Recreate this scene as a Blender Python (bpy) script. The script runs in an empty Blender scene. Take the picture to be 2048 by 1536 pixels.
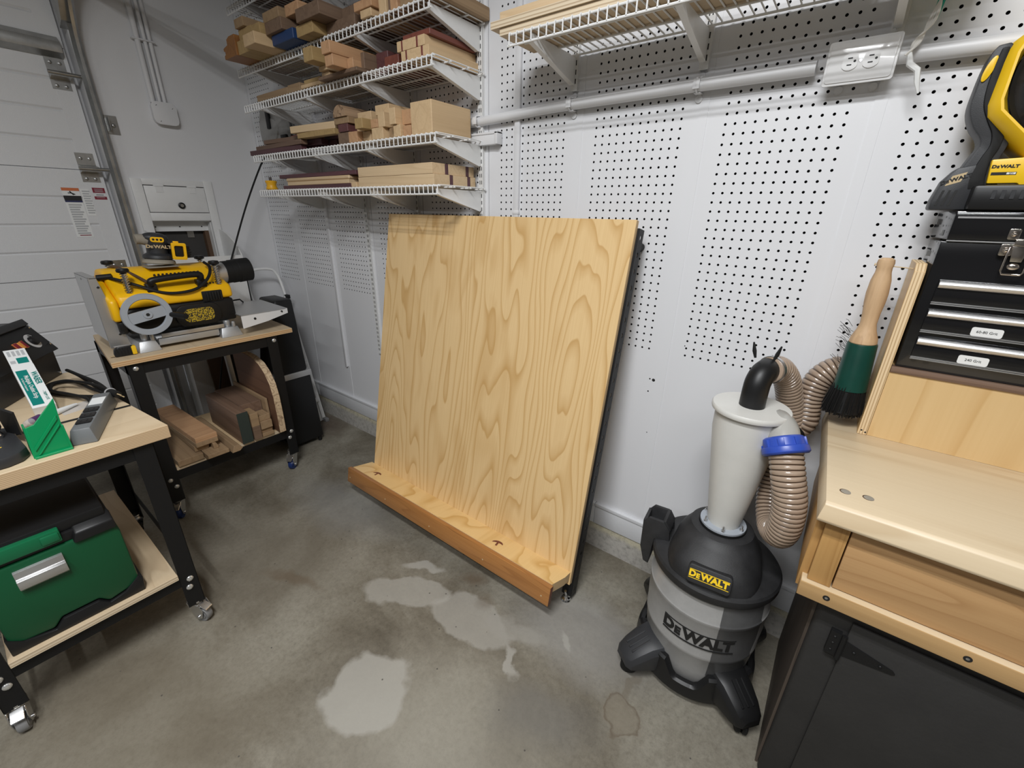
# Garage workshop corner: pegboard wall, wire shelves of lumber, leaning plywood work panel, shop vacuum, bench and carts
import bpy, bmesh, math, random
from mathutils import Matrix, Vector
random.seed(11)
S = bpy.context.scene
C = S.collection
PI = math.pi

# ------------------------------------------------------------------ camera, world, lamps, exposure
cam = bpy.data.cameras.new('camera')
cam.sensor_width = 36.0
cam.lens = 855.125 / 2048 * 36
cam.clip_start = 0.02
camo = bpy.data.objects.new('camera', cam)
C.objects.link(camo)
YAW, PITCH, ROLL = 0.647117345, 0.381073441, 0.0176814285
CAM = Vector((0.77842569, -1.47254761, 1.41136244))
fwd = Vector((-math.sin(YAW) * math.cos(PITCH), math.cos(YAW) * math.cos(PITCH), -math.sin(PITCH)))
rgt = Vector((math.cos(YAW), math.sin(YAW), 0))
upv = rgt.cross(fwd)
r2 = rgt * math.cos(ROLL) + upv * math.sin(ROLL)
u2 = upv * math.cos(ROLL) - rgt * math.sin(ROLL)
m = Matrix((r2, u2, -fwd)).transposed().to_4x4()
m.translation = CAM
camo.matrix_world = m
S.camera = camo

S.view_settings.view_transform = 'Standard'
S.view_settings.look = 'None'
S.view_settings.gamma = 1.0
S.view_settings.use_curve_mapping = False
S.view_settings.exposure = -0.12

w = bpy.data.worlds.new('room_world')
S.world = w
w.use_nodes = True
w.node_tree.nodes['Background'].inputs[0].default_value = (0.9, 0.95, 1.0, 1)
w.node_tree.nodes['Background'].inputs[1].default_value = 0.15


def tube_lamp(name, loc, length, power, width=0.06, col=(0.97, 0.985, 1.0)):
    l = bpy.data.lights.new(name, 'AREA')
    l.shape = 'RECTANGLE'
    l.size = length
    l.size_y = width
    l.energy = power
    l.color = col
    o = bpy.data.objects.new(name, l)
    o.location = loc
    C.objects.link(o)
    return o


tube_lamp('ceiling_tube_lamp', (0.55, -1.62, 2.76), 0.9, 27)
tube_lamp('ceiling_tube_lamp', (0.55, -1.74, 2.76), 0.9, 27)
tube_lamp('ceiling_tube_lamp', (0.5, -2.35, 2.76), 0.9, 27)
tube_lamp('ceiling_tube_lamp', (1.6, -2.5, 2.76), 1.2, 17)
tube_lamp('ceiling_tube_lamp', (0.2, -3.6, 2.76), 1.2, 23)


# ------------------------------------------------------------------ materials
def _new(name):
    mt = bpy.data.materials.new(name)
    mt.use_nodes = True
    nt = mt.node_tree
    return mt, nt, nt.nodes['Principled BSDF']


def N(nt, kind, **kw):
    n = nt.nodes.new(kind)
    for k, v in kw.items():
        if k.startswith('i_'):
            k2 = k[2:]
            n.inputs[int(k2) if k2.isdigit() else k2].default_value = v
        else:
            setattr(n, k, v)
    return n


def ramp(nt, stops, interp='LINEAR'):
    r = nt.nodes.new('ShaderNodeValToRGB')
    r.color_ramp.interpolation = interp
    e = r.color_ramp.elements
    while len(e) < len(stops):
        e.new(0.5)
    for k, (p, c) in enumerate(stops):
        e[k].position = p
        e[k].color = (c[0], c[1], c[2], 1)
    return r


def plain(name, col, rough=0.5, metal=0.0, spec=0.5, bump=0.0, bscale=300, vary=0.0, coat=0.0, trans=0.0, alpha=1.0):
    mt, nt, b = _new(name)
    b.inputs['Base Color'].default_value = (*col, 1)
    b.inputs['Roughness'].default_value = rough
    b.inputs['Metallic'].default_value = metal
    b.inputs['Specular IOR Level'].default_value = spec
    b.inputs['Coat Weight'].default_value = coat
    b.inputs['Transmission Weight'].default_value = trans
    b.inputs['Alpha'].default_value = alpha
    if bump or vary:
        tc = N(nt, 'ShaderNodeTexCoord')
        no = N(nt, 'ShaderNodeTexNoise', i_Scale=bscale, i_Detail=4.0)
        nt.links.new(tc.outputs['Object'], no.inputs['Vector'])
        if bump:
            bp = N(nt, 'ShaderNodeBump', i_Strength=bump, i_Distance=0.002)
            nt.links.new(no.outputs['Fac'], bp.inputs['Height'])
            nt.links.new(bp.outputs['Normal'], b.inputs['Normal'])
        if vary:
            n2 = N(nt, 'ShaderNodeTexNoise', i_Scale=9.0, i_Detail=5.0, i_Roughness=0.65)
            nt.links.new(tc.outputs['Object'], n2.inputs['Vector'])
            lo = tuple(c * (1 - vary) for c in col)
            hi = tuple(min(1, c * (1 + vary)) for c in col)
            r = ramp(nt, [(0.3, lo), (0.7, hi)])
            nt.links.new(n2.outputs['Fac'], r.inputs['Fac'])
            nt.links.new(r.outputs['Color'], b.inputs['Base Color'])
    return mt


def wood(name, light, dark, axis=1, freq=9.0, across=5.0, along=0.45, line=0.5, rough=0.5, fine=0.35, coat=0.0, seed=0.0, rand=True, blotch=0.0):
    """grain = contour lines of a noise stretched along one axis, plus fine fibres"""
    mt, nt, b = _new(name)
    L = nt.links.new
    tc = N(nt, 'ShaderNodeTexCoord')
    vec = tc.outputs['Object']
    if rand:
        oi = N(nt, 'ShaderNodeObjectInfo')
        ml = N(nt, 'ShaderNodeVectorMath', operation='MULTIPLY_ADD')
        L(oi.outputs['Random'], ml.inputs[0])
        ml.inputs[1].default_value = (13.7, 7.3, 21.1)
        L(vec, ml.inputs[2])
        vec = ml.outputs[0]
    sc = [across] * 3
    sc[axis] = along
    mp = N(nt, 'ShaderNodeMapping')
    mp.inputs['Scale'].default_value = sc
    mp.inputs['Location'].default_value = (seed, seed * 1.7, seed * 0.6)
    L(vec, mp.inputs['Vector'])
    n1 = N(nt, 'ShaderNodeTexNoise', i_Scale=1.0, i_Detail=2.5, i_Roughness=0.45, i_Distortion=0.15)
    L(mp.outputs[0], n1.inputs['Vector'])
    mu = N(nt, 'ShaderNodeMath', operation='MULTIPLY', i_1=freq)
    L(n1.outputs['Fac'], mu.inputs[0])
    fr = N(nt, 'ShaderNodeMath', operation='FRACT')
    L(mu.outputs[0], fr.inputs[0])
    mid = tuple(light[k] * (1 - line * .45) + dark[k] * line * .45 for k in range(3))
    lin = tuple(light[k] * (1 - line) + dark[k] * line for k in range(3))
    r = ramp(nt, [(0.0, light), (0.55, light), (0.8, mid), (0.95, lin), (1.0, light)])
    L(fr.outputs[0], r.inputs['Fac'])
    sf = [160.0] * 3
    sf[axis] = 3.0
    mp2 = N(nt, 'ShaderNodeMapping')
    mp2.inputs['Scale'].default_value = sf
    L(vec, mp2.inputs['Vector'])
    n2 = N(nt, 'ShaderNodeTexNoise', i_Scale=1.0, i_Detail=3.0)
    L(mp2.outputs[0], n2.inputs['Vector'])
    mr = N(nt, 'ShaderNodeMapRange')
    mr.inputs['From Min'].default_value = 0.35
    mr.inputs['From Max'].default_value = 0.7
    mr.inputs['To Max'].default_value = fine
    L(n2.outputs['Fac'], mr.inputs['Value'])
    mx = N(nt, 'ShaderNodeMix', data_type='RGBA')
    L(mr.outputs[0], mx.inputs['Factor'])
    L(r.outputs['Color'], mx.inputs['A'])
    mx.inputs['B'].default_value = (*[light[k] * .35 + dark[k] * .65 for k in range(3)], 1)
    out = mx.outputs['Result']
    if blotch:
        s3 = [6.0] * 3
        s3[axis] = 1.4
        mp3 = N(nt, 'ShaderNodeMapping')
        mp3.inputs['Scale'].default_value = s3
        L(vec, mp3.inputs['Vector'])
        n3 = N(nt, 'ShaderNodeTexNoise', i_Scale=1.0, i_Detail=3.0, i_Distortion=0.8)
        L(mp3.outputs[0], n3.inputs['Vector'])
        r3 = ramp(nt, [(0.56, (0, 0, 0)), (0.64, (blotch,) * 3)])
        L(n3.outputs['Fac'], r3.inputs['Fac'])
        m3 = N(nt, 'ShaderNodeMix', data_type='RGBA')
        L(r3.outputs['Color'], m3.inputs['Factor'])
        L(out, m3.inputs['A'])
        m3.inputs['B'].default_value = (*dark, 1)
        out = m3.outputs['Result']
    L(out, b.inputs['Base Color'])
    b.inputs['Roughness'].default_value = rough
    b.inputs['Coat Weight'].default_value = coat
    bp = N(nt, 'ShaderNodeBump', i_Strength=0.12, i_Distance=0.0006)
    L(n2.outputs['Fac'], bp.inputs['Height'])
    L(bp.outputs['Normal'], b.inputs['Normal'])
    return mt


def plyedge(name, axis=2, pitch=0.0048, c1=(0.62, 0.45, 0.27), c2=(0.33, 0.21, 0.11)):
    """laminated veneers seen on a cut edge, stacked along one axis"""
    mt, nt, b = _new(name)
    L = nt.links.new
    tc = N(nt, 'ShaderNodeTexCoord')
    sp = N(nt, 'ShaderNodeSeparateXYZ')
    no = N(nt, 'ShaderNodeTexNoise', i_Scale=7.0, i_Detail=2.0)
    L(tc.outputs['Object'], no.inputs['Vector'])
    L(tc.outputs['Object'], sp.inputs[0])
    a = N(nt, 'ShaderNodeMath', operation='MULTIPLY_ADD', i_1=0.0025)
    L(no.outputs['Fac'], a.inputs[0])
    L(sp.outputs[axis], a.inputs[2])
    d = N(nt, 'ShaderNodeMath', operation='DIVIDE', i_1=pitch)
    L(a.outputs[0], d.inputs[0])
    f = N(nt, 'ShaderNodeMath', operation='FRACT')
    L(d.outputs[0], f.inputs[0])
    r = ramp(nt, [(0.0, c1), (0.45, c1), (0.6, tuple((c1[k] + c2[k]) / 2 for k in range(3))), (0.85, c2), (0.95, c1)])
    L(f.outputs[0], r.inputs['Fac'])
    L(r.outputs['Color'], b.inputs['Base Color'])
    b.inputs['Roughness'].default_value = 0.7
    return mt


M = {}
M['wall'] = plain('white_wall_paint', (0.74, 0.74, 0.75), 0.55, bump=0.15, bscale=140)
M['peg'] = plain('white_pegboard_paint', (0.76, 0.765, 0.785), 0.42, bump=0.05, bscale=260)
M['hole'] = plain('dark_cavity', (0.012, 0.012, 0.012), 0.9)  # near-black stands in for the shade inside and behind the peg holes
M['trimw'] = plain('white_trim_paint', (0.74, 0.75, 0.77), 0.5, bump=0.2, bscale=60)
M['ceil'] = plain('ceiling_white', (0.36, 0.355, 0.35), 0.8)  # unseen ceiling, kept dark grey to cut bounced light under the shelves
M['farwall'] = plain('far_wall_grey', (0.17, 0.165, 0.16), 0.8)
M['wire'] = plain('white_vinyl_wire', (0.82, 0.82, 0.81), 0.35)
M['whitemetal'] = plain('white_enamel', (0.78, 0.78, 0.77), 0.38, vary=0.04)
M['dialring'] = plain('dial_scale_silver', (0.55, 0.55, 0.55), 0.4)
M['pvc'] = plain('painted_conduit', (0.75, 0.755, 0.77), 0.4)
M['plate'] = plain('white_plastic', (0.80, 0.80, 0.80), 0.16, coat=0.3)
M['slot'] = plain('slot_black', (0.01, 0.01, 0.01), 0.6)
M['doorp'] = plain('garage_door_panel', (0.70, 0.705, 0.715), 0.55, bump=0.35, bscale=420)
M['galv'] = plain('galvanised_steel', (0.42, 0.42, 0.41), 0.34, metal=0.9, vary=0.25)
M['chrome'] = plain('bright_steel', (0.75, 0.75, 0.75), 0.16, metal=1.0)
M['brush'] = plain('brushed_aluminium', (0.62, 0.62, 0.62), 0.38, metal=0.85, bump=0.1)
M['alu'] = plain('cast_aluminium', (0.55, 0.56, 0.57), 0.42, metal=0.75, bump=0.25, bscale=500)
M['blackm'] = plain('black_powder_coat', (0.007, 0.007, 0.0075), 0.5, spec=0.35, bump=0.15, bscale=900)
M['blackp'] = plain('black_plastic', (0.009, 0.009, 0.0095), 0.42, spec=0.4)
M['blackr'] = plain('black_rubber', (0.008, 0.008, 0.008), 0.6, spec=0.35)
M['darkp'] = plain('charcoal_plastic', (0.03, 0.031, 0.034), 0.48, bump=0.15, bscale=700)
M['dustp'] = plain('dusty_black_plastic', (0.021, 0.021, 0.022), 0.55, vary=0.5, bump=0.15, bscale=400)
M['yel'] = plain('tool_yellow', (0.97, 0.53, 0.005), 0.38, vary=0.05)
M['yelfan'] = plain('fan_yellow', (0.88, 0.55, 0.015), 0.35)
M['yellogo'] = plain('logo_yellow', (0.93, 0.62, 0.02), 0.45)
M['yelplug'] = plain('plug_yellow', (0.86, 0.45, 0.02), 0.4)
M['grn'] = plain('green_plastic_bright', (0.0, 0.27, 0.09), 0.38, bump=0.12, bscale=250)
M['grnbox'] = plain('toolbox_green', (0.002, 0.075, 0.026), 0.42, bump=0.12, bscale=800)
M['grnlatch'] = plain('toolbox_latch_green', (0.004, 0.13, 0.05), 0.4)
M['grnbr'] = plain('dark_green_paint', (0.003, 0.05, 0.035), 0.35, vary=0.2)
M['bluep'] = plain('blue_plastic', (0.03, 0.075, 0.42), 0.35)
M['bluebox'] = plain('blue_paint', (0.014, 0.045, 0.14), 0.5)
M['bluewheel'] = plain('blue_wheel', (0.01, 0.03, 0.14), 0.4)
M['greywheel'] = plain('grey_wheel', (0.22, 0.22, 0.22), 0.5)
M['zinc'] = plain('zinc_plate', (0.62, 0.62, 0.62), 0.26, metal=0.95)
M['boltm'] = plain('bolt_head', (0.72, 0.72, 0.70), 0.22, metal=0.7)
M['gstrip'] = plain('grey_enamel_box', (0.16, 0.17, 0.175), 0.42, bump=0.08)
M['paper'] = plain('paper_white', (0.80, 0.81, 0.80), 0.6)
M['papergrey'] = plain('print_grey', (0.45, 0.46, 0.47), 0.7)
M['teal'] = plain('print_teal', (0.0, 0.20, 0.17), 0.5)
M['red'] = plain('print_dark_red', (0.22, 0.012, 0.03), 0.5)
M['orange'] = plain('print_orange', (0.60, 0.16, 0.05), 0.5)
M['navy'] = plain('print_navy', (0.015, 0.02, 0.09), 0.5)
M['ink'] = plain('print_black', (0.01, 0.01, 0.01), 0.6)  # for print and small marks; also the painted shade of the flap gap
M['tank'] = plain('grey_tank_plastic', (0.33, 0.325, 0.315), 0.30, vary=0.14, bump=0.05)
M['cyc'] = plain('cloudy_cyclone_plastic', (0.66, 0.65, 0.61), 0.38, vary=0.05)
M['hose'] = plain('dusty_clear_hose', (0.36, 0.27, 0.20), 0.2, vary=0.12, coat=0.3)
M['hoserib'] = plain('hose_spiral_brown', (0.07, 0.042, 0.026), 0.3)
M['gasket'] = plain('grey_flange', (0.36, 0.39, 0.43), 0.45)
M['smoke'] = plain('tinted_plastic', (0.40, 0.39, 0.36), 0.25)
M['cabgrey'] = plain('dark_grey_cabinet_paint', (0.023, 0.022, 0.021), 0.65, vary=0.12, bump=0.25, bscale=90)
M['cabside'] = wood('stained_cabinet_side', (0.085, 0.065, 0.05), (0.02, 0.014, 0.011), axis=2, freq=12, across=7, rough=0.6, rand=False)
M['tboxblack'] = plain('gloss_black_enamel', (0.008, 0.008, 0.009), 0.12, coat=0.4)
M['tboxside'] = plain('black_enamel_side', (0.03, 0.031, 0.035), 0.18, coat=0.6)
M['nickel'] = plain('nickel_plate', (0.80, 0.74, 0.68), 0.14, metal=1.0)
M['dirt'] = plain('grey_dust', (0.30, 0.27, 0.22), 0.9, vary=0.2)
M['stonewht'] = plain('white_liner', (0.72, 0.73, 0.74), 0.5)
M['gold'] = plain('pale_print_gold', (0.55, 0.42, 0.24), 0.5)
M['amber'] = plain('rocker_amber', (0.75, 0.30, 0.06), 0.35)
M['clear'] = plain('clear_film', (0.85, 0.85, 0.86), 0.15, alpha=0.35)
M['steelblade'] = plain('fan_guard_wire', (0.35, 0.25, 0.15), 0.4, metal=0.4)
M['tealrope'] = plain('teal_cord', (0.02, 0.33, 0.25), 0.7)
M['whiterope'] = plain('white_string', (0.75, 0.73, 0.69), 0.8)
M['darkvoid'] = plain('dark_grey_panel', (0.05, 0.046, 0.043), 0.8)
M['brownfr'] = plain('brown_trim', (0.10, 0.055, 0.03), 0.6)
# timbers
M['pine'] = wood('pine_plywood_face', (0.78, 0.56, 0.30), (0.55, 0.31, 0.10), axis=2, freq=19, across=2.3, along=0.33, line=0.75, fine=0.22, rough=0.42, rand=False, seed=3.1, blotch=0.35)
M['pineledge'] = wood('pine_ledge_face', (0.80, 0.55, 0.26), (0.55, 0.28, 0.06), axis=0, freq=13, across=9, along=2.2, line=0.75, fine=0.15, rough=0.38, rand=False, seed=8.4, blotch=0.3)
M['cherry'] = wood('amber_hardwood_strip', (0.43, 0.19, 0.055), (0.24, 0.09, 0.022), axis=0, freq=8, across=14, along=1.0, line=0.5, fine=0.4, rough=0.35, coat=0.2, rand=False)
M['cherryend'] = plain('amber_end_grain', (0.16, 0.05, 0.025), 0.5)
M['inlay'] = plain('dark_red_inlay', (0.17, 0.05, 0.03), 0.4)
M['bench'] = wood('pale_bench_top', (0.68, 0.55, 0.37), (0.52, 0.375, 0.215), axis=0, freq=5, across=8, along=0.5, line=0.5, fine=0.25, rough=0.4, rand=False)
M['alder'] = wood('drawer_alder', (0.50, 0.30, 0.135), (0.34, 0.175, 0.065), axis=0, freq=14, across=7, along=1.0, line=0.55, fine=0.35, rough=0.45, rand=False, seed=2.0)
M['alderv'] = wood('upright_alder', (0.50, 0.285, 0.10), (0.35, 0.175, 0.05), axis=2, freq=10, across=14, along=0.6, line=0.6, fine=0.35, rough=0.45, rand=False)
M['alderp'] = wood('rail_alder', (0.50, 0.315, 0.14), (0.32, 0.18, 0.07), axis=0, freq=6, across=14, along=0.6, line=0.4, fine=0.45, rough=0.5, rand=False)
M['riser'] = wood('riser_plywood', (0.70, 0.49, 0.24), (0.54, 0.315, 0.11), axis=2, freq=6, across=5, along=0.8, line=0.5, fine=0.18, rough=0.42, rand=False, seed=5.0, blotch=0.4)
M['plyface'] = wood('birch_plywood_face', (0.60, 0.47, 0.31), (0.46, 0.33, 0.20), axis=0, freq=6, across=6, along=0.6, line=0.45, fine=0.25, rough=0.6, rand=False)
M['plyfacey'] = wood('pine_shelf_face', (0.66, 0.49, 0.29), (0.50, 0.33, 0.16), axis=1, freq=6, across=5, along=0.6, line=0.5, fine=0.25, rough=0.6, rand=False)
M['edgez'] = plyedge('plywood_edge_stacked')
M['edgez2'] = plyedge('plywood_edge_pale', pitch=0.0095, c1=(0.72, 0.60, 0.43), c2=(0.42, 0.30, 0.18))
M['edgezo'] = plyedge('plywood_edge_orange', pitch=0.0085, c1=(0.66, 0.46, 0.25), c2=(0.42, 0.18, 0.06))
M['edgex'] = plyedge('plywood_edge_upright', axis=0, pitch=0.006, c1=(0.74, 0.56, 0.34), c2=(0.40, 0.25, 0.11))
M['walnut'] = wood('walnut', (0.20, 0.125, 0.085), (0.10, 0.055, 0.035), axis=0, freq=7, across=12, rough=0.55)
M['walnuty'] = wood('walnut_offcut', (0.20, 0.13, 0.085), (0.11, 0.066, 0.042), axis=1, freq=6, across=14, rough=0.65)
M['oak'] = wood('oak_offcut', (0.35, 0.235, 0.13), (0.22, 0.14, 0.075), axis=1, freq=6, across=14, rough=0.65)
M['oakx'] = wood('oak_board', (0.36, 0.245, 0.14), (0.24, 0.15, 0.08), axis=0, freq=6, across=14, rough=0.65)
M['maple'] = wood('maple_offcut', (0.66, 0.475, 0.275), (0.47, 0.31, 0.165), axis=1, freq=6, across=12, line=0.4, rough=0.6)
M['maplex'] = wood('maple_board', (0.70, 0.525, 0.325), (0.50, 0.34, 0.18), axis=0, freq=8, across=12, line=0.4, rough=0.6)
M['tan'] = wood('yellow_tan_offcut', (0.43, 0.295, 0.13), (0.30, 0.19, 0.075), axis=1, freq=6, across=12, rough=0.65)
M['pinkch'] = wood('pink_cherry_offcut', (0.55, 0.325, 0.175), (0.38, 0.20, 0.10), axis=1, freq=6, across=12, rough=0.6)
M['purple'] = wood('purpleheart_strip', (0.115, 0.045, 0.055), (0.05, 0.018, 0.022), axis=0, freq=6, across=16, rough=0.5)
M['purpley'] = wood('purpleheart_offcut', (0.13, 0.05, 0.05), (0.055, 0.018, 0.02), axis=1, freq=6, across=16, rough=0.5)
M['padauk'] = wood('red_padauk', (0.21, 0.065, 0.045), (0.10, 0.025, 0.02), axis=1, freq=6, across=16, rough=0.5)
M['amberw'] = wood('amber_moulding', (0.30, 0.13, 0.035), (0.16, 0.06, 0.016), axis=1, freq=6, across=16, rough=0.5)
M['bark'] = wood('striped_zebra_wood', (0.42, 0.28, 0.17), (0.10, 0.055, 0.03), axis=1, freq=12, across=16, line=0.9, rough=0.7)
M['live'] = wood('brown_slab_face', (0.17, 0.085, 0.048), (0.09, 0.04, 0.022), axis=0, freq=5, across=8, rough=0.55)
M['liveedge'] = wood('pale_slab_rim', (0.66, 0.50, 0.32), (0.20, 0.11, 0.06), axis=0, freq=7, across=16, along=14, line=0.8, rough=0.6)
M['handle'] = wood('worn_beech_handle', (0.62, 0.42, 0.24), (0.30, 0.16, 0.08), axis=2, freq=4, across=16, line=0.3, rough=0.55, rand=False, blotch=0.35)
M['darkgreen'] = plain('green_sealed_end', (0.028, 0.040, 0.034), 0.6)


# ------------------------------------------------------------------ mesh builder
def rotz(a):
    return Matrix.Rotation(a, 4, 'Z')


def frame(o, x, y, z):
    mm = Matrix((Vector(x), Vector(y), Vector(z))).transposed().to_4x4()
    mm.translation = Vector(o)
    return mm


class MB:
    def __init__(self):
        self.v, self.f, self.m = [], [], []

    def add(self, vs, fs, m=0, T=None):
        n = len(self.v)
        self.v += [tuple(T @ Vector(p)) if T is not None else tuple(p) for p in vs]
        self.f += [tuple(i + n for i in f) for f in fs]
        self.m += [m] * len(fs) if isinstance(m, int) else list(m)
        return self

    def box(self, x0, x1, y0, y1, z0, z1, m=0, T=None):
        """faces in order -z +z -y +x +y -x"""
        vs = [(x0, y0, z0), (x1, y0, z0), (x1, y1, z0), (x0, y1, z0), (x0, y0, z1), (x1, y0, z1), (x1, y1, z1), (x0, y1, z1)]
        fs = [(0, 3, 2, 1), (4, 5, 6, 7), (0, 1, 5, 4), (1, 2, 6, 5), (2, 3, 7, 6), (3, 0, 4, 7)]
        return self.add(vs, fs, m, T)

    def cbox(self, c, s, m=0, R=None):
        T = Matrix.Translation(Vector(c)) @ (R if R is not None else Matrix())
        return self.box(-s[0] / 2, s[0] / 2, -s[1] / 2, s[1] / 2, -s[2] / 2, s[2] / 2, m, T)

    def quadbox(self, bot, top, m=0):
        """8 corners: two rings of four"""
        return self.add(list(bot) + list(top), [(0, 3, 2, 1), (4, 5, 6, 7), (0, 1, 5, 4), (1, 2, 6, 5), (2, 3, 7, 6), (3, 0, 4, 7)], m)

    def prism(self, poly, h0, h1, m=0, T=None, ms=None):
        """polygon in local xy, extruded along local z"""
        n = len(poly)
        a = sum(poly[i][0] * poly[(i + 1) % n][1] - poly[(i + 1) % n][0] * poly[i][1] for i in range(n))
        if a < 0:
            poly = poly[::-1]
        vs = [(p[0], p[1], h0) for p in poly] + [(p[0], p[1], h1) for p in poly]
        fs = [tuple(range(n))[::-1], tuple(range(n, 2 * n))] + [(i, (i + 1) % n, n + (i + 1) % n, n + i) for i in range(n)]
        mm = m if ms is None else [m, m] + [ms] * n
        return self.add(vs, fs, mm, T)

    def lathe(self, prof, n=24, T=None, m=0, cap=True):
        vs, fs = [], []
        for r, z in prof:
            vs += [(r * math.cos(2 * PI * k / n), r * math.sin(2 * PI * k / n), z) for k in range(n)]
        for i in range(len(prof) - 1):
            for k in range(n):
                k2 = (k + 1) % n
                fs.append((i * n + k, i * n + k2, (i + 1) * n + k2, (i + 1) * n + k))
        if cap:
            fs.append(tuple(range(n))[::-1])
            fs.append(tuple((len(prof) - 1) * n + k for k in range(n)))
        return self.add(vs, fs, m, T)

    def cyl(self, p0, p1, r, r1=None, n=16, m=0):
        p0, p1 = Vector(p0), Vector(p1)
        d = p1 - p0
        q = d.to_track_quat('Z', 'Y').to_matrix().to_4x4()
        q.translation = p0
        return self.lathe([(r, 0), (r if r1 is None else r1, d.length)], n, q, m)

    def tube(self, path, r, n=8, m=0, closed=False, radii=None, cap=True):
        P_ = [Vector(p) for p in path]
        k = len(P_)
        tang = []
        for i in range(k):
            a = P_[i - 1] if (i > 0 or closed) else P_[0]
            b = P_[(i + 1) % k] if (i < k - 1 or closed) else P_[-1]
            t = (b - a)
            tang.append(t.normalized() if t.length > 1e-9 else Vector((0, 0, 1)))
        ref = Vector((0, 0, 1)) if abs(tang[0].z) < 0.9 else Vector((1, 0, 0))
        u = tang[0].cross(ref).normalized()
        vs, fs = [], []
        for i in range(k):
            u = (u - tang[i] * u.dot(tang[i])).normalized()
            v = tang[i].cross(u)
            rr = radii[i] if radii else r
            vs += [tuple(P_[i] + u * rr * math.cos(2 * PI * j / n) + v * rr * math.sin(2 * PI * j / n)) for j in range(n)]
        for i in range(k if closed else k - 1):
            i2 = (i + 1) % k
            for j in range(n):
                j2 = (j + 1) % n
                fs.append((i * n + j, i * n + j2, i2 * n + j2, i2 * n + j))
        if cap and not closed:
            fs.append(tuple(range(n))[::-1])
            fs.append(tuple((k - 1) * n + j for j in range(n)))
        return self.add(vs, fs, m)

    def sphere(self, c, r, m=0, n=14, T=None):
        if not isinstance(r, (tuple, list)):
            r = (r, r, r)
        h = n // 2
        vs = [(0, 0, -1)]
        for i in range(1, h):
            a = -PI / 2 + PI * i / h
            vs += [(math.cos(a) * math.cos(2 * PI * k / n), math.cos(a) * math.sin(2 * PI * k / n), math.sin(a)) for k in range(n)]
        vs.append((0, 0, 1))
        fs = [(0, 1 + (k + 1) % n, 1 + k) for k in range(n)]
        for i in range(h - 2):
            for k in range(n):
                k2 = (k + 1) % n
                fs.append((1 + i * n + k, 1 + i * n + k2, 1 + (i + 1) * n + k2, 1 + (i + 1) * n + k))
        t = len(vs) - 1
        b0 = 1 + (h - 2) * n
        fs += [(b0 + k, b0 + (k + 1) % n, t) for k in range(n)]
        vs = [(c[0] + p[0] * r[0], c[1] + p[1] * r[1], c[2] + p[2] * r[2]) for p in vs]
        return self.add(vs, fs, m, T)

    def torus(self, T, R, r, n=32, k=10, m=0, a0=0, a1=2 * PI):
        full = abs(a1 - a0 - 2 * PI) < 1e-6
        cnt = n if full else n + 1
        path = [tuple(T @ Vector((R * math.cos(a0 + (a1 - a0) * i / n), R * math.sin(a0 + (a1 - a0) * i / n), 0))) for i in range(cnt)]
        return self.tube(path, r, k, m, closed=full)


def smooth_path(pts, sub=8):
    """Catmull-Rom through the points"""
    P_ = [Vector(p) for p in pts]
    P_ = [P_[0] * 2 - P_[1]] + P_ + [P_[-1] * 2 - P_[-2]]
    out = []
    for i in range(1, len(P_) - 2):
        a, b, c, d = P_[i - 1:i + 3]
        for k in range(sub):
            t = k / sub
            out.append(0.5 * ((2 * b) + (c - a) * t + (2 * a - 5 * b + 4 * c - d) * t * t + (3 * b - a - 3 * c + d) * t ** 3))
    out.append(P_[-2])
    return [tuple(p) for p in out]


def rrect(w_, h_, r, n=5, cx=0, cy=0):
    out = []
    for (sx, sy, a) in ((1, 1, 0), (-1, 1, PI / 2), (-1, -1, PI), (1, -1, 1.5 * PI)):
        for k in range(n + 1):
            t = a + PI / 2 * k / n
            out.append((cx + sx * (w_ / 2 - r) + r * math.cos(t), cy + sy * (h_ / 2 - r) + r * math.sin(t)))
    return out


ROOT = {}


def finish(o, bevel=0.0, seg=2, ang=32):
    me = o.data
    bm = bmesh.new()
    bm.from_mesh(me)
    bmesh.ops.recalc_face_normals(bm, faces=bm.faces)
    if bevel > 0:
        es = [e for e in bm.edges if len(e.link_faces) == 2 and e.calc_face_angle() > 0.5]
        bmesh.ops.bevel(bm, geom=es, offset=bevel, segments=seg, affect='EDGES', clamp_overlap=True, profile=0.5)
    lim = math.radians(ang)
    for f in bm.faces:
        f.smooth = True
    for e in bm.edges:
        if len(e.link_faces) == 2 and e.calc_face_angle() > lim:
            e.smooth = False
    bm.to_mesh(me)
    bm.free()


def put(name, mb, mats, parent=None, bevel=0.0, seg=2, ang=32, base=None, label=None):
    """ONE mesh object from world-space geometry; local to its thing's base"""
    if not isinstance(mats, (list, tuple)):
        mats = [mats]
    if parent is not None:
        Rm = ROOT[parent.name]
    else:
        Rm = base if base is not None else Matrix()
        if not isinstance(Rm, Matrix):
            Rm = Matrix.Translation(Vector(Rm))
    inv = Rm.inverted()
    me = bpy.data.meshes.new(name)
    me.from_pydata([tuple(inv @ Vector(p)) for p in mb.v], [], mb.f)
    for k in mats:
        me.materials.append(M[k] if isinstance(k, str) else k)
    for p, mi in zip(me.polygons, mb.m):
        p.material_index = mi
    o = bpy.data.objects.new(name, me)
    C.objects.link(o)
    if parent is not None:
        o.parent = parent
    else:
        o.matrix_world = Rm
    ROOT[o.name] = Rm
    finish(o, bevel, seg, ang)
    if label:
        o['label'] = label
    return o


def tag(o, label, cat, group=None):
    o['label'] = label
    o['category'] = cat
    if group:
        o['group'] = group
    return o


def struct(o):
    o['kind'] = 'structure'
    return o


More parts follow.
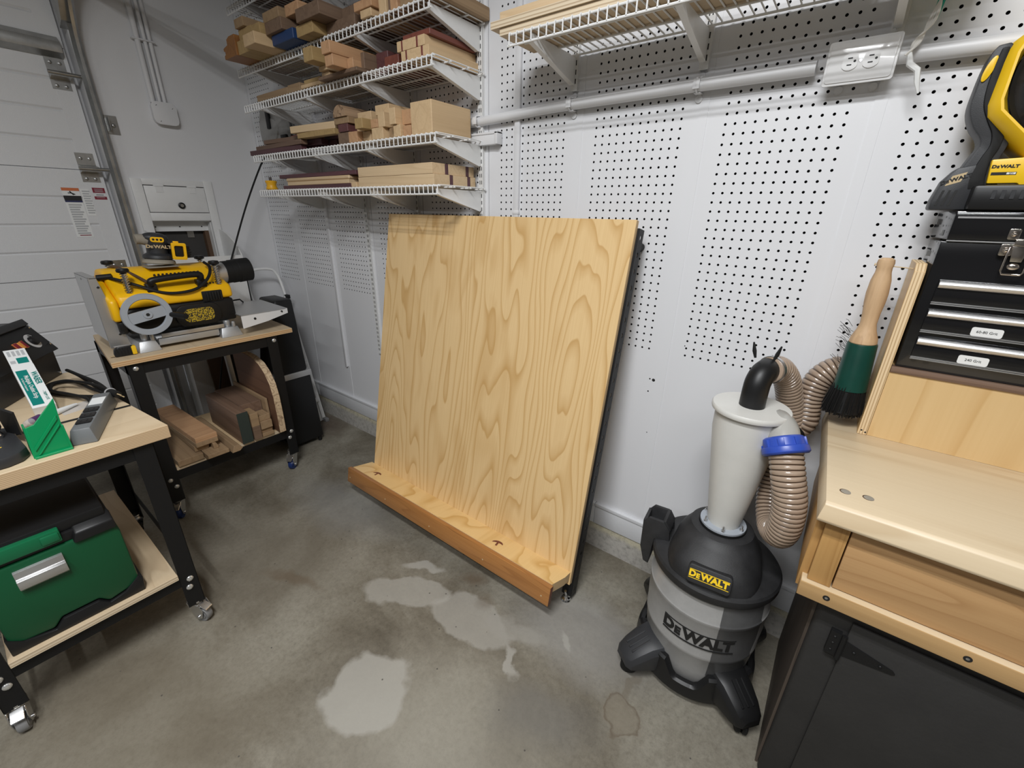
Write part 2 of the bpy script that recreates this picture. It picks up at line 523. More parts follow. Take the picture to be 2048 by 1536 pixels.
def thing(name, label, cat, loc=(0, 0, 0), rz=0.0, group=None):
    o = bpy.data.objects.new(name, None)
    o.empty_display_size = 0.05
    C.objects.link(o)
    Rm = Matrix.Translation(Vector(loc)) @ rotz(rz)
    o.matrix_world = Rm
    ROOT[o.name] = Rm
    return tag(o, label, cat, group)


def text_geo(body, size, thick=0.0006, weight=0.0, align='CENTER', shear=0.0):
    cu = bpy.data.curves.new('lettering', 'FONT')
    cu.body = body
    cu.size = size
    cu.extrude = thick / 2
    cu.offset = weight * size
    cu.align_x = align
    cu.align_y = 'CENTER'
    cu.resolution_u = 3
    cu.shear = shear
    o = bpy.data.objects.new('lettering', cu)
    C.objects.link(o)
    dg = bpy.context.evaluated_depsgraph_get()
    me = bpy.data.meshes.new_from_object(o.evaluated_get(dg))
    vs = [tuple(v.co) for v in me.vertices]
    fs = [tuple(p.vertices) for p in me.polygons]
    bpy.data.objects.remove(o)
    bpy.data.curves.remove(cu)
    bpy.data.meshes.remove(me)
    return vs, fs


def add_text(mb, body, size, T, m=0, thick=0.0008, weight=0.0, align='CENTER', fn=None, sx=1.0, shear=0.0):
    vs, fs = text_geo(body, size, thick, weight, align, shear)
    vs = [(a * sx, b, c) for a, b, c in vs]
    if fn:
        mb.add([fn(p) for p in vs], fs, m)
    else:
        mb.add(vs, fs, m, T)
    return mb


def logo(mb, height, T, m=0, fn=None, bars=False, mbar=None, thick=0.0008, wide=1.25):
    """the maker's wordmark: big D, small E, big WALT in heavy letters, optional rules above and below"""
    sz = height / 0.70
    parts = [('D', 1.0, 0.0), ('E', 0.74, 0.0), ('WALT', 1.0, 0.0)]
    x = 0
    geo = []
    for s, k, _ in parts:
        vs, fs = text_geo(s, sz * k, thick, 0.05, 'LEFT')
        x0 = min(p[0] for p in vs)
        y0 = min(p[1] for p in vs)
        wd = max(p[0] for p in vs) - x0
        geo.append(([((p[0] - x0) * wide + x, p[1] - y0, p[2]) for p in vs], fs))
        x += wd * wide + sz * 0.05
    for vs, fs in geo:
        vs = [(p[0] - x / 2, p[1] - height / 2, p[2]) for p in vs]
        mb.add([fn(p) for p in vs] if fn else vs, fs, m, None if fn else T)
    if bars:
        for s in (1, -1):
            yb = s * height * 0.72
            seg = 12
            for i in range(seg):
                xa = -x / 2 + x * i / seg
                xb = -x / 2 + x * (i + 1) / seg
                h = height * 0.045
                vs = [(xa, yb - h, -thick / 2), (xb, yb - h, -thick / 2), (xb, yb + h, -thick / 2), (xa, yb + h, -thick / 2),
                      (xa, yb - h, thick / 2), (xb, yb - h, thick / 2), (xb, yb + h, thick / 2), (xa, yb + h, thick / 2)]
                fs = [(0, 3, 2, 1), (4, 5, 6, 7), (0, 1, 5, 4), (1, 2, 6, 5), (2, 3, 7, 6), (3, 0, 4, 7)]
                mb.add([fn(p) for p in vs] if fn else vs, fs, m if mbar is None else mbar, None if fn else T)
    return x
# ------------------------------------------------------------------ the room shell
def floor_material():
    mt, nt, b = _new('stained_concrete')
    L = nt.links.new
    tc = N(nt, 'ShaderNodeTexCoord')
    pos = tc.outputs['Object']
    n1 = N(nt, 'ShaderNodeTexNoise', i_Scale=2.2, i_Detail=8.0, i_Roughness=0.62, i_Distortion=0.4)
    L(pos, n1.inputs['Vector'])
    r1 = ramp(nt, [(0.28, (0.095, 0.080, 0.058)), (0.44, (0.175, 0.156, 0.120)), (0.56, (0.245, 0.226, 0.182)), (0.72, (0.30, 0.28, 0.232))])
    L(n1.outputs['Fac'], r1.inputs['Fac'])
    n2 = N(nt, 'ShaderNodeTexNoise', i_Scale=60.0, i_Detail=9.0, i_Roughness=0.82)
    L(pos, n2.inputs['Vector'])
    r2_ = ramp(nt, [(0.28, (0.55, 0.53, 0.50)), (0.5, (1, 1, 1)), (0.72, (1.3, 1.3, 1.3))])
    L(n2.outputs['Fac'], r2_.inputs['Fac'])
    mu = N(nt, 'ShaderNodeMix', data_type='RGBA', blend_type='MULTIPLY')
    mu.inputs['Factor'].default_value = 0.8
    L(r1.outputs['Color'], mu.inputs['A'])
    L(r2_.outputs['Color'], mu.inputs['B'])
    col = mu.outputs['Result']
    nd = N(nt, 'ShaderNodeTexNoise', i_Scale=7.0, i_Detail=5.0)
    L(pos, nd.inputs['Vector'])
    wob = N(nt, 'ShaderNodeVectorMath', operation='MULTIPLY_ADD')
    L(nd.outputs['Color'], wob.inputs[0])
    wob.inputs[1].default_value = (0.14, 0.14, 0)
    wob.inputs[2].default_value = (-0.07, -0.07, 0)
    wp = N(nt, 'ShaderNodeVectorMath', operation='ADD')
    L(pos, wp.inputs[0])
    L(wob.outputs[0], wp.inputs[1])

    def blob(col, c, r, ang, tint, amt, soft=0.12, ring=False):
        mp = N(nt, 'ShaderNodeMapping', vector_type='TEXTURE')
        mp.inputs['Location'].default_value = (c[0], c[1], 0)
        mp.inputs['Rotation'].default_value = (0, 0, ang)
        mp.inputs['Scale'].default_value = (r[0], r[1], 1)
        L(wp.outputs[0], mp.inputs['Vector'])
        ln = N(nt, 'ShaderNodeVectorMath', operation='LENGTH')
        L(mp.outputs[0], ln.inputs[0])
        if ring:
            rr = ramp(nt, [(0.80, (0, 0, 0)), (0.93, (amt,) * 3), (1.0, (0, 0, 0))])
        else:
            rr = ramp(nt, [(max(0, 0.95 - soft), (amt,) * 3), (0.95, (0, 0, 0))])
        L(ln.outputs['Value'], rr.inputs['Fac'])
        mx = N(nt, 'ShaderNodeMix', data_type='RGBA')
        L(rr.outputs['Color'], mx.inputs['Factor'])
        L(col, mx.inputs['A'])
        mx.inputs['B'].default_value = (*tint, 1)
        return mx.outputs['Result']
    pale = (0.40, 0.385, 0.345)
    brown = (0.13, 0.095, 0.062)
    dark = (0.15, 0.145, 0.135)
    col = blob(col, (-0.95, -0.95), (0.55, 0.40), 0.3, (0.165, 0.145, 0.112), 0.5, 0.6)
    col = blob(col, (0.15, -1.0), (0.5, 0.4), 0.3, (0.32, 0.30, 0.25), 0.45, 0.7)
    col = blob(col, (-1.0, -0.55), (0.5, 0.2), 0.1, (0.25, 0.25, 0.24), 0.5, 0.6)
    col = blob(col, (0.32, -0.42), (0.35, 0.22), 0.0, (0.30, 0.29, 0.275), 0.55, 0.5)
    col = blob(col, (-0.115, -1.02), (0.15, 0.135), 0.6, pale, 0.75)
    col = blob(col, (-0.31, -0.70), (0.18, 0.085), 0.55, pale, 0.6)
    col = blob(col, (-0.02, -0.63), (0.20, 0.10), 0.1, pale, 0.6)
    col = blob(col, (0.19, -0.67), (0.075, 0.014), -0.85, pale, 0.7, 0.4)
    col = blob(col, (0.30, -0.50), (0.06, 0.013), -0.7, pale, 0.6, 0.4)
    col = blob(col, (0.12, -0.57), (0.13, 0.055), 0.3, (0.33, 0.315, 0.28), 0.6, 0.3)
    col = blob(col, (-0.36, -0.57), (0.11, 0.028), 0.5, pale, 0.7, 0.3)
    col = blob(col, (-0.14, -0.49), (0.075, 0.045), 0.3, brown, 0.75, 0.7)
    col = blob(col, (-0.04, -0.545), (0.05, 0.05), 0.0, brown, 0.4, 0.6)
    col = blob(col, (0.36, -0.75), (0.22, 0.12), 0.4, dark, 0.45, 0.6)
    col = blob(col, (-0.72, -0.96), (0.20, 0.03), 0.35, brown, 0.6, 0.6)
    col = blob(col, (0.545, -0.60), (0.065, 0.075), 0.0, (0.20, 0.17, 0.125), 0.6, 0.3)
    col = blob(col, (0.545, -0.60), (0.055, 0.065), 0.0, (0.09, 0.058, 0.034), 0.5, ring=True)
    col = blob(col, (0.562, -0.50), (0.018, 0.06), 0.1, (0.17, 0.145, 0.11), 0.6, 0.3)
    col = blob(col, (-0.55, -1.5), (0.6, 0.45), 0.2, (0.165, 0.14, 0.100), 0.55, 0.6)
    col = blob(col, (-1.95, -0.1), (0.35, 0.14), 0.0, (0.11, 0.075, 0.06), 0.6, 0.7)
    vo = N(nt, 'ShaderNodeTexVoronoi', i_Scale=17.0)
    L(pos, vo.inputs['Vector'])
    rv = ramp(nt, [(0.0, (0.85,) * 3), (0.035, (0.85,) * 3), (0.06, (0, 0, 0))])
    L(vo.outputs['Distance'], rv.inputs['Fac'])
    ms = N(nt, 'ShaderNodeMix', data_type='RGBA')
    L(rv.outputs['Color'], ms.inputs['Factor'])
    L(col, ms.inputs['A'])
    ms.inputs['B'].default_value = (0.06, 0.055, 0.05, 1)
    L(ms.outputs['Result'], b.inputs['Base Color'])
    b.inputs['Roughness'].default_value = 0.62
    b.inputs['Specular IOR Level'].default_value = 0.35
    bp = N(nt, 'ShaderNodeBump', i_Strength=0.25, i_Distance=0.004)
    L(n2.outputs['Fac'], bp.inputs['Height'])
    L(bp.outputs['Normal'], b.inputs['Normal'])
    return mt


def curb_material():
    mt, nt, b = _new('stem_wall_concrete')
    L = nt.links.new
    tc = N(nt, 'ShaderNodeTexCoord')
    n1 = N(nt, 'ShaderNodeTexNoise', i_Scale=9.0, i_Detail=8.0, i_Roughness=0.7)
    L(tc.outputs['Object'], n1.inputs['Vector'])
    sp = N(nt, 'ShaderNodeSeparateXYZ')
    L(tc.outputs['Object'], sp.inputs[0])
    a = N(nt, 'ShaderNodeMath', operation='MULTIPLY_ADD', i_1=0.05)
    L(n1.outputs['Fac'], a.inputs[0])
    L(sp.outputs[2], a.inputs[2])
    r = ramp(nt, [(0.0, (0.30, 0.28, 0.25)), (0.03, (0.44, 0.42, 0.39)), (0.115, (0.46, 0.44, 0.40)), (0.135, (0.56, 0.52, 0.39)), (0.2, (0.58, 0.54, 0.42))])
    L(a.outputs[0], r.inputs['Fac'])
    n2 = N(nt, 'ShaderNodeTexNoise', i_Scale=50.0, i_Detail=5.0, i_Roughness=0.7)
    L(tc.outputs['Object'], n2.inputs['Vector'])
    r2_ = ramp(nt, [(0.28, (0.55, 0.54, 0.52)), (0.5, (1, 1, 1)), (0.72, (1.2, 1.2, 1.18))])
    L(n2.outputs['Fac'], r2_.inputs['Fac'])
    mu = N(nt, 'ShaderNodeMix', data_type='RGBA', blend_type='MULTIPLY')
    mu.inputs['Factor'].default_value = 0.8
    L(r.outputs['Color'], mu.inputs['A'])
    L(r2_.outputs['Color'], mu.inputs['B'])
    L(mu.outputs['Result'], b.inputs['Base Color'])
    b.inputs['Roughness'].default_value = 0.85
    bp = N(nt, 'ShaderNodeBump', i_Strength=0.4, i_Distance=0.004)
    L(n2.outputs['Fac'], bp.inputs['Height'])
    L(bp.outputs['Normal'], b.inputs['Normal'])
    return mt


M['floor'] = floor_material()
M['curb'] = curb_material()
XL, XR, YF, ZC = -2.42, 3.2, -5.2, 2.85
struct(put('floor', MB().box(XL - 0.2, XR + 0.2, YF - 0.2, 0.2, -0.08, 0), 'floor'))
struct(put('ceiling', MB().box(XL - 0.2, XR + 0.2, YF - 0.2, 0.2, ZC, ZC + 0.08), 'ceil'))
struct(put('wall_right', MB().box(XR, XR + 0.1, YF, 0.15, 0, ZC), 'farwall'))
struct(put('wall_front', MB().box(XL - 0.2, XR + 0.1, YF - 0.1, YF, 0, ZC), 'farwall'))
# left wall: solid round the pet hatch opening, jamb next to the garage door
HY0, HY1, HZ0, HZ1 = -0.700, -0.325, 0.30, 1.545      # hole for the hatch frame
wl = MB()
wl.box(XL - 0.12, XL, HY1, 0.10, 0, ZC)
wl.box(XL - 0.12, XL, -0.775, HY0, 0, ZC)
wl.box(XL - 0.12, XL, HY0, HY1, HZ1, ZC)
wl.box(XL - 0.12, XL, HY0, HY1, 0, HZ0)
wl.box(XL - 0.2, XL - 0.09, YF, -0.775, 2.32, ZC)
wl.box(XL - 0.16, XL - 0.10, -0.86, -0.775, 0, 2.32)
struct(put('wall_left', wl, 'wall'))
# back wall: slab painted near-black as cavity shade, behind a skin of 16 inch pegboard panels
bw = struct(put('wall_back', MB().box(XL - 0.1, XR + 0.1, 0.009, 0.13, 0, ZC), 'hole'))
PW, S0, PI_ = 0.4055, -0.065, 0.0254
ZB0, ZB1, ZH = 0.237, ZC, 0.967


def peg_panel(w0, w1, h0, ncol):
    """front skin with real round holes (10-gon) and their bores; x from w0 to w1, first hole column at h0"""
    vs, fs = [], []
    g = 0.0016
    n = 12
    R = 0.0036
    nrow = int((ZB1 - 0.03 - ZH) / PI_)
    xa, xb = h0 - PI_ / 2, h0 + (ncol - .5) * PI_
    za, zb = ZH - PI_ / 2, ZH + (nrow - .5) * PI_
    mb = MB()

    def quad(x0, x1, z0, z1):
        if x1 - x0 > 1e-5 and z1 - z0 > 1e-5:
            mb.add([(x0, 0, z0), (x1, 0, z0), (x1, 0, z1), (x0, 0, z1)], [(0, 1, 2, 3)])
    quad(w0 + g, w1 - g, ZB0, za)
    quad(w0 + g, w1 - g, zb, ZB1)
    quad(w0 + g, xa, za, zb)
    quad(xb, w1 - g, za, zb)
    mb.box(w0 + g, w0 + g + .0006, 0.0001, 0.007, ZB0, ZB1)
    mb.box(w1 - g - .0006, w1 - g, 0.0001, 0.007, ZB0, ZB1)
    H = PI_ / 2
    ring = [(H * max(-1, min(1, 1.42 * math.cos(2 * PI * k / n + PI / n * 0))), H * max(-1, min(1, 1.42 * math.sin(2 * PI * k / n)))) for k in range(n)]
    # square ring sampled at 30 degree steps, corners included
    sq = []
    for k in range(n):
        a = 2 * PI * k / n
        c_, s_ = math.cos(a), math.sin(a)
        q = max(abs(c_), abs(s_))
        sq.append((H * c_ / q, H * s_ / q))
    corners = {1: (H, H), 4: (-H, H), 7: (-H, -H), 10: (H, -H)}
    V, F, Mi = [], [], []
    for r_ in range(nrow):
        for c0 in range(ncol):
            cx, cz = h0 + c0 * PI_, ZH + r_ * PI_
            b0 = len(V)
            V += [(cx + R * math.cos(2 * PI * k / n), 0, cz + R * math.sin(2 * PI * k / n)) for k in range(n)]
            V += [(cx + p[0], 0, cz + p[1]) for p in sq]
            V += [(cx + R * math.cos(2 * PI * k / n), 0.0065, cz + R * math.sin(2 * PI * k / n)) for k in range(n)]
            cc = {}
            for k, p in corners.items():
                cc[k] = len(V)
                V.append((cx + p[0], 0, cz + p[1]))
            for k in range(n):
                k2 = (k + 1) % n
                if k in cc:
                    F.append((b0 + k, b0 + n + k, cc[k], b0 + n + k2, b0 + k2))
                else:
                    F.append((b0 + k, b0 + n + k, b0 + n + k2, b0 + k2))
                F.append((b0 + k, b0 + k2, b0 + 2 * n + k2, b0 + 2 * n + k))
                Mi += [0, 1]
    mb.add(V, F, Mi)
    return mb


def put_raw(name, mb, mats, parent):
    me = bpy.data.meshes.new(name)
    me.from_pydata(mb.v, [], mb.f)
    for k in mats:
        me.materials.append(M[k])
    for p, mi in zip(me.polygons, mb.m):
        p.material_index = mi
    o = bpy.data.objects.new(name, me)
    C.objects.link(o)
    o.parent = parent
    return o


p0 = put_raw('pegboard_panel', peg_panel(0, PW, 0.065, 12), ['peg', 'hole'], bw)
ks = list(range(-5, 8))
for i, k in enumerate(ks):
    o = p0 if i == 0 else p0.copy()
    if i:
        C.objects.link(o)
    o.location.x = S0 + k * PW
x5 = S0 - 5 * PW
put_raw('pegboard_panel', peg_panel(XL + 0.012, x5, x5 - 0.062 - 9 * PI_, 10), ['peg', 'hole'], bw)
# corner strip, skirting board over the stem wall, stem wall
cs = MB().box(XL, XL + 0.02, -0.004, 0.004, 0.137, ZC)
struct(put('trim_1', cs, 'trimw', bevel=0.001))
bb = MB()
for (a, b) in ((XL, -2.105), (-2.103, 0.143), (0.145, XR)):
    bb.box(a, b, -0.012, 0.009, 0.132, 0.236)
    bb.box(a, b, -0.016, 0.0, 0.222, 0.238)
struct(put('baseboard_back', bb, 'trimw', bevel=0.0015))
struct(put('trim_2', MB().box(XL, XR, -0.006, 0.01, 0, 0.134), 'curb'))
# white surface wire channels and slotted standards stay with the wall as trim
ch = MB()
ch.box(-0.336, -0.312, -0.013, 0, 0.95, ZC)
ch.box(-0.338, -0.310, -0.015, 0, 1.405, 1.42)
struct(put('trim_3', ch, 'peg', bevel=0.003))
ch = MB()
ch.prism([(-1.712, 0.45), (-1.700, 0.444), (-1.688, 0.45), (-1.688, ZC), (-1.712, ZC)], 0, 0.014, 0, frame((0, 0, 0), (1, 0, 0), (0, 0, 1), (0, -1, 0)))
struct(put('trim_4', ch, 'peg', bevel=0.003))
sv = MB()
for x in (S0, S0 - PW * 4, S0 + PW, S0 - 5 * PW, S0 + 2 * PW):
    sv.box(x - 0.0125, x + 0.0125, -0.0015, 0.0, 0.237, ZC)
struct(put('trim_5', sv, 'peg'))

# ------------------------------------------------------------------ garage door, track and hardware
DX = XL - 0.045
gd = thing('garage_door', 'white sectional garage door with grooved panels beside the vertical steel track', 'garage door', (DX, -2.0, 0))
seams = [0.0, 0.525, 1.052, 1.579, 2.106, 2.634]
for i in range(5):
    z0, z1 = seams[i] + 0.0015, min(seams[i + 1], 2.6) - 0.0015
    prof = [(z0, 0.0)]
    nrib = 4
    hh = (z1 - z0) / nrib
    for j in range(1, nrib):
        z = z0 + j * hh
        prof += [(z - 0.007, 0.0), (z - 0.001, -0.006), (z + 0.008, 0.0)]
    prof += [(z1, 0.0)]
    poly = [(x, z) for z, x in prof] + [(-0.04, z1), (-0.04, z0)]
    T = frame((DX, -0.80, 0), (1, 0, 0), (0, 0, 1), (0, -1, 0))
    mb = MB().prism(poly, 0.075, 2.9, 0, T)
    mb.box(DX - 0.04, DX + 0.0015, -0.875, -0.80, z0, z1)
    put('door_section', mb, 'doorp', gd, ang=8)
# stiffening strut across the door
T = frame((DX + 0.002, -0.815, 2.06), (1, 0, 0), (0, 0, 1), (0, -1, 0))
pr = [(0, 0), (0.0, 0.012), (0.03, 0.022), (0.034, 0.034), (0.034, 0.05), (0.03, 0.06), (0, 0.075), (0, 0.088), (0.002, 0.088), (0.034, 0.064), (0.037, 0.05), (0.037, 0.034), (0.034, 0.02), (0.003, 0.0)]
put('stiffening_strut', MB().prism(pr, 0, 2.8, 0, T), 'galv', gd)


def hinge(z, up):
    mb = MB()
    y0, y1 = -0.885, -0.815
    mb.box(DX, DX + 0.003, y0, y1, z + 0.012, z + 0.075)
    mb.box(DX, DX + 0.003, y0, y1, z - 0.06, z - 0.012)
    mb.quadbox([(DX + .003, y0, z - .02), (DX + .057, y0, z - .012), (DX + .057, y1, z - .012), (DX + .003, y1, z - .02)],
               [(DX + .003, y0, z + .02), (DX + .057, y0, z + .01), (DX + .057, y1, z + .01), (DX + .003, y1, z + .02)])
    mb.cyl((DX + 0.057, y0 - 0.01, z), (DX + 0.057, y1 + 0.045, z), 0.0085, n=12)
    for yy in (y0 + 0.018, y1 - 0.018):
        for zz in (z + 0.05, z - 0.045):
            mb.sphere((DX + 0.004, yy, zz), (0.004, 0.008, 0.008), n=10)
    put('roller_hinge', mb, 'galv', gd)


hinge(1.583, 1)
hinge(1.99, 1)
hinge(1.055, 1)
# stickers printed on the door
st = MB()
x = DX + 0.0008


def dbox(y0, y1, z0, z1, mi, lift=0.0):
    st.box(DX - 0.004, DX + 0.0012 + lift, y0, y1, z0, z1, mi)


dbox(-0.978, -0.912, 1.255, 1.492, 0)
dbox(-0.978, -0.912, 1.478, 1.492, 1, .0004)
dbox(-0.978, -0.912, 1.432, 1.455, 4, .0004)
dbox(-0.978, -0.912, 1.424, 1.432, 2, .0004)
st.tube([(DX + .002, -0.95, 1.476), (DX + .002, -0.945, 1.468), (DX + .002, -0.938, 1.460)], 0.003, 6, 4)
st.tube([(DX + .002, -0.958, 1.468), (DX + .002, -0.945, 1.468), (DX + .002, -0.932, 1.462)], 0.002, 6, 4)
for k in range(13):
    z = 1.412 - k * 0.0115
    dbox(-0.970, -0.920 - 0.006 * (k % 3), z - 0.0035, z + 0.0035, 3, .0005)
dbox(-0.965, -0.92, 1.262, 1.266, 5, .0005)
dbox(-0.908, -0.868, 1.36, 1.488, 0)
for k in range(10):
    z = 1.478 - k * 0.0115
    dbox(-0.903, -0.873 - 0.004 * (k % 2), z - 0.003, z + 0.003, 3, .0005)
dbox(-0.862, -0.808, 1.425, 1.499, 0)
dbox(-0.860, -0.810, 1.472, 1.497, 5, .0005)
dbox(-0.860, -0.810, 1.440, 1.455, 5, .0005)
dbox(-0.850, -0.820, 1.461, 1.464, 4, .0005)
for z in (1.490, 1.484, 1.478, 1.449):
    dbox(-0.852, -0.818, z - .001, z + .001, 3, .0008)
put('warning_stickers', st, ['paper', 'orange', 'navy', 'papergrey', 'ink', 'red'], gd)

tr = thing('garage_door_track', 'galvanised steel roller track rising and curving beside the white garage door', 'track', (XL + 0.05, -0.752, 0))
path = [(-2.375, 0.02), (-2.375, 1.0), (-2.375, 2.06)]
for k in range(1, 13):
    a = PI / 2 * k / 12
    path.append((-2.375 + 0.36 * (1 - math.cos(a)), 2.06 + 0.36 * math.sin(a)))
path.append((-0.3, 2.42))
prof = [(-0.024, 0.0), (-0.024, 0.020), (-0.014, 0.028), (0.016, 0.028), (0.024, 0.018), (0.024, 0.006), (0.0215, 0.006), (0.0215, 0.016), (0.015, 0.0255), (-0.013, 0.0255), (-0.0215, 0.019), (-0.0215, 0.0)]
mb = MB()
vs, fs = [], []
k_ = len(prof)
for i, (px, pz) in enumerate(path):
    a = path[max(0, i - 1)]
    b = path[min(len(path) - 1, i + 1)]
    t = Vector((b[0] - a[0], b[1] - a[1])).normalized()
    nrm = Vector((t.y, -t.x))
    for (n_, y_) in prof:
        vs.append((px + nrm.x * n_, -0.765 - 0.014 + y_, pz + nrm.y * n_))
for i in range(len(path) - 1):
    for j in range(k_):
        j2 = (j + 1) % k_
        fs.append((i * k_ + j, i * k_ + j2, (i + 1) * k_ + j2, (i + 1) * k_ + j))
mb.add(vs, fs)
put('channel', mb, 'galv', tr)
for z in (1.80,):
    b_ = MB()
    b_.box(XL, XL + 0.004, -0.735, -0.685, z - 0.045, z + 0.04)
    b_.box(XL, XL + 0.045, -0.729, -0.726, z - 0.03, z + 0.03)
    b_.sphere((XL + 0.006, -0.705, z - 0.005), (0.005, 0.010, 0.010), n=10)
    put('jamb_bracket', b_, 'galv', tr)
b_ = MB()
b_.quadbox([(XL + .0, -0.80, 2.18), (XL + .06, -0.80, 2.20), (XL + .06, -0.765, 2.20), (XL + .0, -0.765, 2.18)], [(XL + .0, -0.80, 2.34), (XL + .16, -0.80, 2.34), (XL + .16, -0.765, 2.34), (XL + .0, -0.765, 2.34)])
put('flag_bracket', b_, 'galv', tr)

# ------------------------------------------------------------------ pet hatch in the left wall
ph = thing('pet_hatch', 'white framed hatch with hinged flap and dark opening beside the garage track', 'hatch', (XL, -0.51, HZ0))
fr = MB()
X1 = XL + 0.012
fr.box(XL - 0.01, X1, -0.705, -0.655, 0.95, 1.552)
fr.box(XL - 0.01, X1, -0.358, -0.313, 0.95, 1.556)
fr.box(XL - 0.01, X1, -0.655, -0.358, 1.522, 1.554)
fr.box(XL - 0.01, X1, -0.655, -0.358, 1.335, 1.378)
put('frame', fr, 'whitemetal', ph, bevel=0.002)
put('flap_gap', MB().box(XL - 0.012, XL - 0.009, -0.656, -0.357, 1.377, 1.523), 'ink', ph)  # black backing put in to paint the shadow gap round the flap
fl = MB().box(XL - 0.008, X1 + 0.003, -0.652, -0.361, 1.381, 1.518)
fp = put('flap', fl, 'whitemetal', ph, bevel=0.0015)
for y in (-0.585, -0.425):
    h_ = MB().box(X1 + 0.002, X1 + 0.005, y - 0.024, y + 0.024, 1.517, 1.530).box(X1 + 0.002, X1 + 0.005, y - 0.017, y + 0.017, 1.485, 1.517)
    h_.cyl((X1 + .005, y - .018, 1.518), (X1 + .005, y + .018, 1.518), 0.003, n=8)
    put('hinge', h_, 'whitemetal', fp)
kn = MB()
T = frame((X1 + 0.003, -0.497, 1.418), (0, 1, 0), (0, 0, 1), (1, 0, 0))
kn.lathe([(0.012, 0), (0.017, 0.002), (0.017, 0.009), (0.011, 0.012)], 20, T)
kn.lathe([(0.0095, 0.010), (0.0085, 0.013)], 16, T, 1)
put('knob', kn, ['blackp', 'galv'], fp)
# lined opening under the flap
ln = MB()
ln.box(XL - 0.075, XL - 0.01, -0.655, -0.650, 0.95, 1.335)
ln.box(XL - 0.075, XL - 0.01, -0.363, -0.358, 0.95, 1.335)
ln.box(XL - 0.075, XL - 0.01, -0.650, -0.363, 1.328, 1.335)
ln.box(XL - 0.075, XL - 0.06, -0.650, -0.363, 1.275, 1.328)
for y in (-0.63, -0.51, -0.395):
    ln.cyl((XL - 0.061, y, 1.300), (XL - 0.0585, y, 1.300), 0.004, n=8, m=1)
put('lining', ln, ['whitemetal', 'ink'], ph)
dk = MB()
dk.box(XL - 0.115, XL - 0.10, -0.66, -0.35, 0.95, 1.28)
dk.box(XL - 0.10, XL - 0.06, -0.385, -0.360, 0.95, 1.276, 1)
put('dark_flap', dk, ['darkvoid', 'brownfr'], ph)
put('latch_plate', MB().box(XL - 0.098, XL - 0.094, -0.47, -0.435, 1.235, 1.272), 'galv', ph)
# white chute that stands out from the wall below the opening
sc = MB()
T = frame((0, -0.325, 0), (1, 0, 0), (0, 0, 1), (0, -1, 0))
XF = XL + 0.27
side = [(XL, 0.84), (XF, 0.84), (XF, 1.125), (XF - 0.008, 1.155), (XF - 0.03, 1.185), (XF - 0.075, 1.222), (XF - 0.15, 1.26), (XF - 0.22, 1.28), (XL, 1.288)]
sc.prism(side, 0, 0.006, 0, T)
sc.prism(side, 0.372, 0.378, 0, T)
sc.prism([(XF - 0.008, 0.84), (XF, 0.84), (XF, 1.148), (XF - 0.008, 1.148)], 0, 0.378, 0, T)
sc.box(XL, XF - .002, -0.710, -0.327, 0.84, 0.85)
sc.box(XL + 0.01, XL + 0.15, -0.700, -0.335, 0.10, 0.84)
put('chute', sc, 'whitemetal', ph, ang=20)

# ------------------------------------------------------------------ junction box with painted conduits on the left wall
jb = thing('junction_box', 'white square junction box with conduits rising above it on left wall', 'junction box', (XL, -0.47, 1.88))
j_ = MB().prism(rrect(0.108, 0.102, 0.02, 2, -0.471, 1.882), 0, 0.034, 0, frame((XL, 0, 0), (0, 1, 0), (0, 0, 1), (1, 0, 0)))
put('box', j_, 'wall', jb, bevel=0.003)
j_ = MB().prism(rrect(0.114, 0.108, 0.022, 2, -0.471, 1.882), 0.034, 0.039, 0, frame((XL, 0, 0), (0, 1, 0), (0, 0, 1), (1, 0, 0)))
for (a, b) in ((-.035, .035), (.037, .028), (-.03, -.04)):
    j_.cbox((XL + .0395, -0.471 + a, 1.882 + b), (0.002, 0.009, 0.004), 1, Matrix.Rotation(0.7, 4, 'X'))
put('cover', j_, ['wall', 'slot'], jb, bevel=0.0015)
for y, r in ((-0.510, 0.0125), (-0.478, 0.009), (-0.455, 0.009)):
    put('conduit', MB().tube([(XL + 0.016, y, 1.93), (XL + 0.016, y, 2.2), (XL + 0.016, y, ZC - 0.002)], r, 12), 'wall', jb)
put('strap', MB().box(XL, XL + 0.03, -0.535, -0.435, 2.205, 2.213), 'wall', jb, bevel=0.003)
# ------------------------------------------------------------------ wire shelves on slotted standards
YS = -0.272            # front lip of the shelves


def bracket(parent, x, z, drop=0.078):
    b_ = MB()
    # folded sheet bracket: web tapering to the front, thin flange on the lower edge
    web = [(0.0, z - 0.012), (YS + 0.008, z - 0.012), (YS + 0.008, z - 0.030), (-0.03, z - drop - 0.008), (0.0, z - drop - 0.008)]
    T = frame((x - 0.0022, 0, 0), (0, 1, 0), (0, 0, 1), (1, 0, 0))
    b_.prism(web, 0, 0.0044, 0, T)
    b_.quadbox([(x - .008, YS + .006, z - .033), (x + .008, YS + .006, z - .033), (x + .008, -.03, z - drop - .011), (x - .008, -.03, z - drop - .011)],
               [(x - .008, YS + .006, z - .030), (x + .008, YS + .006, z - .030), (x + .008, -.03, z - drop - .008), (x - .008, -.03, z - drop - .008)])
    b_.box(x - .006, x + .006, -.014, -.003, z - drop - .008, z - .006)
    put('shelf_bracket', b_, 'whitemetal', parent)


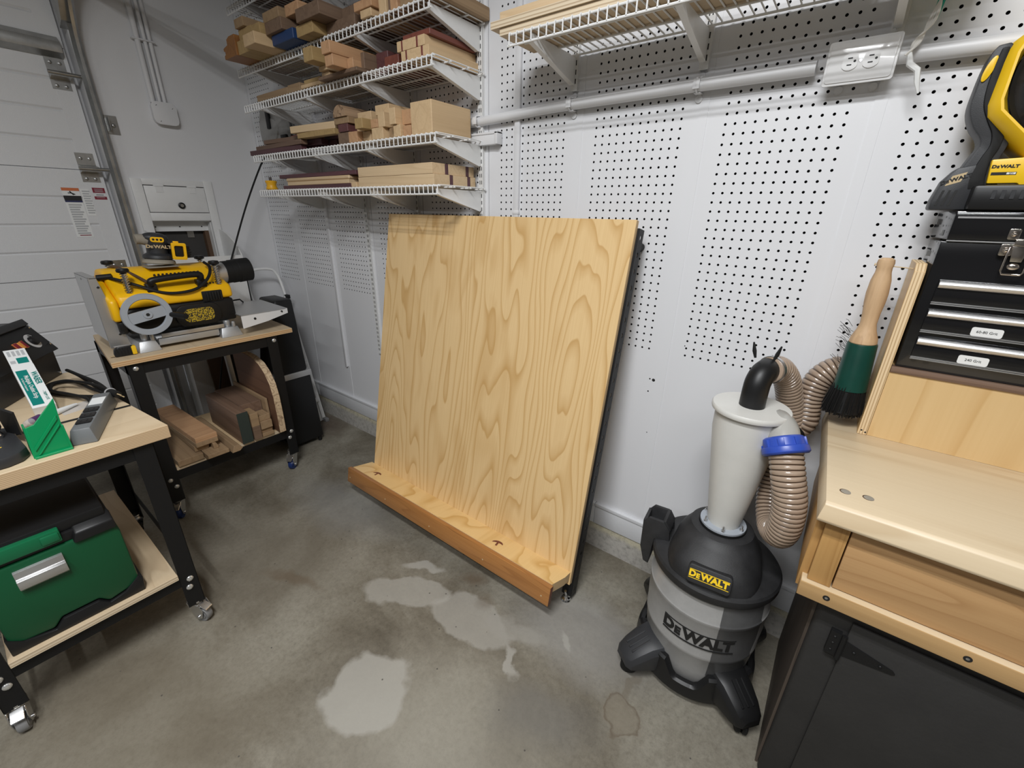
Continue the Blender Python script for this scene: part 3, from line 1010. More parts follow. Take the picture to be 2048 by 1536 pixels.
def wire_shelf(name, label, x0, x1, z, brackets, group=None):
    t = thing(name, label, 'wire shelf', (x0, 0, z), 0, group)
    deck = MB()
    r = 0.0022
    n = int((x1 - x0) / 0.0254)
    for i in range(n + 1):
        x = x0 + 0.006 + i * (x1 - x0 - 0.012) / n
        deck.tube([(x, -0.012, z), (x, YS, z), (x, YS - 0.003, z - 0.004), (x, YS - 0.003, z - 0.030)], r, 6)
    put('deck_wires', deck, 'wire', t)
    ra = MB()
    for (y, zz, rr) in ((-0.014, z - 0.004, .0034), (-0.10, z - 0.004, .003), (-0.19, z - .004, .003), (YS + .004, z - .003, .0034), (YS, z - 0.031, .0034)):
        ra.cyl((x0, y, zz), (x1, y, zz), rr, n=8)
    put('rails', ra, 'wire', t)
    for x in brackets:
        bracket(t, x, z)
    return t


GS = 'white wire shelves stacked on the left part of the pegboard'
LX0, LX1 = -1.885, -0.478
BRX = [-0.502, -0.907, -1.313, -1.718]
ZS = [1.502, 1.670, 1.897, 2.050]
wire_shelf('wire_shelf', 'lowest white wire shelf, holding striped laminated blocks just above the plywood panel', LX0, LX1, ZS[0], BRX, GS)
wire_shelf('wire_shelf', 'white wire shelf with one big square wood block at its right end', LX0, LX1, ZS[1], BRX, GS)
wire_shelf('wire_shelf', 'white wire shelf with a layered stack of striped boards at its right end', LX0, LX1, ZS[2], BRX, GS)
wire_shelf('wire_shelf', 'uppermost loaded white wire shelf with thick walnut block hanging over its lip', LX0, LX1, ZS[3], BRX, GS)
wire_shelf('wire_shelf', 'white wire shelf glimpsed behind timber at top left corner of photo', -1.885, -1.05, 2.30, [-1.313, -1.718], GS)
wire_shelf('wire_shelf', 'white wire shelf alone at upper right, carrying long plywood sheets above electrical conduit', -0.165, 0.80, 1.893, [-0.088, 0.325, 0.738])


def standard(label, x, z0, z1):
    s_ = MB()
    s_.box(x - 0.0125, x - 0.0095, -0.013, 0, z0, z1)
    s_.box(x + 0.0095, x + 0.0125, -0.013, 0, z0, z1)
    s_.box(x - 0.0125, x + 0.0125, -0.0145, -0.012, z0, z1)
    k = 0
    z = z0 + 0.02
    while z < z1 - 0.02:
        for dx in (-0.0045, 0.0045):
            s_.box(x + dx - 0.0016, x + dx + 0.0016, -0.0149, -0.0144, z, z + 0.014, 1)
        z += 0.0254
    o = put('shelf_standard', s_, ['whitemetal', 'slot'], None, base=(x, 0, z0))
    tag(o, label, 'shelf standard', 'slotted white shelf standards')
    return o


standard('slotted white standard at right ends of the stacked shelves', -0.502, 1.37, 2.8)
standard('slotted white standard second from right under the stacked shelves', -0.907, 1.37, 2.8)
standard('slotted white standard running far down behind left edge of leaning plywood panel', -1.313, 0.62, 2.8)
standard('slotted white standard at left ends of the stacked shelves', -1.722, 1.40, 2.8)
standard('slotted white standard under left end of the single upper right shelf', -0.088, 1.79, 2.8)
standard('slotted white standard under the middle of the single upper right shelf', 0.325, 1.79, 2.8)
standard('slotted white standard just above the double outlet box', 0.738, 1.79, 2.8)

# ------------------------------------------------------------------ timber on the shelves


def board(name, label, x0, x1, y0, y1, z0, z1, mats, group, rz=0.0, cat='lumber', bevel=0.0012, tilt=0.0):
    cx, cy, cz = (x0 + x1) / 2, (y0 + y1) / 2, z0
    base = Matrix.Translation((cx, cy, cz)) @ rotz(rz) @ Matrix.Rotation(tilt, 4, 'Y')
    mb = MB()
    mb.box(x0 - cx, x1 - cx, y0 - cy, y1 - cy, 0, z1 - z0, 0, base)
    o = put(name, mb, mats, None, bevel, 1, base=base)
    return tag(o, label, cat, group)


def laminated(name, label, x0, x1, y0, y1, z0, z1, stripes, axis, wmat, smat, group):
    """block glued from pale staves with dark stripes across x (axis 0) or y (axis 1)"""
    cx, cy = (x0 + x1) / 2, (y0 + y1) / 2
    t = thing(name, label, 'lumber', (cx, cy, z0), 0, group)
    a0, a1 = (x0, x1) if axis == 0 else (y0, y1)
    cuts = [a0]
    for s, w_ in stripes:
        cuts += [a0 + (a1 - a0) * s, a0 + (a1 - a0) * s + w_]
    cuts.append(a1)
    for i in range(len(cuts) - 1):
        mb = MB()
        if axis == 0:
            mb.box(cuts[i], cuts[i + 1], y0, y1, z0, z1)
        else:
            mb.box(x0, x1, cuts[i], cuts[i + 1], z0, z1)
        put('stave' if i % 2 == 0 else 'stripe', mb, wmat if i % 2 == 0 else smat, t, 0.0006, 1)
    return t


z = ZS[0] + 0.003
G4, G3, G2, G1 = 'timber on the lowest wire shelf', 'timber on the second wire shelf', 'timber on the third wire shelf', 'timber on the uppermost wire shelf'
laminated('laminated_block', 'lower pale laminated block with dark stripes on lowest shelf', -1.0, -0.527, -0.25, -0.02, z, z + 0.037, [(0.36, 0.018), (0.79, 0.018)], 1, 'maplex', 'purple', G4)
laminated('laminated_block', 'upper pale laminated block with dark stripes, stacked on its twin', -0.998, -0.535, -0.25, -0.02, z + 0.038, z + 0.075, [(0.29, 0.018), (0.79, 0.018)], 1, 'maplex', 'purple', G4)
board('hardwood_strip', 'dark purple strip flat on lowest shelf under two pale strips', -1.665, -1.03, -0.25, -0.19, z, z + 0.016, 'purple', G4)
board('hardwood_strip', 'pale strip directly on the dark purple strip, lowest shelf', -1.615, -1.075, -0.25, -0.185, z + 0.0165, z + 0.033, 'maplex', G4)
board('hardwood_strip', 'pale strip with rounded end, second of the two pale strips up', -1.627, -1.07, -0.25, -0.18, z + 0.034, z + 0.050, 'maplex', G4, bevel=0.005)
board('hardwood_strip', 'long dark purple strip lying across the two pale strips', -1.70, -1.02, -0.245, -0.18, z + 0.051, z + 0.068, 'purple', G4)
board('hardwood_strip', 'ragged dark strips behind the topmost purple strip', -1.66, -1.12, -0.17, -0.10, z, z + 0.075, 'purple', G4)
board('hardwood_strip', 'short pale strip peeking over the purple strips, left one', -1.38, -1.24, -0.08, -0.04, z, z + 0.082, 'maplex', G4)
board('hardwood_strip', 'short pale strip peeking over the purple strips, next to laminated blocks', -1.23, -1.03, -0.09, -0.045, z, z + 0.084, 'pinkch', G4)
board('hardwood_strip', 'small pale offcut tucked between purple strip and laminated blocks', -1.05, -1.01, -0.255, -0.16, z, z + 0.02, 'maple', G4)

z = ZS[1] + 0.003
board('wood_block', 'big square pale wood block at right end of the second shelf', -0.636, -0.524, -0.25, -0.045, z, z + 0.105, 'maple', G3, cat='wood block', bevel=0.002)
# short sticks beside the block, ends toward the room: x0,x1,z0,z1,y front,material,label
rows = [
    (-1.020, -0.960, 0.0, 0.040, -0.262, 'pinkch', 'orange tan stick end, bottom row, leftmost beside dark brown stack'),
    (-0.958, -0.905, 0.0, 0.040, -0.235, 'maple', 'pale stick end, bottom row, second from left, set back'),
    (-0.860, -0.790, 0.0, 0.040, -0.262, 'maple', 'wide pale stick end in middle of bottom row'),
    (-0.785, -0.735, 0.0, 0.038, -0.235, 'oak', 'brownish stick end set back in bottom row'),
    (-0.725, -0.685, 0.0, 0.040, -0.262, 'maple', 'pale stick end in bottom row near big block'),
    (-0.682, -0.640, 0.0, 0.036, -0.250, 'pinkch', 'tan stick end right against big block, bottom row'),
    (-0.995, -0.945, 0.041, 0.070, -0.235, 'maple', 'pale stick end, middle row, leftmost over the orange stick'),
    (-0.935, -0.885, 0.041, 0.077, -0.285, 'tan', 'tan stick end standing furthest out over the shelf lip'),
    (-0.862, -0.820, 0.041, 0.070, -0.262, 'pinkch', 'reddish tan stick end in middle row'),
    (-0.815, -0.775, 0.040, 0.090, -0.262, 'maple', 'upright pale stick end in middle row'),
    (-0.735, -0.700, 0.041, 0.095, -0.270, 'maple', 'narrow upright pale stick end near big block'),
    (-0.697, -0.640, 0.041, 0.090, -0.240, 'pinkch', 'pinkish stick end touching left face of big block'),
    (-0.995, -0.905, 0.078, 0.112, -0.225, 'maple', 'pale board end topmost at left of the stick pile'),
    (-0.875, -0.790, 0.091, 0.125, -0.225, 'maple', 'pale board end topmost in middle of the stick pile'),
]
for (a, b, c_, d, yf, mt_, lb) in rows:
    board('hardwood_stick', lb, a, b, yf, -0.03, z + c_, z + d, mt_, 'short sticks beside the big block')
board('hardwood_board', 'dark brown board end, bottom of stack left of the stick pile', -1.115, -1.025, -0.25, -0.02, z, z + 0.045, 'walnuty', G3)
board('hardwood_board', 'purplish brown board end in middle of dark stack', -1.10, -1.03, -0.255, -0.02, z + 0.046, z + 0.075, 'purpley', G3)
board('hardwood_board', 'walnut board under the striped bark slab', -1.125, -1.02, -0.255, -0.02, z + 0.076, z + 0.100, 'oak', G3)
T = frame((0, -0.262, 0), (1, 0, 0), (0, 0, 1), (0, -1, 0))
arc = [(-1.115, z + .101)] + [(-1.070 + 0.047 * math.cos(a), z + .101 + 0.043 * math.sin(a)) for a in [PI - PI * k / 10 for k in range(11)]]
mb = MB().prism(arc, -0.24, 0.0, 0, T)
tag(put('bark_slab', mb, 'bark', None, base=(-1.07, -0.13, z + .101)), 'rounded striped slab with bark figure on top of the dark stack', 'lumber', G3)
# loose sticks lying along the shelf at its left end
loose = [
    (-1.93, -1.42, -0.262, -0.232, 0.000, 0.022, 'purple', 0.02, 'long purplish stick along front edge of second shelf'),
    (-1.96, -1.50, -0.228, -0.200, 0.000, 0.020, 'walnut', 0.0, 'brown stick behind the front purplish stick'),
    (-1.88, -1.38, -0.195, -0.165, 0.000, 0.022, 'purple', -0.02, 'dark purple stick third back on second shelf'),
    (-1.86, -1.33, -0.16, -0.12, 0.000, 0.022, 'walnut', 0.0, 'walnut stick near back of second shelf'),
    (-1.90, -1.40, -0.255, -0.222, 0.023, 0.043, 'walnut', -0.04, 'brown stick crossing on top of the front sticks'),
    (-1.80, -1.32, -0.215, -0.18, 0.023, 0.046, 'purple', 0.03, 'dark red stick in second layer of the loose sticks'),
    (-1.78, -1.28, -0.17, -0.13, 0.024, 0.046, 'purple', 0.06, 'dark red stick toward back in second layer'),
    (-1.80, -1.32, -0.235, -0.20, 0.047, 0.066, 'walnut', 0.05, 'reddish brown stick at top of the loose sticks'),
    (-1.62, -1.16, -0.145, -0.10, 0.048, 0.074, 'purple', -0.12, 'dark stick sloping at rear toward the dark stack'),
    (-1.66, -1.20, -0.185, -0.155, 0.069, 0.086, 'padauk', -0.06, 'topmost dark red stick at rear of loose sticks'),
    (-2.00, -1.86, -0.205, -0.185, 0.023, 0.036, 'oakx', 0.0, 'thin tan sliver poking out past left shelf end'),
]
for (a, b, c_, d, e0, e1, mt_, rr, lb) in loose:
    board('hardwood_stick', lb, a, b, c_, d, z + e0, z + e1, mt_, 'loose sticks at left of second shelf', rr)
board('hardwood_stick', 'pale tan stick lying over the dark loose sticks', -1.46, -1.14, -0.262, -0.225, z + 0.067, z + 0.095, 'maplex', G3, 0.10)
board('hardwood_stick', 'second pale tan stick beside dark brown stack', -1.42, -1.13, -0.262, -0.232, z + 0.044, z + 0.066, 'tan', G3, 0.04)

z = ZS[2] + 0.003
laminated('striped_board', 'lower striped board at right end of the third shelf', -0.652, -0.510, -0.262, -0.005, z, z + 0.030, [(0.155, 0.009), (0.72, 0.010)], 0, 'maple', 'padauk', G2)
laminated('striped_board', 'upper striped board shifted left on the lower striped board', -0.672, -0.530, -0.262, -0.005, z + 0.031, z + 0.061, [(0.155, 0.009), (0.70, 0.010)], 0, 'maple', 'padauk', G2)
board('hardwood_board', 'thin reddish brown board lying on the upper striped board', -0.652, -0.515, -0.25, -0.02, z + 0.062, z + 0.078, 'padauk', G2)
board('hardwood_board', 'dark red board standing left of the striped stack', -0.78, -0.70, -0.235, -0.01, z, z + 0.040, 'padauk', G2)
board('hardwood_board', 'dark purple board behind the pinkish pieces on third shelf', -0.86, -0.79, -0.21, -0.01, z, z + 0.070, 'purpley', G2)
board('hardwood_board', 'dark brown board lying flat under the pinkish pieces', -1.13, -0.865, -0.300, -0.02, z, z + 0.012, 'walnuty', G2)
board('hardwood_board', 'pinkish block jutting over the lip of third shelf, lower one', -0.978, -0.927, -0.357, -0.05, z + 0.0125, z + 0.049, 'pinkch', G2)
board('hardwood_board', 'pinkish board jutting out on top of its lower twin', -0.980, -0.925, -0.365, -0.05, z + 0.0495, z + 0.088, 'pinkch', G2)
board('hardwood_board', 'reddish short block at right of the pinkish pair', -0.924, -0.888, -0.297, -0.10, z + 0.0125, z + 0.045, 'pinkch', G2)
board('hardwood_board', 'brown block right of the reddish short block', -0.886, -0.866, -0.262, -0.10, z + 0.0125, z + 0.065, 'walnuty', G2)
board('hardwood_board', 'yellow tan board sticking out left of the pinkish pair', -1.114, -1.050, -0.362, -0.03, z + 0.046, z + 0.092, 'tan', G2)
board('hardwood_board', 'pale offcut under the yellow tan board', -1.118, -1.06, -0.30, -0.05, z + 0.030, z + 0.0455, 'maple', G2)
board('hardwood_board', 'narrow pale offcut under the pale one, beside double board', -1.125, -1.07, -0.285, -0.05, z + 0.0125, z + 0.0295, 'maple', G2)
board('hardwood_board', 'pale double board end near middle of third shelf', -1.315, -1.155, -0.275, -0.03, z, z + 0.013, 'maple', G2)
board('hardwood_board', 'tan board on the pale double board', -1.29, -1.16, -0.272, -0.03, z + 0.0135, z + 0.028, 'tan', G2)
board('hardwood_board', 'long tan brown board standing along left part of third shelf', -1.745, -1.445, -0.268, -0.235, z, z + 0.026, 'oakx', G2)
board('hardwood_board', 'short tan brown board end right of the long one', -1.440, -1.335, -0.268, -0.10, z, z + 0.030, 'oakx', G2)
z = ZS[3] + 0.003
T = frame((0, -0.371, 0), (1, 0, 0), (0, 0, 1), (0, -1, 0))
mo = [(-1.77, z - .0), (-1.645, z - .0), (-1.645, z + 0.078), (-1.70, z + .078), (-1.725, z + .070), (-1.725, z + .050), (-1.77, z + .043), (-1.77, z + .032), (-1.758, z + .029), (-1.758, z + .018), (-1.77, z + .015)]
tag(put('moulding_board', MB().prism(mo, -0.35, 0, 0, T), 'amberw', None, 0.001, 1, base=(-1.70, -.2, z)), 'amber brown grooved moulding board jutting left over the top shelf', 'lumber', G1)
board('hardwood_board', 'tan board jutting beside the amber moulding, lower', -1.642, -1.515, -0.363, -0.04, z, z + 0.050, 'tan', G1)
board('hardwood_board', 'tan board stacked over the lower jutting tan board', -1.640, -1.520, -0.350, -0.04, z + 0.0505, z + 0.094, 'tan', G1)
board('hardwood_board', 'pale tan board with bright end, jutting furthest at left', -1.512, -1.412, -0.395, -0.04, z, z + 0.042, 'maple', G1)
board('hardwood_board', 'tan board over the bright ended one', -1.512, -1.420, -0.362, -0.04, z + 0.0425, z + 0.082, 'tan', G1)
board('hardwood_board', 'small oak block highest at left edge of top shelf', -1.636, -1.555, -0.363, -0.08, z + 0.0945, z + 0.128, 'oak', G1)
mb = MB().box(-1.395, -1.222, -0.330, -0.05, z, z + 0.036)
tag(put('blue_board', mb, 'bluebox', None, 0.002, 1, base=(-1.31, -.2, z)), 'blue painted board under a walnut block on the top shelf', 'lumber', G1)
board('hardwood_board', 'walnut block resting on the blue board', -1.408, -1.275, -0.345, -0.05, z + 0.0365, z + 0.077, 'walnuty', G1)
board('hardwood_board', 'tan brown board above walnut block, near left corner of shelf', -1.432, -1.300, -0.336, -0.05, z + 0.0825, z + 0.118, 'oak', G1)
board('hardwood_board', 'dark brown board beside walnut block, on the blue board', -1.272, -1.224, -0.27, -0.05, z + 0.0365, z + 0.080, 'walnuty', G1)
board('hardwood_board', 'cherry board lying above the blue board', -1.280, -1.180, -0.318, -0.06, z + 0.0805, z + 0.118, 'pinkch', G1, 0.0)
board('hardwood_board', 'tan board under left side of the thick walnut block', -1.212, -1.092, -0.320, -0.03, z, z + 0.0365, 'tan', G1)
board('walnut_block', 'thick walnut block jutting over lip of the top shelf', -1.177, -1.012, -0.335, -0.02, z + 0.037, z + 0.080, 'walnuty', G1)
board('hardwood_board', 'dark walnut board flat beneath right side of thick walnut block', -1.088, -0.90, -0.262, -0.02, z, z + 0.036, 'walnuty', G1)
board('hardwood_board', 'dark board lying behind the thick walnut block and the pale stub', -1.008, -0.87, -0.24, -0.02, z + 0.0365, z + 0.075, 'walnuty', G1)
board('hardwood_board', 'short pale stub right of the thick walnut block', -0.840, -0.776, -0.280, -0.05, z, z + 0.024, 'maple', G1)
board('hardwood_board', 'orange brown board lying on the short pale stub', -0.868, -0.765, -0.285, -0.03, z + 0.0245, z + 0.05, 'pinkch', G1)
board('hardwood_board', 'pale narrow board end, left of two near right end of top shelf', -0.755, -0.715, -0.262, -0.03, z, z + 0.07, 'maple', G1)
board('hardwood_board', 'dark narrow board between the pale board ends', -0.712, -0.695, -0.255, -0.03, z, z + 0.07, 'walnuty', G1)
board('hardwood_board', 'pale narrow board end, right of two near right end of top shelf', -0.692, -0.655, -0.262, -0.03, z, z + 0.07, 'pinkch', G1)
board('hardwood_board', 'wide brown board flat at right end of the top shelf', -0.64, -0.462, -0.262, -0.004, z, z + 0.038, 'oak', G1)
# boards on the shelf higher up, mostly out of the picture
z = 2.303
board('hardwood_board', 'long dark board high at top left corner of photo', -1.75, -1.30, -0.36, -0.06, z, z + 0.03, 'walnut', 'timber above the top shelf')
board('hardwood_board', 'dark brown board over the high left board', -1.70, -1.25, -0.33, -0.06, z + 0.031, z + 0.06, 'walnut', 'timber above the top shelf')

# plywood on the right shelf
z = 1.896
mb = MB().box(-0.205, 0.86, -0.262, -0.085, z, z + 0.018, [0, 0, 1, 1, 1, 1])
tag(put('plywood_sheet', mb, ['plyface', 'edgez2'], None, base=(0.3, -.17, z)), 'lower plywood sheet lying on the upper right shelf', 'plywood', 'plywood on the upper right shelf')
mb = MB().box(-0.235, 0.80, -0.268, -0.14, z + 0.0185, z + 0.037, [0, 0, 1, 1, 1, 1])
tag(put('plywood_sheet', mb, ['plyface', 'edgez2'], None, base=(0.3, -.2, z + .0185)), 'upper plywood sheet poking out past left end of right shelf', 'plywood', 'plywood on the upper right shelf')
board('pine_board', 'solid pine board on top of the plywood sheets', -0.215, 0.70, -0.25, -0.14, z + 0.0375, z + 0.062, 'maplex', None)

# yellow plug adapter on the lowest shelf
z = ZS[0] + 0.003
pa = thing('plug_adapter', 'yellow plug adapter standing at left end of the lowest shelf', 'plug adapter', (-1.80, -0.245, z))
mb = MB().lathe([(0.026, 0), (0.030, 0.004), (0.024, 0.018), (0.024, 0.026), (0.029, 0.040), (0.027, 0.044)], 24, Matrix.Translation((-1.80, -0.245, z)))
put('body', mb, 'yelplug', pa)
mb = MB().box(-1.8125, -1.811, -0.249, -0.241, z + 0.043, z + 0.062).box(-1.796, -1.7945, -0.249, -0.241, z + 0.043, z + 0.062)
put('prongs', mb, 'zinc', pa)

# reel hanging on the pegboard behind the third shelf
rl = thing('cable_reel', 'grey round cable reel with black bracket behind left end of shelves', 'cable reel', (-2.06, -0.02, 1.75))
T = frame((-2.06, -0.02, 1.835), (1, 0, 0), (0, 0, 1), (0, -1, 0))
mb = MB().lathe([(0.10, 0), (0.105, 0.02), (0.168, 0.022), (0.170, 0.028), (0.160, 0.036), (0.135, 0.038), (0.06, 0.037), (0.055, 0.042), (0.03, 0.043)], 40, T)
put('shell', mb, 'tank', rl)
mb = MB().cbox((-2.055, -0.0635, 1.745), (0.062, 0.003, 0.058))
for k in range(3):
    mb.cbox((-2.055, -0.0653, 1.76 - k * 0.014), (0.046, 0.001, 0.005), 1)
put('name_label', mb, ['blackp', 'papergrey'], rl)
mb = MB().box(-2.10, -2.065, -0.072, -0.058, 1.84, 1.965).box(-2.10, -1.985, -0.072, -0.058, 1.93, 1.965)
mb.box(-1.965, -1.905, -0.07, -0.02, 1.72, 1.80)
put('black_bracket', mb, 'blackm', rl, bevel=0.003)
cp = smooth_path([(-2.14, -0.06, 1.72), (-2.17, -0.10, 1.67), (-2.18, -0.222, 1.45), (-2.14, -0.36, 1.20), (-2.124, -0.446, 1.01), (-2.124, -0.556, 0.606), (-2.124, -0.666, 0.21), (-2.12, -0.70, 0.01)], 6)
put('power_cord', MB().tube(cp, 0.005, 8), 'blackr', rl)

# folded grey bracket end and conduit along the wall
T0 = 1.737
cw = thing('wall_conduit', 'white painted electrical conduit running along the pegboard', 'conduit', (0, -0.02, T0))
cpth = [(-0.60, -0.016, 1.737), (-0.40, -0.018, 1.742), (-0.15, -0.022, 1.750), (0.3, -0.026, 1.752), (0.60, -0.026, 1.752)]
put('pipe', MB().tube(smooth_path(cpth, 5), 0.0165, 16), 'pvc', cw)
cpth = [(0.74, -0.026, 1.752), (0.85, -0.026, 1.749), (1.2, -0.026, 1.742), (2.0, -0.026, 1.742)]
put('pipe', MB().tube(smooth_path(cpth, 5), 0.0165, 16), 'pvc', cw)
for x, zc in ((-0.505, 1.739), (-0.088, 1.751), (0.322, 1.752)):
    mb = MB()
    mb.tube([(x, -0.026 + 0.019 * math.cos(a), zc + 0.019 * math.sin(a)) for a in [PI / 2 + PI * k / 10 for k in range(11)]], 0.003, 6)
    mb.box(x - 0.009, x + 0.009, -0.0465, -0.043, zc - 0.012, zc + 0.012)
    for s in (1, -1):
        mb.box(x - 0.009, x + 0.009, -0.028, 0, zc + s * 0.018 - 0.0015, zc + s * 0.018 + 0.0015)
    mb.cyl((x, 0, zc - 0.029), (x, -0.004, zc - 0.029), 0.0105, n=14)
    mb.cyl((x, 0, zc + 0.028), (x, -0.004, zc + 0.028), 0.008, n=14)
    put('strap', mb, 'pvc', cw, bevel=0.0008)
mb = MB().box(-0.55, -0.405, -0.032, -0.004, 1.655, 1.690).box(-0.56, -0.40, -0.035, -0.004, 1.690, 1.698).box(-0.415, -0.40, -0.035, -0.004, 1.655, 1.70)
tag(put('wall_bracket', mb, 'pvc', None, 0.002, base=(-.48, 0, 1.655)), 'short white channel bracket on pegboard under the conduit, right of shelves', 'bracket')

# double outlet on its box
ob = thing('outlet_box', 'white duplex outlet box mounted sideways on the conduit at right', 'outlet', (0.688, 0, 1.75))
put('box', MB().box(0.632, 0.744, -0.045, 0, 1.712, 1.784), 'pvc', ob, bevel=0.004)
T = frame((0.688, -0.045, 1.748), (1, 0, 0), (0, 0, 1), (0, -1, 0))
mb = MB().prism(rrect(0.134, 0.088, 0.006, 4), 0, 0.004, 0, T)
mb.prism(rrect(0.124, 0.078, 0.006, 4), 0.004, 0.0065, 0, T)
pl_ = put('cover_plate', mb, 'plate', ob, bevel=0.0015)
for cx in (-0.0195, 0.0195):
    mb = MB()
    f_ = [(cx + 0.0165 * math.cos(a), max(-0.0145, min(0.0145, 0.0175 * math.sin(a)))) for a in [2 * PI * k / 28 for k in range(28)]]
    f_ = [(cx + max(-.0145, min(.0145, 0.0175 * math.cos(a))), 0.0175 * math.sin(a)) for a in [2 * PI * k / 28 for k in range(28)]]
    mb.prism(f_, 0.0066, 0.0085, 0, T)
    for sz in (0.0065, -0.0065):
        mb.add([tuple(T @ Vector((cx - 0.001 + a, sz + b, 0.0087))) for a, b in ((-.0045, -.0013), (.0045, -.0013), (.0045, .0013), (-.0045, .0013))], [(0, 1, 2, 3)], 1)
    mb.lathe([(0.0026, 0), (0.0026, 0.0002)], 10, T @ Matrix.Translation((cx + 0.0085, 0, 0.0086)), 1)
    put('receptacle', mb, ['plate', 'slot'], ob)
mb = MB().lathe([(0.0035, 0), (0.003, 0.001)], 10, T @ Matrix.Translation((0, 0, 0.0066)))
put('screw', mb, 'zinc', ob)
for x in (0.655, 0.722):
    put('mounting_ear', MB().cyl((x, 0, 1.702), (x, -0.004, 1.702), 0.009, n=14), 'pvc', ob)

# string with teal cord hanging by the outlet
sg = thing('hanging_string', 'white string with teal cord hanging from above the outlet', 'string', (0.80, -0.06, 1.80))
mb = MB()
rng = random.Random(4)
for k in range(7):
    a = rng.uniform(-.008, .008)
    mb.tube(smooth_path([(0.825 + a, -0.06, 2.2), (0.812 + a, -0.062 + a, 1.95), (0.803 + a * .6, -0.06, 1.86), (0.797 + a * .4, -0.055 - a, 1.80)], 5), 0.0035, 6)
put('teal_cord', mb, 'tealrope', sg)
mb = MB()
for k in range(9):
    a = rng.uniform(-.007, .007)
    mb.tube(smooth_path([(0.80 + a, -0.062, 1.86), (0.795 - a, -0.06 + a, 1.80), (0.780 + a, -0.06, 1.765), (0.772 - a, -0.058 - a, 1.742)], 5), 0.002, 5)
put('white_strands', mb, 'whiterope', sg)
mb = MB()
mb.tube([(0.772, -.058, 1.75), (0.779, -.06, 1.725), (0.795, -.062, 1.712), (0.80, -.06, 1.69), (0.808, -.06, 1.668)], 0.008, 8, radii=[0.004, 0.0065, 0.006, 0.005, 0.002])
put('paper_end', mb, 'paper', sg)
# marks: old screw holes in the pegboard
mb = MB()
for (x, zz, r_) in ((0.312, 0.853, .006), (0.298, 0.806, .003), (0.298, 0.855, .003), (0.316, 0.64, .002), (0.02, 0.93, 0.0022), (0.40, 1.0, .002)):
    mb.lathe([(r_, 0), (r_ * .8, 0.0006)], 10, frame((x, 0, zz), (1, 0, 0), (0, 0, 1), (0, -1, 0)))
struct(put('trim_6', mb, 'ink'))
# ------------------------------------------------------------------ leaning plywood work panel
uu, nn_ = Vector((0, 0.184, 0.983)).normalized(), Vector((0, -0.983, 0.184)).normalized()
TP = frame((0, -0.335, 0.142), (1, 0, 0), uu, nn_)
M['panelface'] = wood('panel_pine_face', (0.80, 0.565, 0.285), (0.54, 0.30, 0.09), axis=1, freq=26, across=3.3, along=0.52, line=0.72, fine=0.25, rough=0.36, coat=0.12, rand=False, seed=6.3, blotch=0.28)
M['ledgeface'] = wood('ledge_pine_face', (0.82, 0.57, 0.26), (0.55, 0.29, 0.06), axis=2, freq=8, across=4.0, along=3.0, line=0.65, fine=0.15, rough=0.34, coat=0.12, rand=False, seed=2.4, blotch=0.35)
M['paneledge'] = plyedge('panel_edge', axis=2, pitch=0.0034, c1=(0.72, 0.52, 0.29), c2=(0.46, 0.28, 0.12))
M['ledgeedge'] = plyedge('ledge_edge', axis=1, pitch=0.0034, c1=(0.72, 0.52, 0.29), c2=(0.46, 0.28, 0.12))
pn = thing('leaning_work_panel', 'large pine plywood panel on black steel legs leaning on the pegboard, with front ledge', 'work panel')
pn.matrix_world = TP
ROOT[pn.name] = TP
put('panel', MB().box(-1.005, 0.219, -0.055, 1.277, -0.019, 0, [0, 0, 1, 1, 1, 1], TP), ['panelface', 'paneledge'], pn, bevel=0.001, seg=1)
lg = MB().prism([(-1.024, 0), (0.214, 0.0), (0.214, 0.04), (0.20, 0.111), (-1.03, 0.111)], 0.0, 0.036, 0, TP @ frame((0, 0, 0), (1, 0, 0), (0, 0, 1), (0, -1, 0)), 1)
ld = put('ledge', lg, ['ledgeface', 'ledgeedge'], pn)
st_ = MB().box(-1.045, 0.206, -0.080, -0.002, 0.111, 0.131, [0, 0, 0, 1, 0, 1], TP)
sp_ = put('front_strip', st_, ['cherry', 'cherryend'], pn, bevel=0.0015)
for x in (-1.025, -0.734, -0.424, -0.11, 0.173):
    mb = MB().lathe([(0.0036, 0), (0.003, 0.0008)], 12, TP @ Matrix.Translation((x, -0.052, 0.1305)))
    put('screw', mb, 'gold', sp_)
for x in (-0.892, -0.093):
    T = TP @ frame((x, 0.0004, 0.066), (1, 0, 0), (0, 0, -1), (0, 1, 0))
    R = 0.024
    cr = [(R * math.cos(a), R * .75 * math.sin(a) + .0) for a in [PI * k / 14 for k in range(15)]]
    cr += [(-R * .55, 0.004), (-0.004, 0.006), (-0.004, -0.016), (0.004, -0.016), (0.004, 0.006), (R * .55, 0.004)]
    put('inlay', MB().prism(cr, -0.001, 0.0006, 0, T @ Matrix.Rotation(0.25, 4, 'Z')), 'inlay', ld)


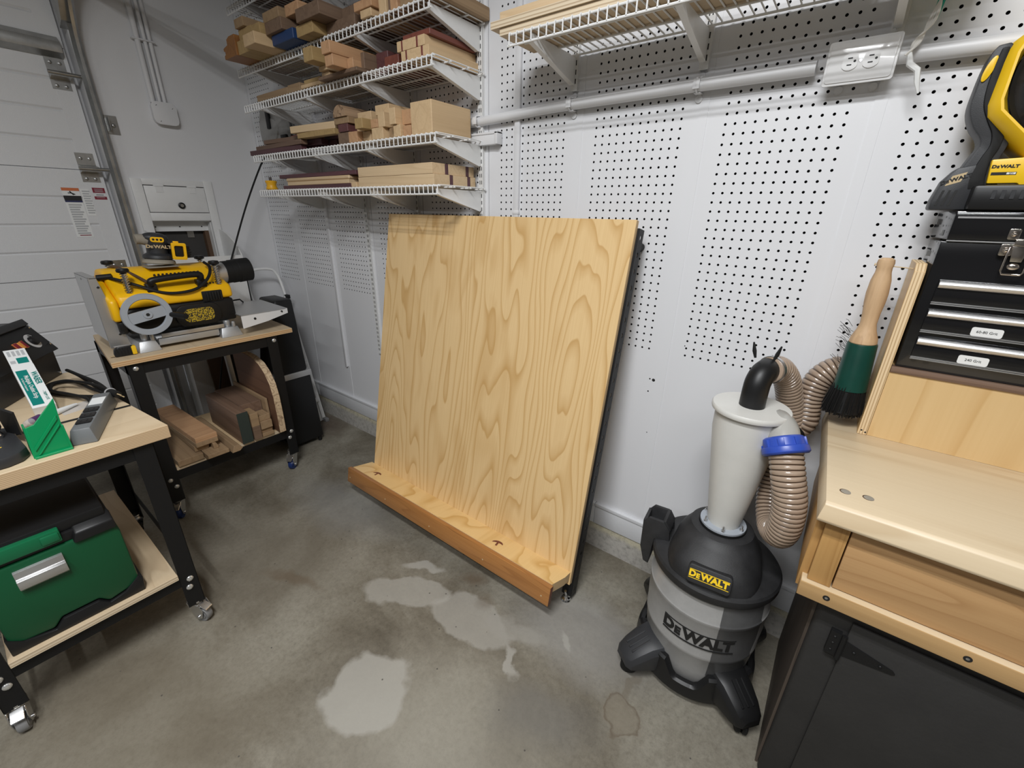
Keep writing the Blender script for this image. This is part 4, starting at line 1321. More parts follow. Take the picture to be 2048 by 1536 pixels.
def perforated(mb, x, y0, y1, z0, z1, T, pitch=0.0508):
    """web in the yz plane with a row of oval holes"""
    n = int((y1 - y0) / pitch)
    pitch = (y1 - y0) / n
    zc = (z0 + z1) / 2
    for i in range(n):
        c_ = y0 + (i + .5) * pitch
        k = 12
        hole = [(c_ + 0.008 * math.cos(2 * PI * j / k), zc + 0.0055 * math.sin(2 * PI * j / k)) for j in range(k)]
        out = []
        for j in range(k):
            a = 2 * PI * j / k
            ca, sa = math.cos(a), math.sin(a)
            q = max(abs(ca), abs(sa))
            out.append((c_ + pitch / 2 * ca / q, zc + (z1 - z0) / 2 * sa / q))
        for dx in (-.001, .001):
            vs = [tuple(T @ Vector((x + dx, p[0], p[1]))) for p in hole + out]
            crn = {1: (pitch / 2, 1), 4: (-pitch / 2, 1), 7: (-pitch / 2, -1), 10: (pitch / 2, -1)}
            fs = []
            for j in range(k):
                j2 = (j + 1) % k
                if j in crn:
                    vs.append(tuple(T @ Vector((x + dx, c_ + crn[j][0], zc + crn[j][1] * (z1 - z0) / 2))))
                    fs.append((j, k + j, len(vs) - 1, k + j2, j2))
                else:
                    fs.append((j, k + j, k + j2, j2))
            mb.add(vs, fs)


for x, s in ((0.2245, 1), (-1.001, -1)):
    mb = MB()
    perforated(mb, x, -0.115, 1.255, -0.062, -0.0195, TP)
    mb.box(min(x, x - s * .04), max(x, x - s * .04), -0.115, 1.255, -0.0215, -0.0195, 0, TP)
    mb.box(x - .0012, x + .0012, -0.120, -0.115, -0.062, -0.0195, 0, TP)
    put('leg', mb, 'blackm', pn)
for y0 in (0.02, 1.18):
    put('cross_rail', MB().box(-1.0, 0.222, y0, y0 + 0.04, -0.06, -0.0225, 0, TP), 'blackm', pn)
for x in (0.205, -0.98):
    mb = MB()
    mb.cyl((x, -0.335, 0.004), (x, -0.345, 0.05), 0.005, n=10)
    mb.lathe([(0.020, 0), (0.0205, 0.004), (0.017, 0.010), (0.009, 0.014), (0.009, 0.022)], 24, Matrix.Translation((x, -0.337, 0)))
    put('levelling_foot', mb, 'chrome', pn)
    p_ = TP @ Vector((x, 1.20, -0.062))
    put('wall_bumper', MB().cyl(p_, (p_.x, -0.0005, p_.z), 0.012, n=14), 'blackr', pn)

# ------------------------------------------------------------------ shop vacuum with cyclone
VX, VY = 0.662, -0.265
M['window'] = plain('smoked_tank_window', (0.085, 0.085, 0.085), 0.3, vary=0.2)
va = thing('shop_vacuum', 'grey and black shop vacuum with cloudy cyclone cone on top and ribbed hoses', 'vacuum', (VX, VY, 0))
TV = Matrix.Translation((VX, VY, 0))
prof = [(0.150, 0.055), (0.153, 0.06), (0.160, 0.12), (0.166, 0.185), (0.1685, 0.190), (0.1685, 0.200), (0.167, 0.205), (0.171, 0.27), (0.171, 0.325), (0.1735, 0.330), (0.1735, 0.338), (0.170, 0.343), (0.165, 0.425)]
tk = put('tank', MB().lathe(prof, 64, TV), 'tank', va)
AX = math.atan2(-0.985, 0.10)           # direction the front of the machine faces


def ontank(R, z, a0):
    return lambda p: (VX + (R + p[2]) * math.cos(a0 + p[0] / R), VY + (R + p[2]) * math.sin(a0 + p[0] / R), z + p[1])


mb = MB()
logo(mb, 0.035, None, 0, ontank(0.1712, 0.262, AX + .04), True, thick=0.0024, wide=1.0)
put('wordmark', mb, 'ink', tk)
mb = MB()
# darker translucent level window down the right side of the tank
a0, a1 = AX + 0.32, AX + 1.1
vs, fs = [], []
pz = [(z_, r_) for r_, z_ in prof[2:]]
for i in range(17):
    a = a0 + (a1 - a0) * i / 16
    vs += [(VX + (r_ + .0006) * math.cos(a), VY + (r_ + .0006) * math.sin(a), z_) for z_, r_ in pz]
k = len(pz)
for i in range(16):
    for j in range(k - 1):
        fs.append((i * k + j, (i + 1) * k + j, (i + 1) * k + j + 1, i * k + j + 1))
mb.add(vs, fs)
put('level_window', mb, 'window', tk)
# caster skirt with two scoops, and four caster pods
n = 96
vs, fs = [], []
for i in range(n):
    a = 2 * PI * i / n
    rel = (a - AX) / (PI / 2)
    d = abs(rel - round(rel)) * PI / 2          # distance from nearest face centre
    hi = 0.082 if d < 0.20 else (0.082 + (d - 0.20) / 0.16 * 0.05 if d < 0.36 else 0.132)
    for (r_, z_) in ((0.168, 0.03), (0.185, 0.034), (0.186, 0.05), (0.184, hi - 0.006), (0.176, hi), (0.163, hi)):
        vs.append((VX + r_ * math.cos(a), VY + r_ * math.sin(a), z_))
for i in range(n):
    i2 = (i + 1) % n
    for j in range(6):
        j2 = (j + 1) % 6
        fs.append((i * 6 + j, i2 * 6 + j, i2 * 6 + j2, i * 6 + j2))
sk = put('caster_skirt', MB().add(vs, fs), 'blackp', va)
put('tank_floor', MB().lathe([(0.168, 0.04), (0.168, 0.05)], 40, TV), 'blackp', va)
for q in range(4):
    a = AX + PI / 4 + q * PI / 2
    d = Vector((math.cos(a), math.sin(a), 0))
    sd = Vector((-d.y, d.x, 0))
    T = frame((VX, VY, 0), d, sd, (0, 0, 1))
    mb = MB()
    secs = [(0.155, 0.062, 0.055, 0.148), (0.19, 0.056, 0.055, 0.140), (0.23, 0.050, 0.058, 0.118), (0.256, 0.043, 0.058, 0.098), (0.268, 0.028, 0.06, 0.084)]
    vs, fs = [], []
    for (x, hw, zb, zt) in secs:
        pts = [(-hw, zb), (-hw, zt - 0.025), (-hw * .8, zt - .008), (-hw * .45, zt), (hw * .45, zt), (hw * .8, zt - .008), (hw, zt - .025), (hw, zb)]
        vs += [tuple(T @ Vector((x, p[0], p[1]))) for p in pts]
    for i in range(len(secs) - 1):
        for j in range(8):
            j2 = (j + 1) % 8
            fs.append((i * 8 + j, i * 8 + j2, (i + 1) * 8 + j2, (i + 1) * 8 + j))
    fs += [tuple(range(8)), tuple(range(32, 40))[::-1]]
    mb.add(vs, fs)
    for yy in (-0.018, 0.0, 0.018):
        mb.quadbox([(T @ Vector(p)) for p in ((.185, yy - .003, .132), (.245, yy - .003, .100), (.245, yy + .003, .100), (.185, yy + .003, .132))],
                   [(T @ Vector(p)) for p in ((.185, yy - .003, .144), (.245, yy - .003, .1115), (.245, yy + .003, .1115), (.185, yy + .003, .144))])
    pod = put('caster_pod', mb, 'darkp' if q % 2 else 'blackp', va, bevel=0.004)
    c_ = T @ Vector((0.238, 0, 0.027))
    w_ = MB()
    ax = (d * .55 + sd * .8).normalized()
    for s in (-1, 1):
        T2 = Matrix.Translation(c_ + ax * s * 0.009) @ ax.to_track_quat('Z', 'Y').to_matrix().to_4x4()
        w_.lathe([(0.010, -0.007), (0.023, -0.007), (0.026, -0.004), (0.026, 0.004), (0.023, 0.007), (0.010, 0.007)], 20, T2)
        w_.lathe([(0.017, -0.0075 * s), (0.012, -0.0085 * s)], 16, T2, 1)
    w_.cyl(c_, (c_.x, c_.y, 0.062), 0.008, n=10)
    put('wheel', w_, ['blackr', 'chrome'], pod)
# lid: flat rim with a blunt dome that bulges toward the front
lidp = [(0.166, 0.415), (0.178, 0.418), (0.181, 0.426), (0.181, 0.443), (0.176, 0.450), (0.150, 0.458), (0.10, 0.462)]
lid = put('lid', MB().lathe(lidp, 64, TV), 'dustp', va)
secs = [(0.452, 0.122, 0.050), (0.475, 0.121, 0.047), (0.500, 0.116, 0.036), (0.520, 0.108, 0.022), (0.535, 0.098, 0.010), (0.546, 0.090, 0.003), (0.556, 0.086, 0.0), (0.559, 0.078, 0.0)]
vs, fs = [], []
n = 72
for (z_, r0_, ex) in secs:
    for i in range(n):
        a = 2 * PI * i / n
        c_ = max(0.0, math.cos(a - AX))
        r_ = r0_ + ex * min(1.0, c_ * 1.25) ** 1.6
        vs.append((VX + r_ * math.cos(a), VY + r_ * math.sin(a), z_))
for j in range(len(secs) - 1):
    for i in range(n):
        i2 = (i + 1) % n
        fs.append((j * n + i, j * n + i2, (j + 1) * n + i2, (j + 1) * n + i))
fs.append(tuple((len(secs) - 1) * n + i for i in range(n)))
put('dome', MB().add(vs, fs), 'dustp', lid)
TF = frame((VX + 0.164 * math.cos(AX), VY + 0.164 * math.sin(AX), 0.488), (-math.sin(AX), math.cos(AX), 0), Vector((-math.cos(AX) * .35, -math.sin(AX) * .35, .94)).normalized(), Vector((math.cos(AX) * .94, math.sin(AX) * .94, .35)).normalized())
mb = MB().prism(rrect(0.112, 0.052, 0.010, 4), -0.03, 0.006, 0, TF)
bd = put('badge_plate', mb, 'dustp', lid, bevel=0.003)
mb = MB()
logo(mb, 0.0165, TF @ Matrix.Translation((0, 0, 0.0065)) @ Matrix.Scale(0.84, 4, (1, 0, 0)), 0, None, True, thick=0.0012)
put('badge', mb, 'yellogo', lid)
# boxy clasp / carry handle standing at the left of the lid
aH = math.atan2(-0.10, -0.99)
d = Vector((math.cos(aH), math.sin(aH), 0))
sd = Vector((-d.y, d.x, 0))
T = frame((VX, VY, 0), d, sd, (0, 0, 1))
XZ = T @ frame((0, 0, 0), (1, 0, 0), (0, 0, 1), (0, -1, 0))
mb = MB()
for s_ in (-1, 1):
    h0, h1 = (0.030, 0.040) if s_ > 0 else (-0.040, -0.030)
    mb.prism([(0.13, 0.455), (0.176, 0.448), (0.184, 0.345), (0.200, 0.350), (0.214, 0.40), (0.216, 0.50), (0.20, 0.522), (0.155, 0.522), (0.135, 0.495)], h0, h1, 0, XZ)
mb.prism([(0.183, 0.340), (0.200, 0.345), (0.216, 0.40), (0.218, 0.505), (0.208, 0.505), (0.206, 0.41), (0.192, 0.36), (0.183, 0.36)], -0.036, 0.036, 0, XZ)
mb.prism([(0.135, 0.470), (0.207, 0.470), (0.207, 0.478), (0.135, 0.478)], -0.032, 0.032, 0, XZ)
mb.prism([(0.132, 0.495), (0.142, 0.492), (0.160, 0.522), (0.150, 0.524)], -0.036, 0.036, 0, XZ)
put('side_handle', mb, 'dustp', lid, bevel=0.002)
# flange with bolts, cyclone cone, lid
mb = MB().lathe([(0.0645, 0.559), (0.0645, 0.5665)], 40, TV)
put('gasket', mb, 'blackr', va)
fl_ = put('flange', MB().lathe([(0.040, 0.5665), (0.0625, 0.5665), (0.0625, 0.572), (0.047, 0.573)], 40, TV), 'gasket', va)
for k in range(6):
    a = AX + 0.1 + k * PI / 3
    c_ = Vector((VX + 0.055 * math.cos(a), VY + 0.055 * math.sin(a), 0.572))
    mb = MB().cyl(c_, c_ + Vector((0, 0, 0.018)), 0.0028, n=8)
    mb.cyl(c_, c_ + Vector((0, 0, 0.006)), 0.0055, n=6)
    put('bolt', mb, 'zinc', fl_)
cy = put('cyclone', MB().lathe([(0.043, 0.572), (0.0465, 0.590), (0.083, 0.875), (0.084, 0.937)], 56, TV), 'cyc', va)
put('cyclone_lid', MB().lathe([(0.084, 0.930), (0.0945, 0.934), (0.0955, 0.938), (0.0955, 0.944), (0.093, 0.948), (0.01, 0.949)], 56, TV), 'cyc', va)


def hose(name, path, r, parent, pitch=0.0115):
    pts = [Vector(p) for p in smooth_path(path, 40)]
    L_ = [0.0]
    for a, b in zip(pts, pts[1:]):
        L_.append(L_[-1] + (b - a).length)
    tot = L_[-1]
    nr = max(4, int(tot / pitch))
    step = [0.0, 0.14, 0.45, 0.74]
    off = [0.1, 0.9, 1.0, 0.85]
    ps, rad = [], []
    j = 0
    for i in range(nr):
        for s_, o_ in zip(step, off):
            t = (i + s_) / nr * tot
            while j < len(L_) - 2 and L_[j + 1] < t:
                j += 1
            f = (t - L_[j]) / max(1e-9, L_[j + 1] - L_[j])
            ps.append(pts[j].lerp(pts[j + 1], f))
            rad.append(r - 0.0032 + 0.0032 * o_)
    mb = MB()
    n0 = 22
    mb.tube(ps, r, n0, 0, False, rad)
    for fi in range(len(ps) - 1):
        if fi % 4 in (0, 3):
            pass
    cnt = len(ps) - 1
    for i in range(cnt):
        if i % 4 == 3 or i % 4 == 0:
            for q_ in range(n0):
                mb.m[i * n0 + q_] = 1 if i % 4 == 3 else 0
    return put(name, mb, ['hose', 'hoserib'], parent, ang=50)


# inlet stub, collar and the hanging hose loop
i0, i1 = Vector((0.722, -0.300, 0.905)), Vector((0.757, -0.322, 0.882))
ci = put('inlet_stub', MB().tube(smooth_path([(0.715, -0.225, 0.905), (0.732, -0.262, 0.915), (0.746, -0.295, 0.912), (0.757, -0.322, 0.890)], 6), 0.036, 20), 'smoke', va)
dd = Vector((0.42, -0.42, -0.80)).normalized()
T = Matrix.Translation(Vector((0.748, -0.312, 0.905))) @ dd.to_track_quat('Z', 'Y').to_matrix().to_4x4()
mb = MB().lathe([(0.038, 0.0), (0.045, 0.004), (0.047, 0.024), (0.052, 0.026), (0.053, 0.040), (0.048, 0.045), (0.040, 0.045)], 20, T)
for k in range(8):
    a = k * PI / 4
    R_ = T @ Matrix.Rotation(a, 4, 'Z')
    mb.box(0.043, 0.0495, -0.007, 0.007, 0.006, 0.026, 0, R_)
put('blue_collar', mb, 'bluep', va, bevel=0.001, label='blue collar')
hose('hose', [tuple(T @ Vector((0, 0, 0.036))), (0.782, -0.352, 0.825), (0.800, -0.362, 0.765), (0.806, -0.358, 0.700), (0.800, -0.335, 0.648), (0.782, -0.285, 0.630), (0.763, -0.232, 0.668), (0.752, -0.190, 0.735), (0.748, -0.165, 0.80)], 0.0385, va)
put('hose_joint', MB().tube([(0.745, -0.166, 0.795), (0.748, -0.150, 0.84), (0.76, -0.13, 0.86)], 0.036, 20), 'blackr', va)
# elbow on the cyclone lid
el = [(VX, VY, 0.945), (VX, VY, 0.992), (VX + 0.001, VY + 0.006, 1.016), (VX + 0.006, VY + 0.022, 1.034), (VX + 0.014, VY + 0.050, 1.040)]
put('elbow', MB().tube(smooth_path(el, 8), 0.031, 24), 'blackp', va)
hose('hose', [(VX + 0.016, VY + 0.040, 1.040), (VX + 0.034, VY + 0.085, 1.035), (VX + 0.056, VY + 0.128, 0.995), (VX + 0.074, VY + 0.155, 0.93), (VX + 0.09, VY + 0.165, 0.87), (VX + 0.103, VY + 0.175, 0.845), (0.783, -0.085, 0.875), (0.778, -0.075, 0.94), (0.788, -0.062, 0.995), (0.82, -0.047, 1.028), (0.862, -0.042, 1.03)], 0.034, va)
cl = MB()
dd = Vector((0.35, 0.93, 0.0)).normalized()
Tc = Matrix.Translation(Vector((VX + 0.020, VY + 0.050, 1.040))) @ dd.to_track_quat('Z', 'Y').to_matrix().to_4x4()
cl.lathe([(0.0345, -0.005), (0.0362, -0.005), (0.0362, 0.005), (0.0345, 0.005)], 28, Tc)
put('hose_clamp', cl, 'zinc', va)
for (dx, tx) in ((-0.032, -0.044), (0.010, 0.020)):
    b0 = Vector((VX + 0.010 + dx, VY + 0.040, 1.066))
    mb = MB().tube([b0, b0.lerp(Vector((VX + .010 + tx, VY + .045, 1.102)), .5), (VX + 0.010 + tx, VY + 0.045, 1.106)], 0.004, 8, radii=[0.0028, 0.0052, 0.002])
    put('clamp_tail', mb, 'blackp', va)

# ------------------------------------------------------------------ workbench at right
be = thing('workbench', 'pale wood topped workbench with alder drawer and dark cabinet base at right', 'workbench', (1.3, -0.28, 0))
BX1 = 2.3
T = frame((0, 0, 0), (0, 1, 0), (0, 0, 1), (1, 0, 0))
vs, fs = [], []
prof = [(-0.010, 0.858), (-0.010, 0.90), (-0.545, 0.90), (-0.552, 0.894), (-0.560, 0.864), (-0.558, 0.858)]
for i, (y, z) in enumerate(prof):
    ins = 0.006 if z > 0.893 else 0.0
    xl = 0.8225 + (0.846 - 0.8225) * (-y / 0.546)
    vs.append((xl + ins, y, z))
for (y, z) in prof:
    vs.append((BX1, y, z))
k = len(prof)
fs = [tuple(range(k)), tuple(range(k, 2 * k))[::-1]] + [(i, k + i, k + (i + 1) % k, (i + 1) % k) for i in range(k)]
put('bench_top', MB().add(vs, fs), 'bench', be, bevel=0.0015)
mb = MB()
for x, y in ((0.881, -0.487), (0.918, -0.484)):
    mb.lathe([(0.0095, 0), (0.0095, 0.0004)], 20, Matrix.Translation((x, y, 0.9)))
    mb.lathe([(0.0085, 0.0004), (0.006, 0.0007)], 20, Matrix.Translation((x + .001, y, 0.9)), 1)
put('dog_hole', mb, ['brownfr', 'dirt'], be)
put('upright', MB().box(0.866, 0.906, -0.532, -0.50, 0.697, 0.857), 'alderv', be, bevel=0.001)
put('side_panel', MB().box(0.851, 0.866, -0.515, -0.02, 0.660, 0.857), 'alderv', be, bevel=0.001)
put('front_rail', MB().box(0.856, BX1, -0.545, -0.505, 0.659, 0.696, [0, 1, 0, 0, 0, 0]), ['alderp', 'bench'], be, bevel=0.0015)
for x in (0.9055, 1.117, 1.33):
    mb = MB().lathe([(0.0062, 0), (0.0062, 0.0006)], 18, frame((x, -0.5452, 0.679), (1, 0, 0), (0, 0, 1), (0, -1, 0)))
    mb.lathe([(0.0028, 0.0006), (0.002, 0.001)], 12, frame((x, -0.5452, 0.679), (1, 0, 0), (0, 0, 1), (0, -1, 0)), 1)
    put('rail_screw', mb, ['ink', 'zinc'], be)
put('drawer', MB().box(0.909, 1.62, -0.529, -0.505, 0.6985, 0.846), 'alder', be, bevel=0.0012)
put('frame_back', MB().box(0.87, BX1, -0.505, -0.02, 0.70, 0.71), 'alderp', be)
cb = MB().box(0.905, BX1, -0.50, -0.02, 0.0, 0.658)
cab = put('cabinet', cb, ['cabgrey'], be, bevel=0.012, seg=3)
put('side_board', MB().box(0.8985, 0.9045, -0.475, -0.02, 0.0, 0.658), 'cabside', be)
dr = put('cabinet_door', MB().box(0.966, 1.62, -0.509, -0.5005, 0.03, 0.613), 'cabgrey', be, bevel=0.002)
mb = MB().box(0.938, 0.957, -0.5125, -0.5005, 0.515, 0.578)
mb.cyl((0.962, -0.514, 0.512), (0.962, -0.514, 0.58), 0.005, n=10)
mb.prism([(0.966, 0.566), (1.05, 0.545), (1.055, 0.539), (1.05, 0.535), (0.966, 0.523)], 0.509, 0.5115, 0, frame((0, 0, 0), (1, 0, 0), (0, 0, 1), (0, -1, 0)))
for x, z in ((0.947, 0.565), (0.947, 0.547), (0.947, 0.527), (0.985, 0.545), (1.03, 0.542)):
    mb.lathe([(0.0035, 0), (0.002, 0.0015)], 10, frame((x, -0.5122, z), (1, 0, 0), (0, 0, 1), (0, -1, 0)))
put('strap_hinge', mb, 'blackm', dr)

# plywood riser that carries the tool chest
ri = thing('chest_riser', 'plywood riser stand on the bench, its upright side beside the black tool chest', 'riser', (1.3, -0.1, 0.90))
mb = MB().box(0.9165, 2.2, -0.153, -0.135, 0.9005, 1.072)
put('front_panel', mb, 'riser', ri)
T = frame((0, 0, 0), (0, 1, 0), (0, 0, 1), (1, 0, 0))
mb = MB().prism([(-0.157, 0.9005), (-0.157, 1.305), (-0.140, 1.322), (-0.02, 1.322), (-0.02, 0.9005)], 0.8965, 0.9155, 0, T, 1)
put('side_panel', mb, ['riser', 'edgex'], ri, bevel=0.0008, seg=1)
put('shelf', MB().box(0.9165, 2.2, -0.135, -0.02, 1.058, 1.0865), 'riser', ri)
put('edge_strip', MB().box(0.9165, 2.2, -0.157, -0.1355, 1.0725, 1.0865), 'walnut', ri, bevel=0.0008)
mb = MB()
for (x, z) in ((0.9035, 0.912), (0.912, 0.908)):
    mb.lathe([(0.0022, 0), (0.0015, 0.0006)], 10, frame((x, -0.1572, z), (1, 0, 0), (0, 0, 1), (0, -1, 0)))
put('nail_heads', mb, 'ink', ri)

# ------------------------------------------------------------------ black tool chest
tc_ = thing('tool_chest', 'glossy black tool chest with silver drawer pulls on the plywood riser', 'tool chest', (1.3, -0.08, 1.087))
X1 = 1.55


def cbx(name, x0, x1, y0, y1, z0, z1, mats, par, bevel=0.002, back=0.0055):
    """front face from x0 to x1; the left side runs back with a slight skew"""
    mb = MB()
    mb.add([(x0, y0, z0), (x1, y0, z0), (x1, y1, z0), (x0 - back, y1, z0), (x0, y0, z1), (x1, y0, z1), (x1, y1, z1), (x0 - back, y1, z1)],
           [(0, 3, 2, 1), (4, 5, 6, 7), (0, 1, 5, 4), (1, 2, 6, 5), (2, 3, 7, 6), (3, 0, 4, 7)], [0, 0, 0, 0, 0, 1] if len(mats) > 1 else 0)
    return put(name, mb, mats, par, bevel)


cbx('case', 0.9225, X1, -0.148, -0.018, 1.0873, 1.370, ['tboxblack', 'tboxside'], tc_)
ld_ = cbx('lid', 0.9285, X1, -0.155, -0.018, 1.3735, 1.430, ['tboxblack', 'tboxside'], tc_, bevel=0.004, back=0.014)
put('lid_trim', MB().box(0.934, X1, -0.1565, -0.1548, 1.416, 1.4195), 'brush', ld_)
put('seam_trim', MB().box(0.930, X1, -0.1555, -0.1478, 1.3705, 1.3730), 'brush', tc_)
mb = MB()
for (y, z) in ((-0.05, 1.408), (-0.115, 1.386), (-0.06, 1.34)):
    mb.cbox((0.9245 - (.0 if y < -.1 else .007), y, z), (0.006, 0.004, 0.012))
put('side_rivets', mb, 'zinc', tc_)
for i, (zt, zb, lo) in enumerate(((1.290, 1.275, 1.2415), (1.226, 1.212, 1.1785), (1.163, 1.148, 1.1155))):
    dw = put('drawer', MB().box(0.9415, X1, -0.157, -0.1485, lo - 0.003, zt + 0.002), 'tboxblack', tc_, bevel=0.0015)
    T = frame((0.943, -0.157, (zt + zb) / 2), (0, -1, 0), (0, 0, 1), (1, 0, 0))
    h = (zt - zb) / 2
    pr_ = [(0.0, -h), (0.004, -h), (0.0075, -h * .6), (0.009, 0), (0.0075, h * .6), (0.004, h), (0.0, h)]
    put('drawer_pull', MB().prism(pr_, 0, X1 - 0.943, 0, T), 'brush', dw)
    mb = MB().box(0.941, X1, -0.1585, -0.157, lo + 0.001, lo + 0.0028).box(0.941, X1, -0.1585, -0.157, lo - 0.0028, lo - 0.001)
    put('lower_lip', mb, 'brush', dw)
    if i:
        xc = 1.0445 if i == 1 else 1.042
        mb = MB().prism(rrect(0.048, 0.019, 0.004, 3), 0, 0.0008, 0, frame((xc, -0.157, lo + 0.0125), (1, 0, 0), (0, 0, 1), (0, -1, 0)))
        add_text(mb, '60-80 Grit' if i == 1 else '240 Grit', 0.0075, frame((xc, -0.1581, lo + 0.0125), (1, 0, 0), (0, 0, 1), (0, -1, 0)), 1, 0.0004)
        put('grit_label', mb, ['paper', 'ink'], dw)
T = frame((1.040, -0.1555, 0), (1, 0, 0), (0, 0, 1), (0, -1, 0))
mb = MB()
for dx in (-0.0165, 0.0165):
    mb.prism(rrect(0.017, 0.020, 0.003, 3, dx, 1.388), 0, 0.0025, 0, T)
    mb.prism(rrect(0.019, 0.022, 0.003, 3, dx * 1.15, 1.358), 0, 0.004, 0, T)
    mb.sphere(T @ Vector((dx, 1.388, 0.003)), 0.005, n=10)
    mb.sphere(T @ Vector((dx * 1.15, 1.358, 0.004)), 0.0055, n=10)
mb.prism(rrect(0.024, 0.012, 0.002, 3, 0, 1.372), 0, 0.008, 0, T)
mb.prism([(-0.012, 1.366), (0.012, 1.366), (0.008, 1.336), (-0.008, 1.336)], 0.002, 0.006, 0, T)
lp = [T @ Vector(p) for p in ((-0.016, 1.364, .008), (-0.016, 1.318, .009), (-0.013, 1.312, .009), (0.013, 1.312, .009), (0.016, 1.318, .009), (0.016, 1.364, .008))]
mb.tube(lp, 0.002, 8)
mb.sphere(T @ Vector((0, 1.327, 0.004)), (0.010, 0.004, 0.007), n=12)
put('latch', mb, 'nickel', tc_, bevel=0.0006)

# ------------------------------------------------------------------ cordless fan on the chest
fn = thing('jobsite_fan', 'yellow and black cordless jobsite fan standing on the black tool chest', 'fan', (1.03, -0.10, 1.431))
FZ = 1.4315
T = frame((0, -0.10, 0), (1, 0, 0), (0, 0, 1), (0, -1, 0))


def band(pts, w_, T_, y0, y1, mat, name, par, bevel=0.004):
    """ribbon of given half widths along a polyline in the xz plane, thick in y"""
    L_, R_ = [], []
    for i, p in enumerate(pts):
        a = Vector(pts[max(0, i - 1)][:2])
        b = Vector(pts[min(len(pts) - 1, i + 1)][:2])
        t = (b - a).normalized()
        nv = Vector((-t.y, t.x))
        L_.append((p[0] + nv.x * w_[i], p[1] + nv.y * w_[i]))
        R_.append((p[0] - nv.x * w_[i], p[1] - nv.y * w_[i]))
    return put(name, MB().prism(L_ + R_[::-1], y0, y1, 0, T_), mat, par, bevel)


ctr = [(0.949, 1.455), (0.941, 1.490), (0.943, 1.525), (0.949, 1.550), (0.946, 1.575), (0.934, 1.600), (0.921, 1.625), (0.914, 1.655), (0.913, 1.690), (0.914, 1.712), (0.913, 1.722)]
wd = [0.034, 0.031, 0.022, 0.020, 0.024, 0.029, 0.027, 0.020, 0.017, 0.014, 0.008]
P3 = smooth_path([(a, b, 0) for a, b in ctr], 4)
W3 = smooth_path([(w_, 0, 0) for w_ in wd], 4)
band([p[:2] for p in P3], [q[0] for q in W3], T, -0.03, 0.03, 'darkp', 'support_arm', fn, 0.005)
band([(p[0] + 0.002, p[1]) for p in P3[2:-3]], [q[0] * .38 for q in W3[2:-3]], T, 0.028, 0.0345, 'blackr', 'arm_grip', fn, 0.002)
md = MB().prism([(0.903 + 0.0065 * math.cos(a) + .004 * math.sin(a), 1.683 + 0.021 * math.sin(a)) for a in [2 * PI * k / 20 for k in range(20)]], 0.02, 0.0335, 0, T)
put('pivot_cap', md, 'yelfan', fn, bevel=0.001)
# base with battery
mb = MB().prism([(0.884, FZ), (0.884, 1.450), (0.892, 1.488), (0.908, 1.512), (0.945, 1.520), (0.955, 1.500), (0.955, FZ)], -0.028, 0.034, 0, T)
bt = put('battery', mb, 'darkp', fn, bevel=0.005)
mb = MB()
for k in range(3):
    x = 0.892 + k * 0.010
    mb.prism([(x, 1.440), (x + .004, 1.440), (x + .009, 1.470), (x + .005, 1.470)], 0.0335, 0.0346, 0, T)
put('battery_slots', mb, 'ink', bt)
mb = MB().prism([(0.898, 1.478), (0.920, 1.486), (0.926, 1.504), (0.905, 1.497)], 0.0335, 0.0345, 1, T)
tt = T @ frame((0.9125, 1.491, 0.0348), Vector((1, .36, 0)).normalized(), Vector((-.30, 1, 0)).normalized(), (0, 0, 1))
logo(mb, 0.0065, tt, 0, None, False, thick=0.0005)
put('battery_badge', mb, ['ink', 'gold'], bt)
put('base', MB().box(0.940, 1.34, -0.165, -0.05, FZ, 1.478), 'blackp', fn, bevel=0.006)
mb = MB()
for k in range(6):
    mb.box(0.968 + k * .013, 0.974 + k * .013, -0.1665, -0.164, 1.452, 1.468)
put('base_ribs', mb, 'darkp', fn)
mb = MB().prism([(0.9575, 1.481), (0.953, 1.524), (0.994, 1.526), (1.004, 1.531), (1.06, 1.531), (1.06, 1.468), (1.012, 1.468), (1.000, 1.481)], 0.034, 0.046, 0, T)
ft = put('face_plate', mb, 'yelfan', fn, bevel=0.0025)
mb = MB()
logo(mb, 0.0052, T @ Matrix.Translation((0.9755, 1.511, 0.0466)), 0, None, False, thick=0.0005)
mb.prism([(0.9585, 1.496), (0.9585, 1.501), (0.9935, 1.501), (0.9935, 1.496)], 0.0462, 0.0468, 0, T)
mb.prism([(0.980, 1.4968), (0.980, 1.5002), (0.9925, 1.5002), (0.9925, 1.4968)], 0.0464, 0.0471, 1, T)
add_text(mb, '20V', 0.0040, T @ Matrix.Translation((0.9865, 1.4985, 0.0474)), 0, 0.0003)
put('face_lettering', mb, ['ink', 'paper'], ft)
# fan drum, tilted back: yellow ring, black inner ring, guard wires
Tf = frame((1.075, -0.105, 1.660), (1, 0, 0), Vector((0, 0.10, 1)).normalized(), Vector((0, -1, 0.10)).normalized())
pr_ = [(0.148, -0.075), (0.158, -0.04), (0.160, 0.0), (0.155, 0.032), (0.143, 0.045), (0.139, 0.045), (0.137, 0.03), (0.136, -0.07)]
mb = MB()
oct_ = []
vs, fs = [], []
nseg = 48
for i in range(nseg):
    a = 2 * PI * i / nseg
    sq = 1.0 / max(abs(math.cos(a)), abs(math.sin(a)), (abs(math.cos(a)) + abs(math.sin(a))) / 1.36)
    sq = min(sq, 1.06)
    for (r_, z_) in pr_:
        f_ = sq if r_ > 0.138 else 1
        vs.append(tuple(Tf @ Vector((r_ * f_ * math.cos(a), r_ * f_ * math.sin(a), z_))))
k = len(pr_)
for i in range(nseg):
    i2 = (i + 1) % nseg
    for j in range(k):
        j2 = (j + 1) % k
        fs.append((i * k + j, i2 * k + j, i2 * k + j2, i * k + j2))
mb.add(vs, fs)
put('drum', mb, 'yelfan', fn, ang=40)
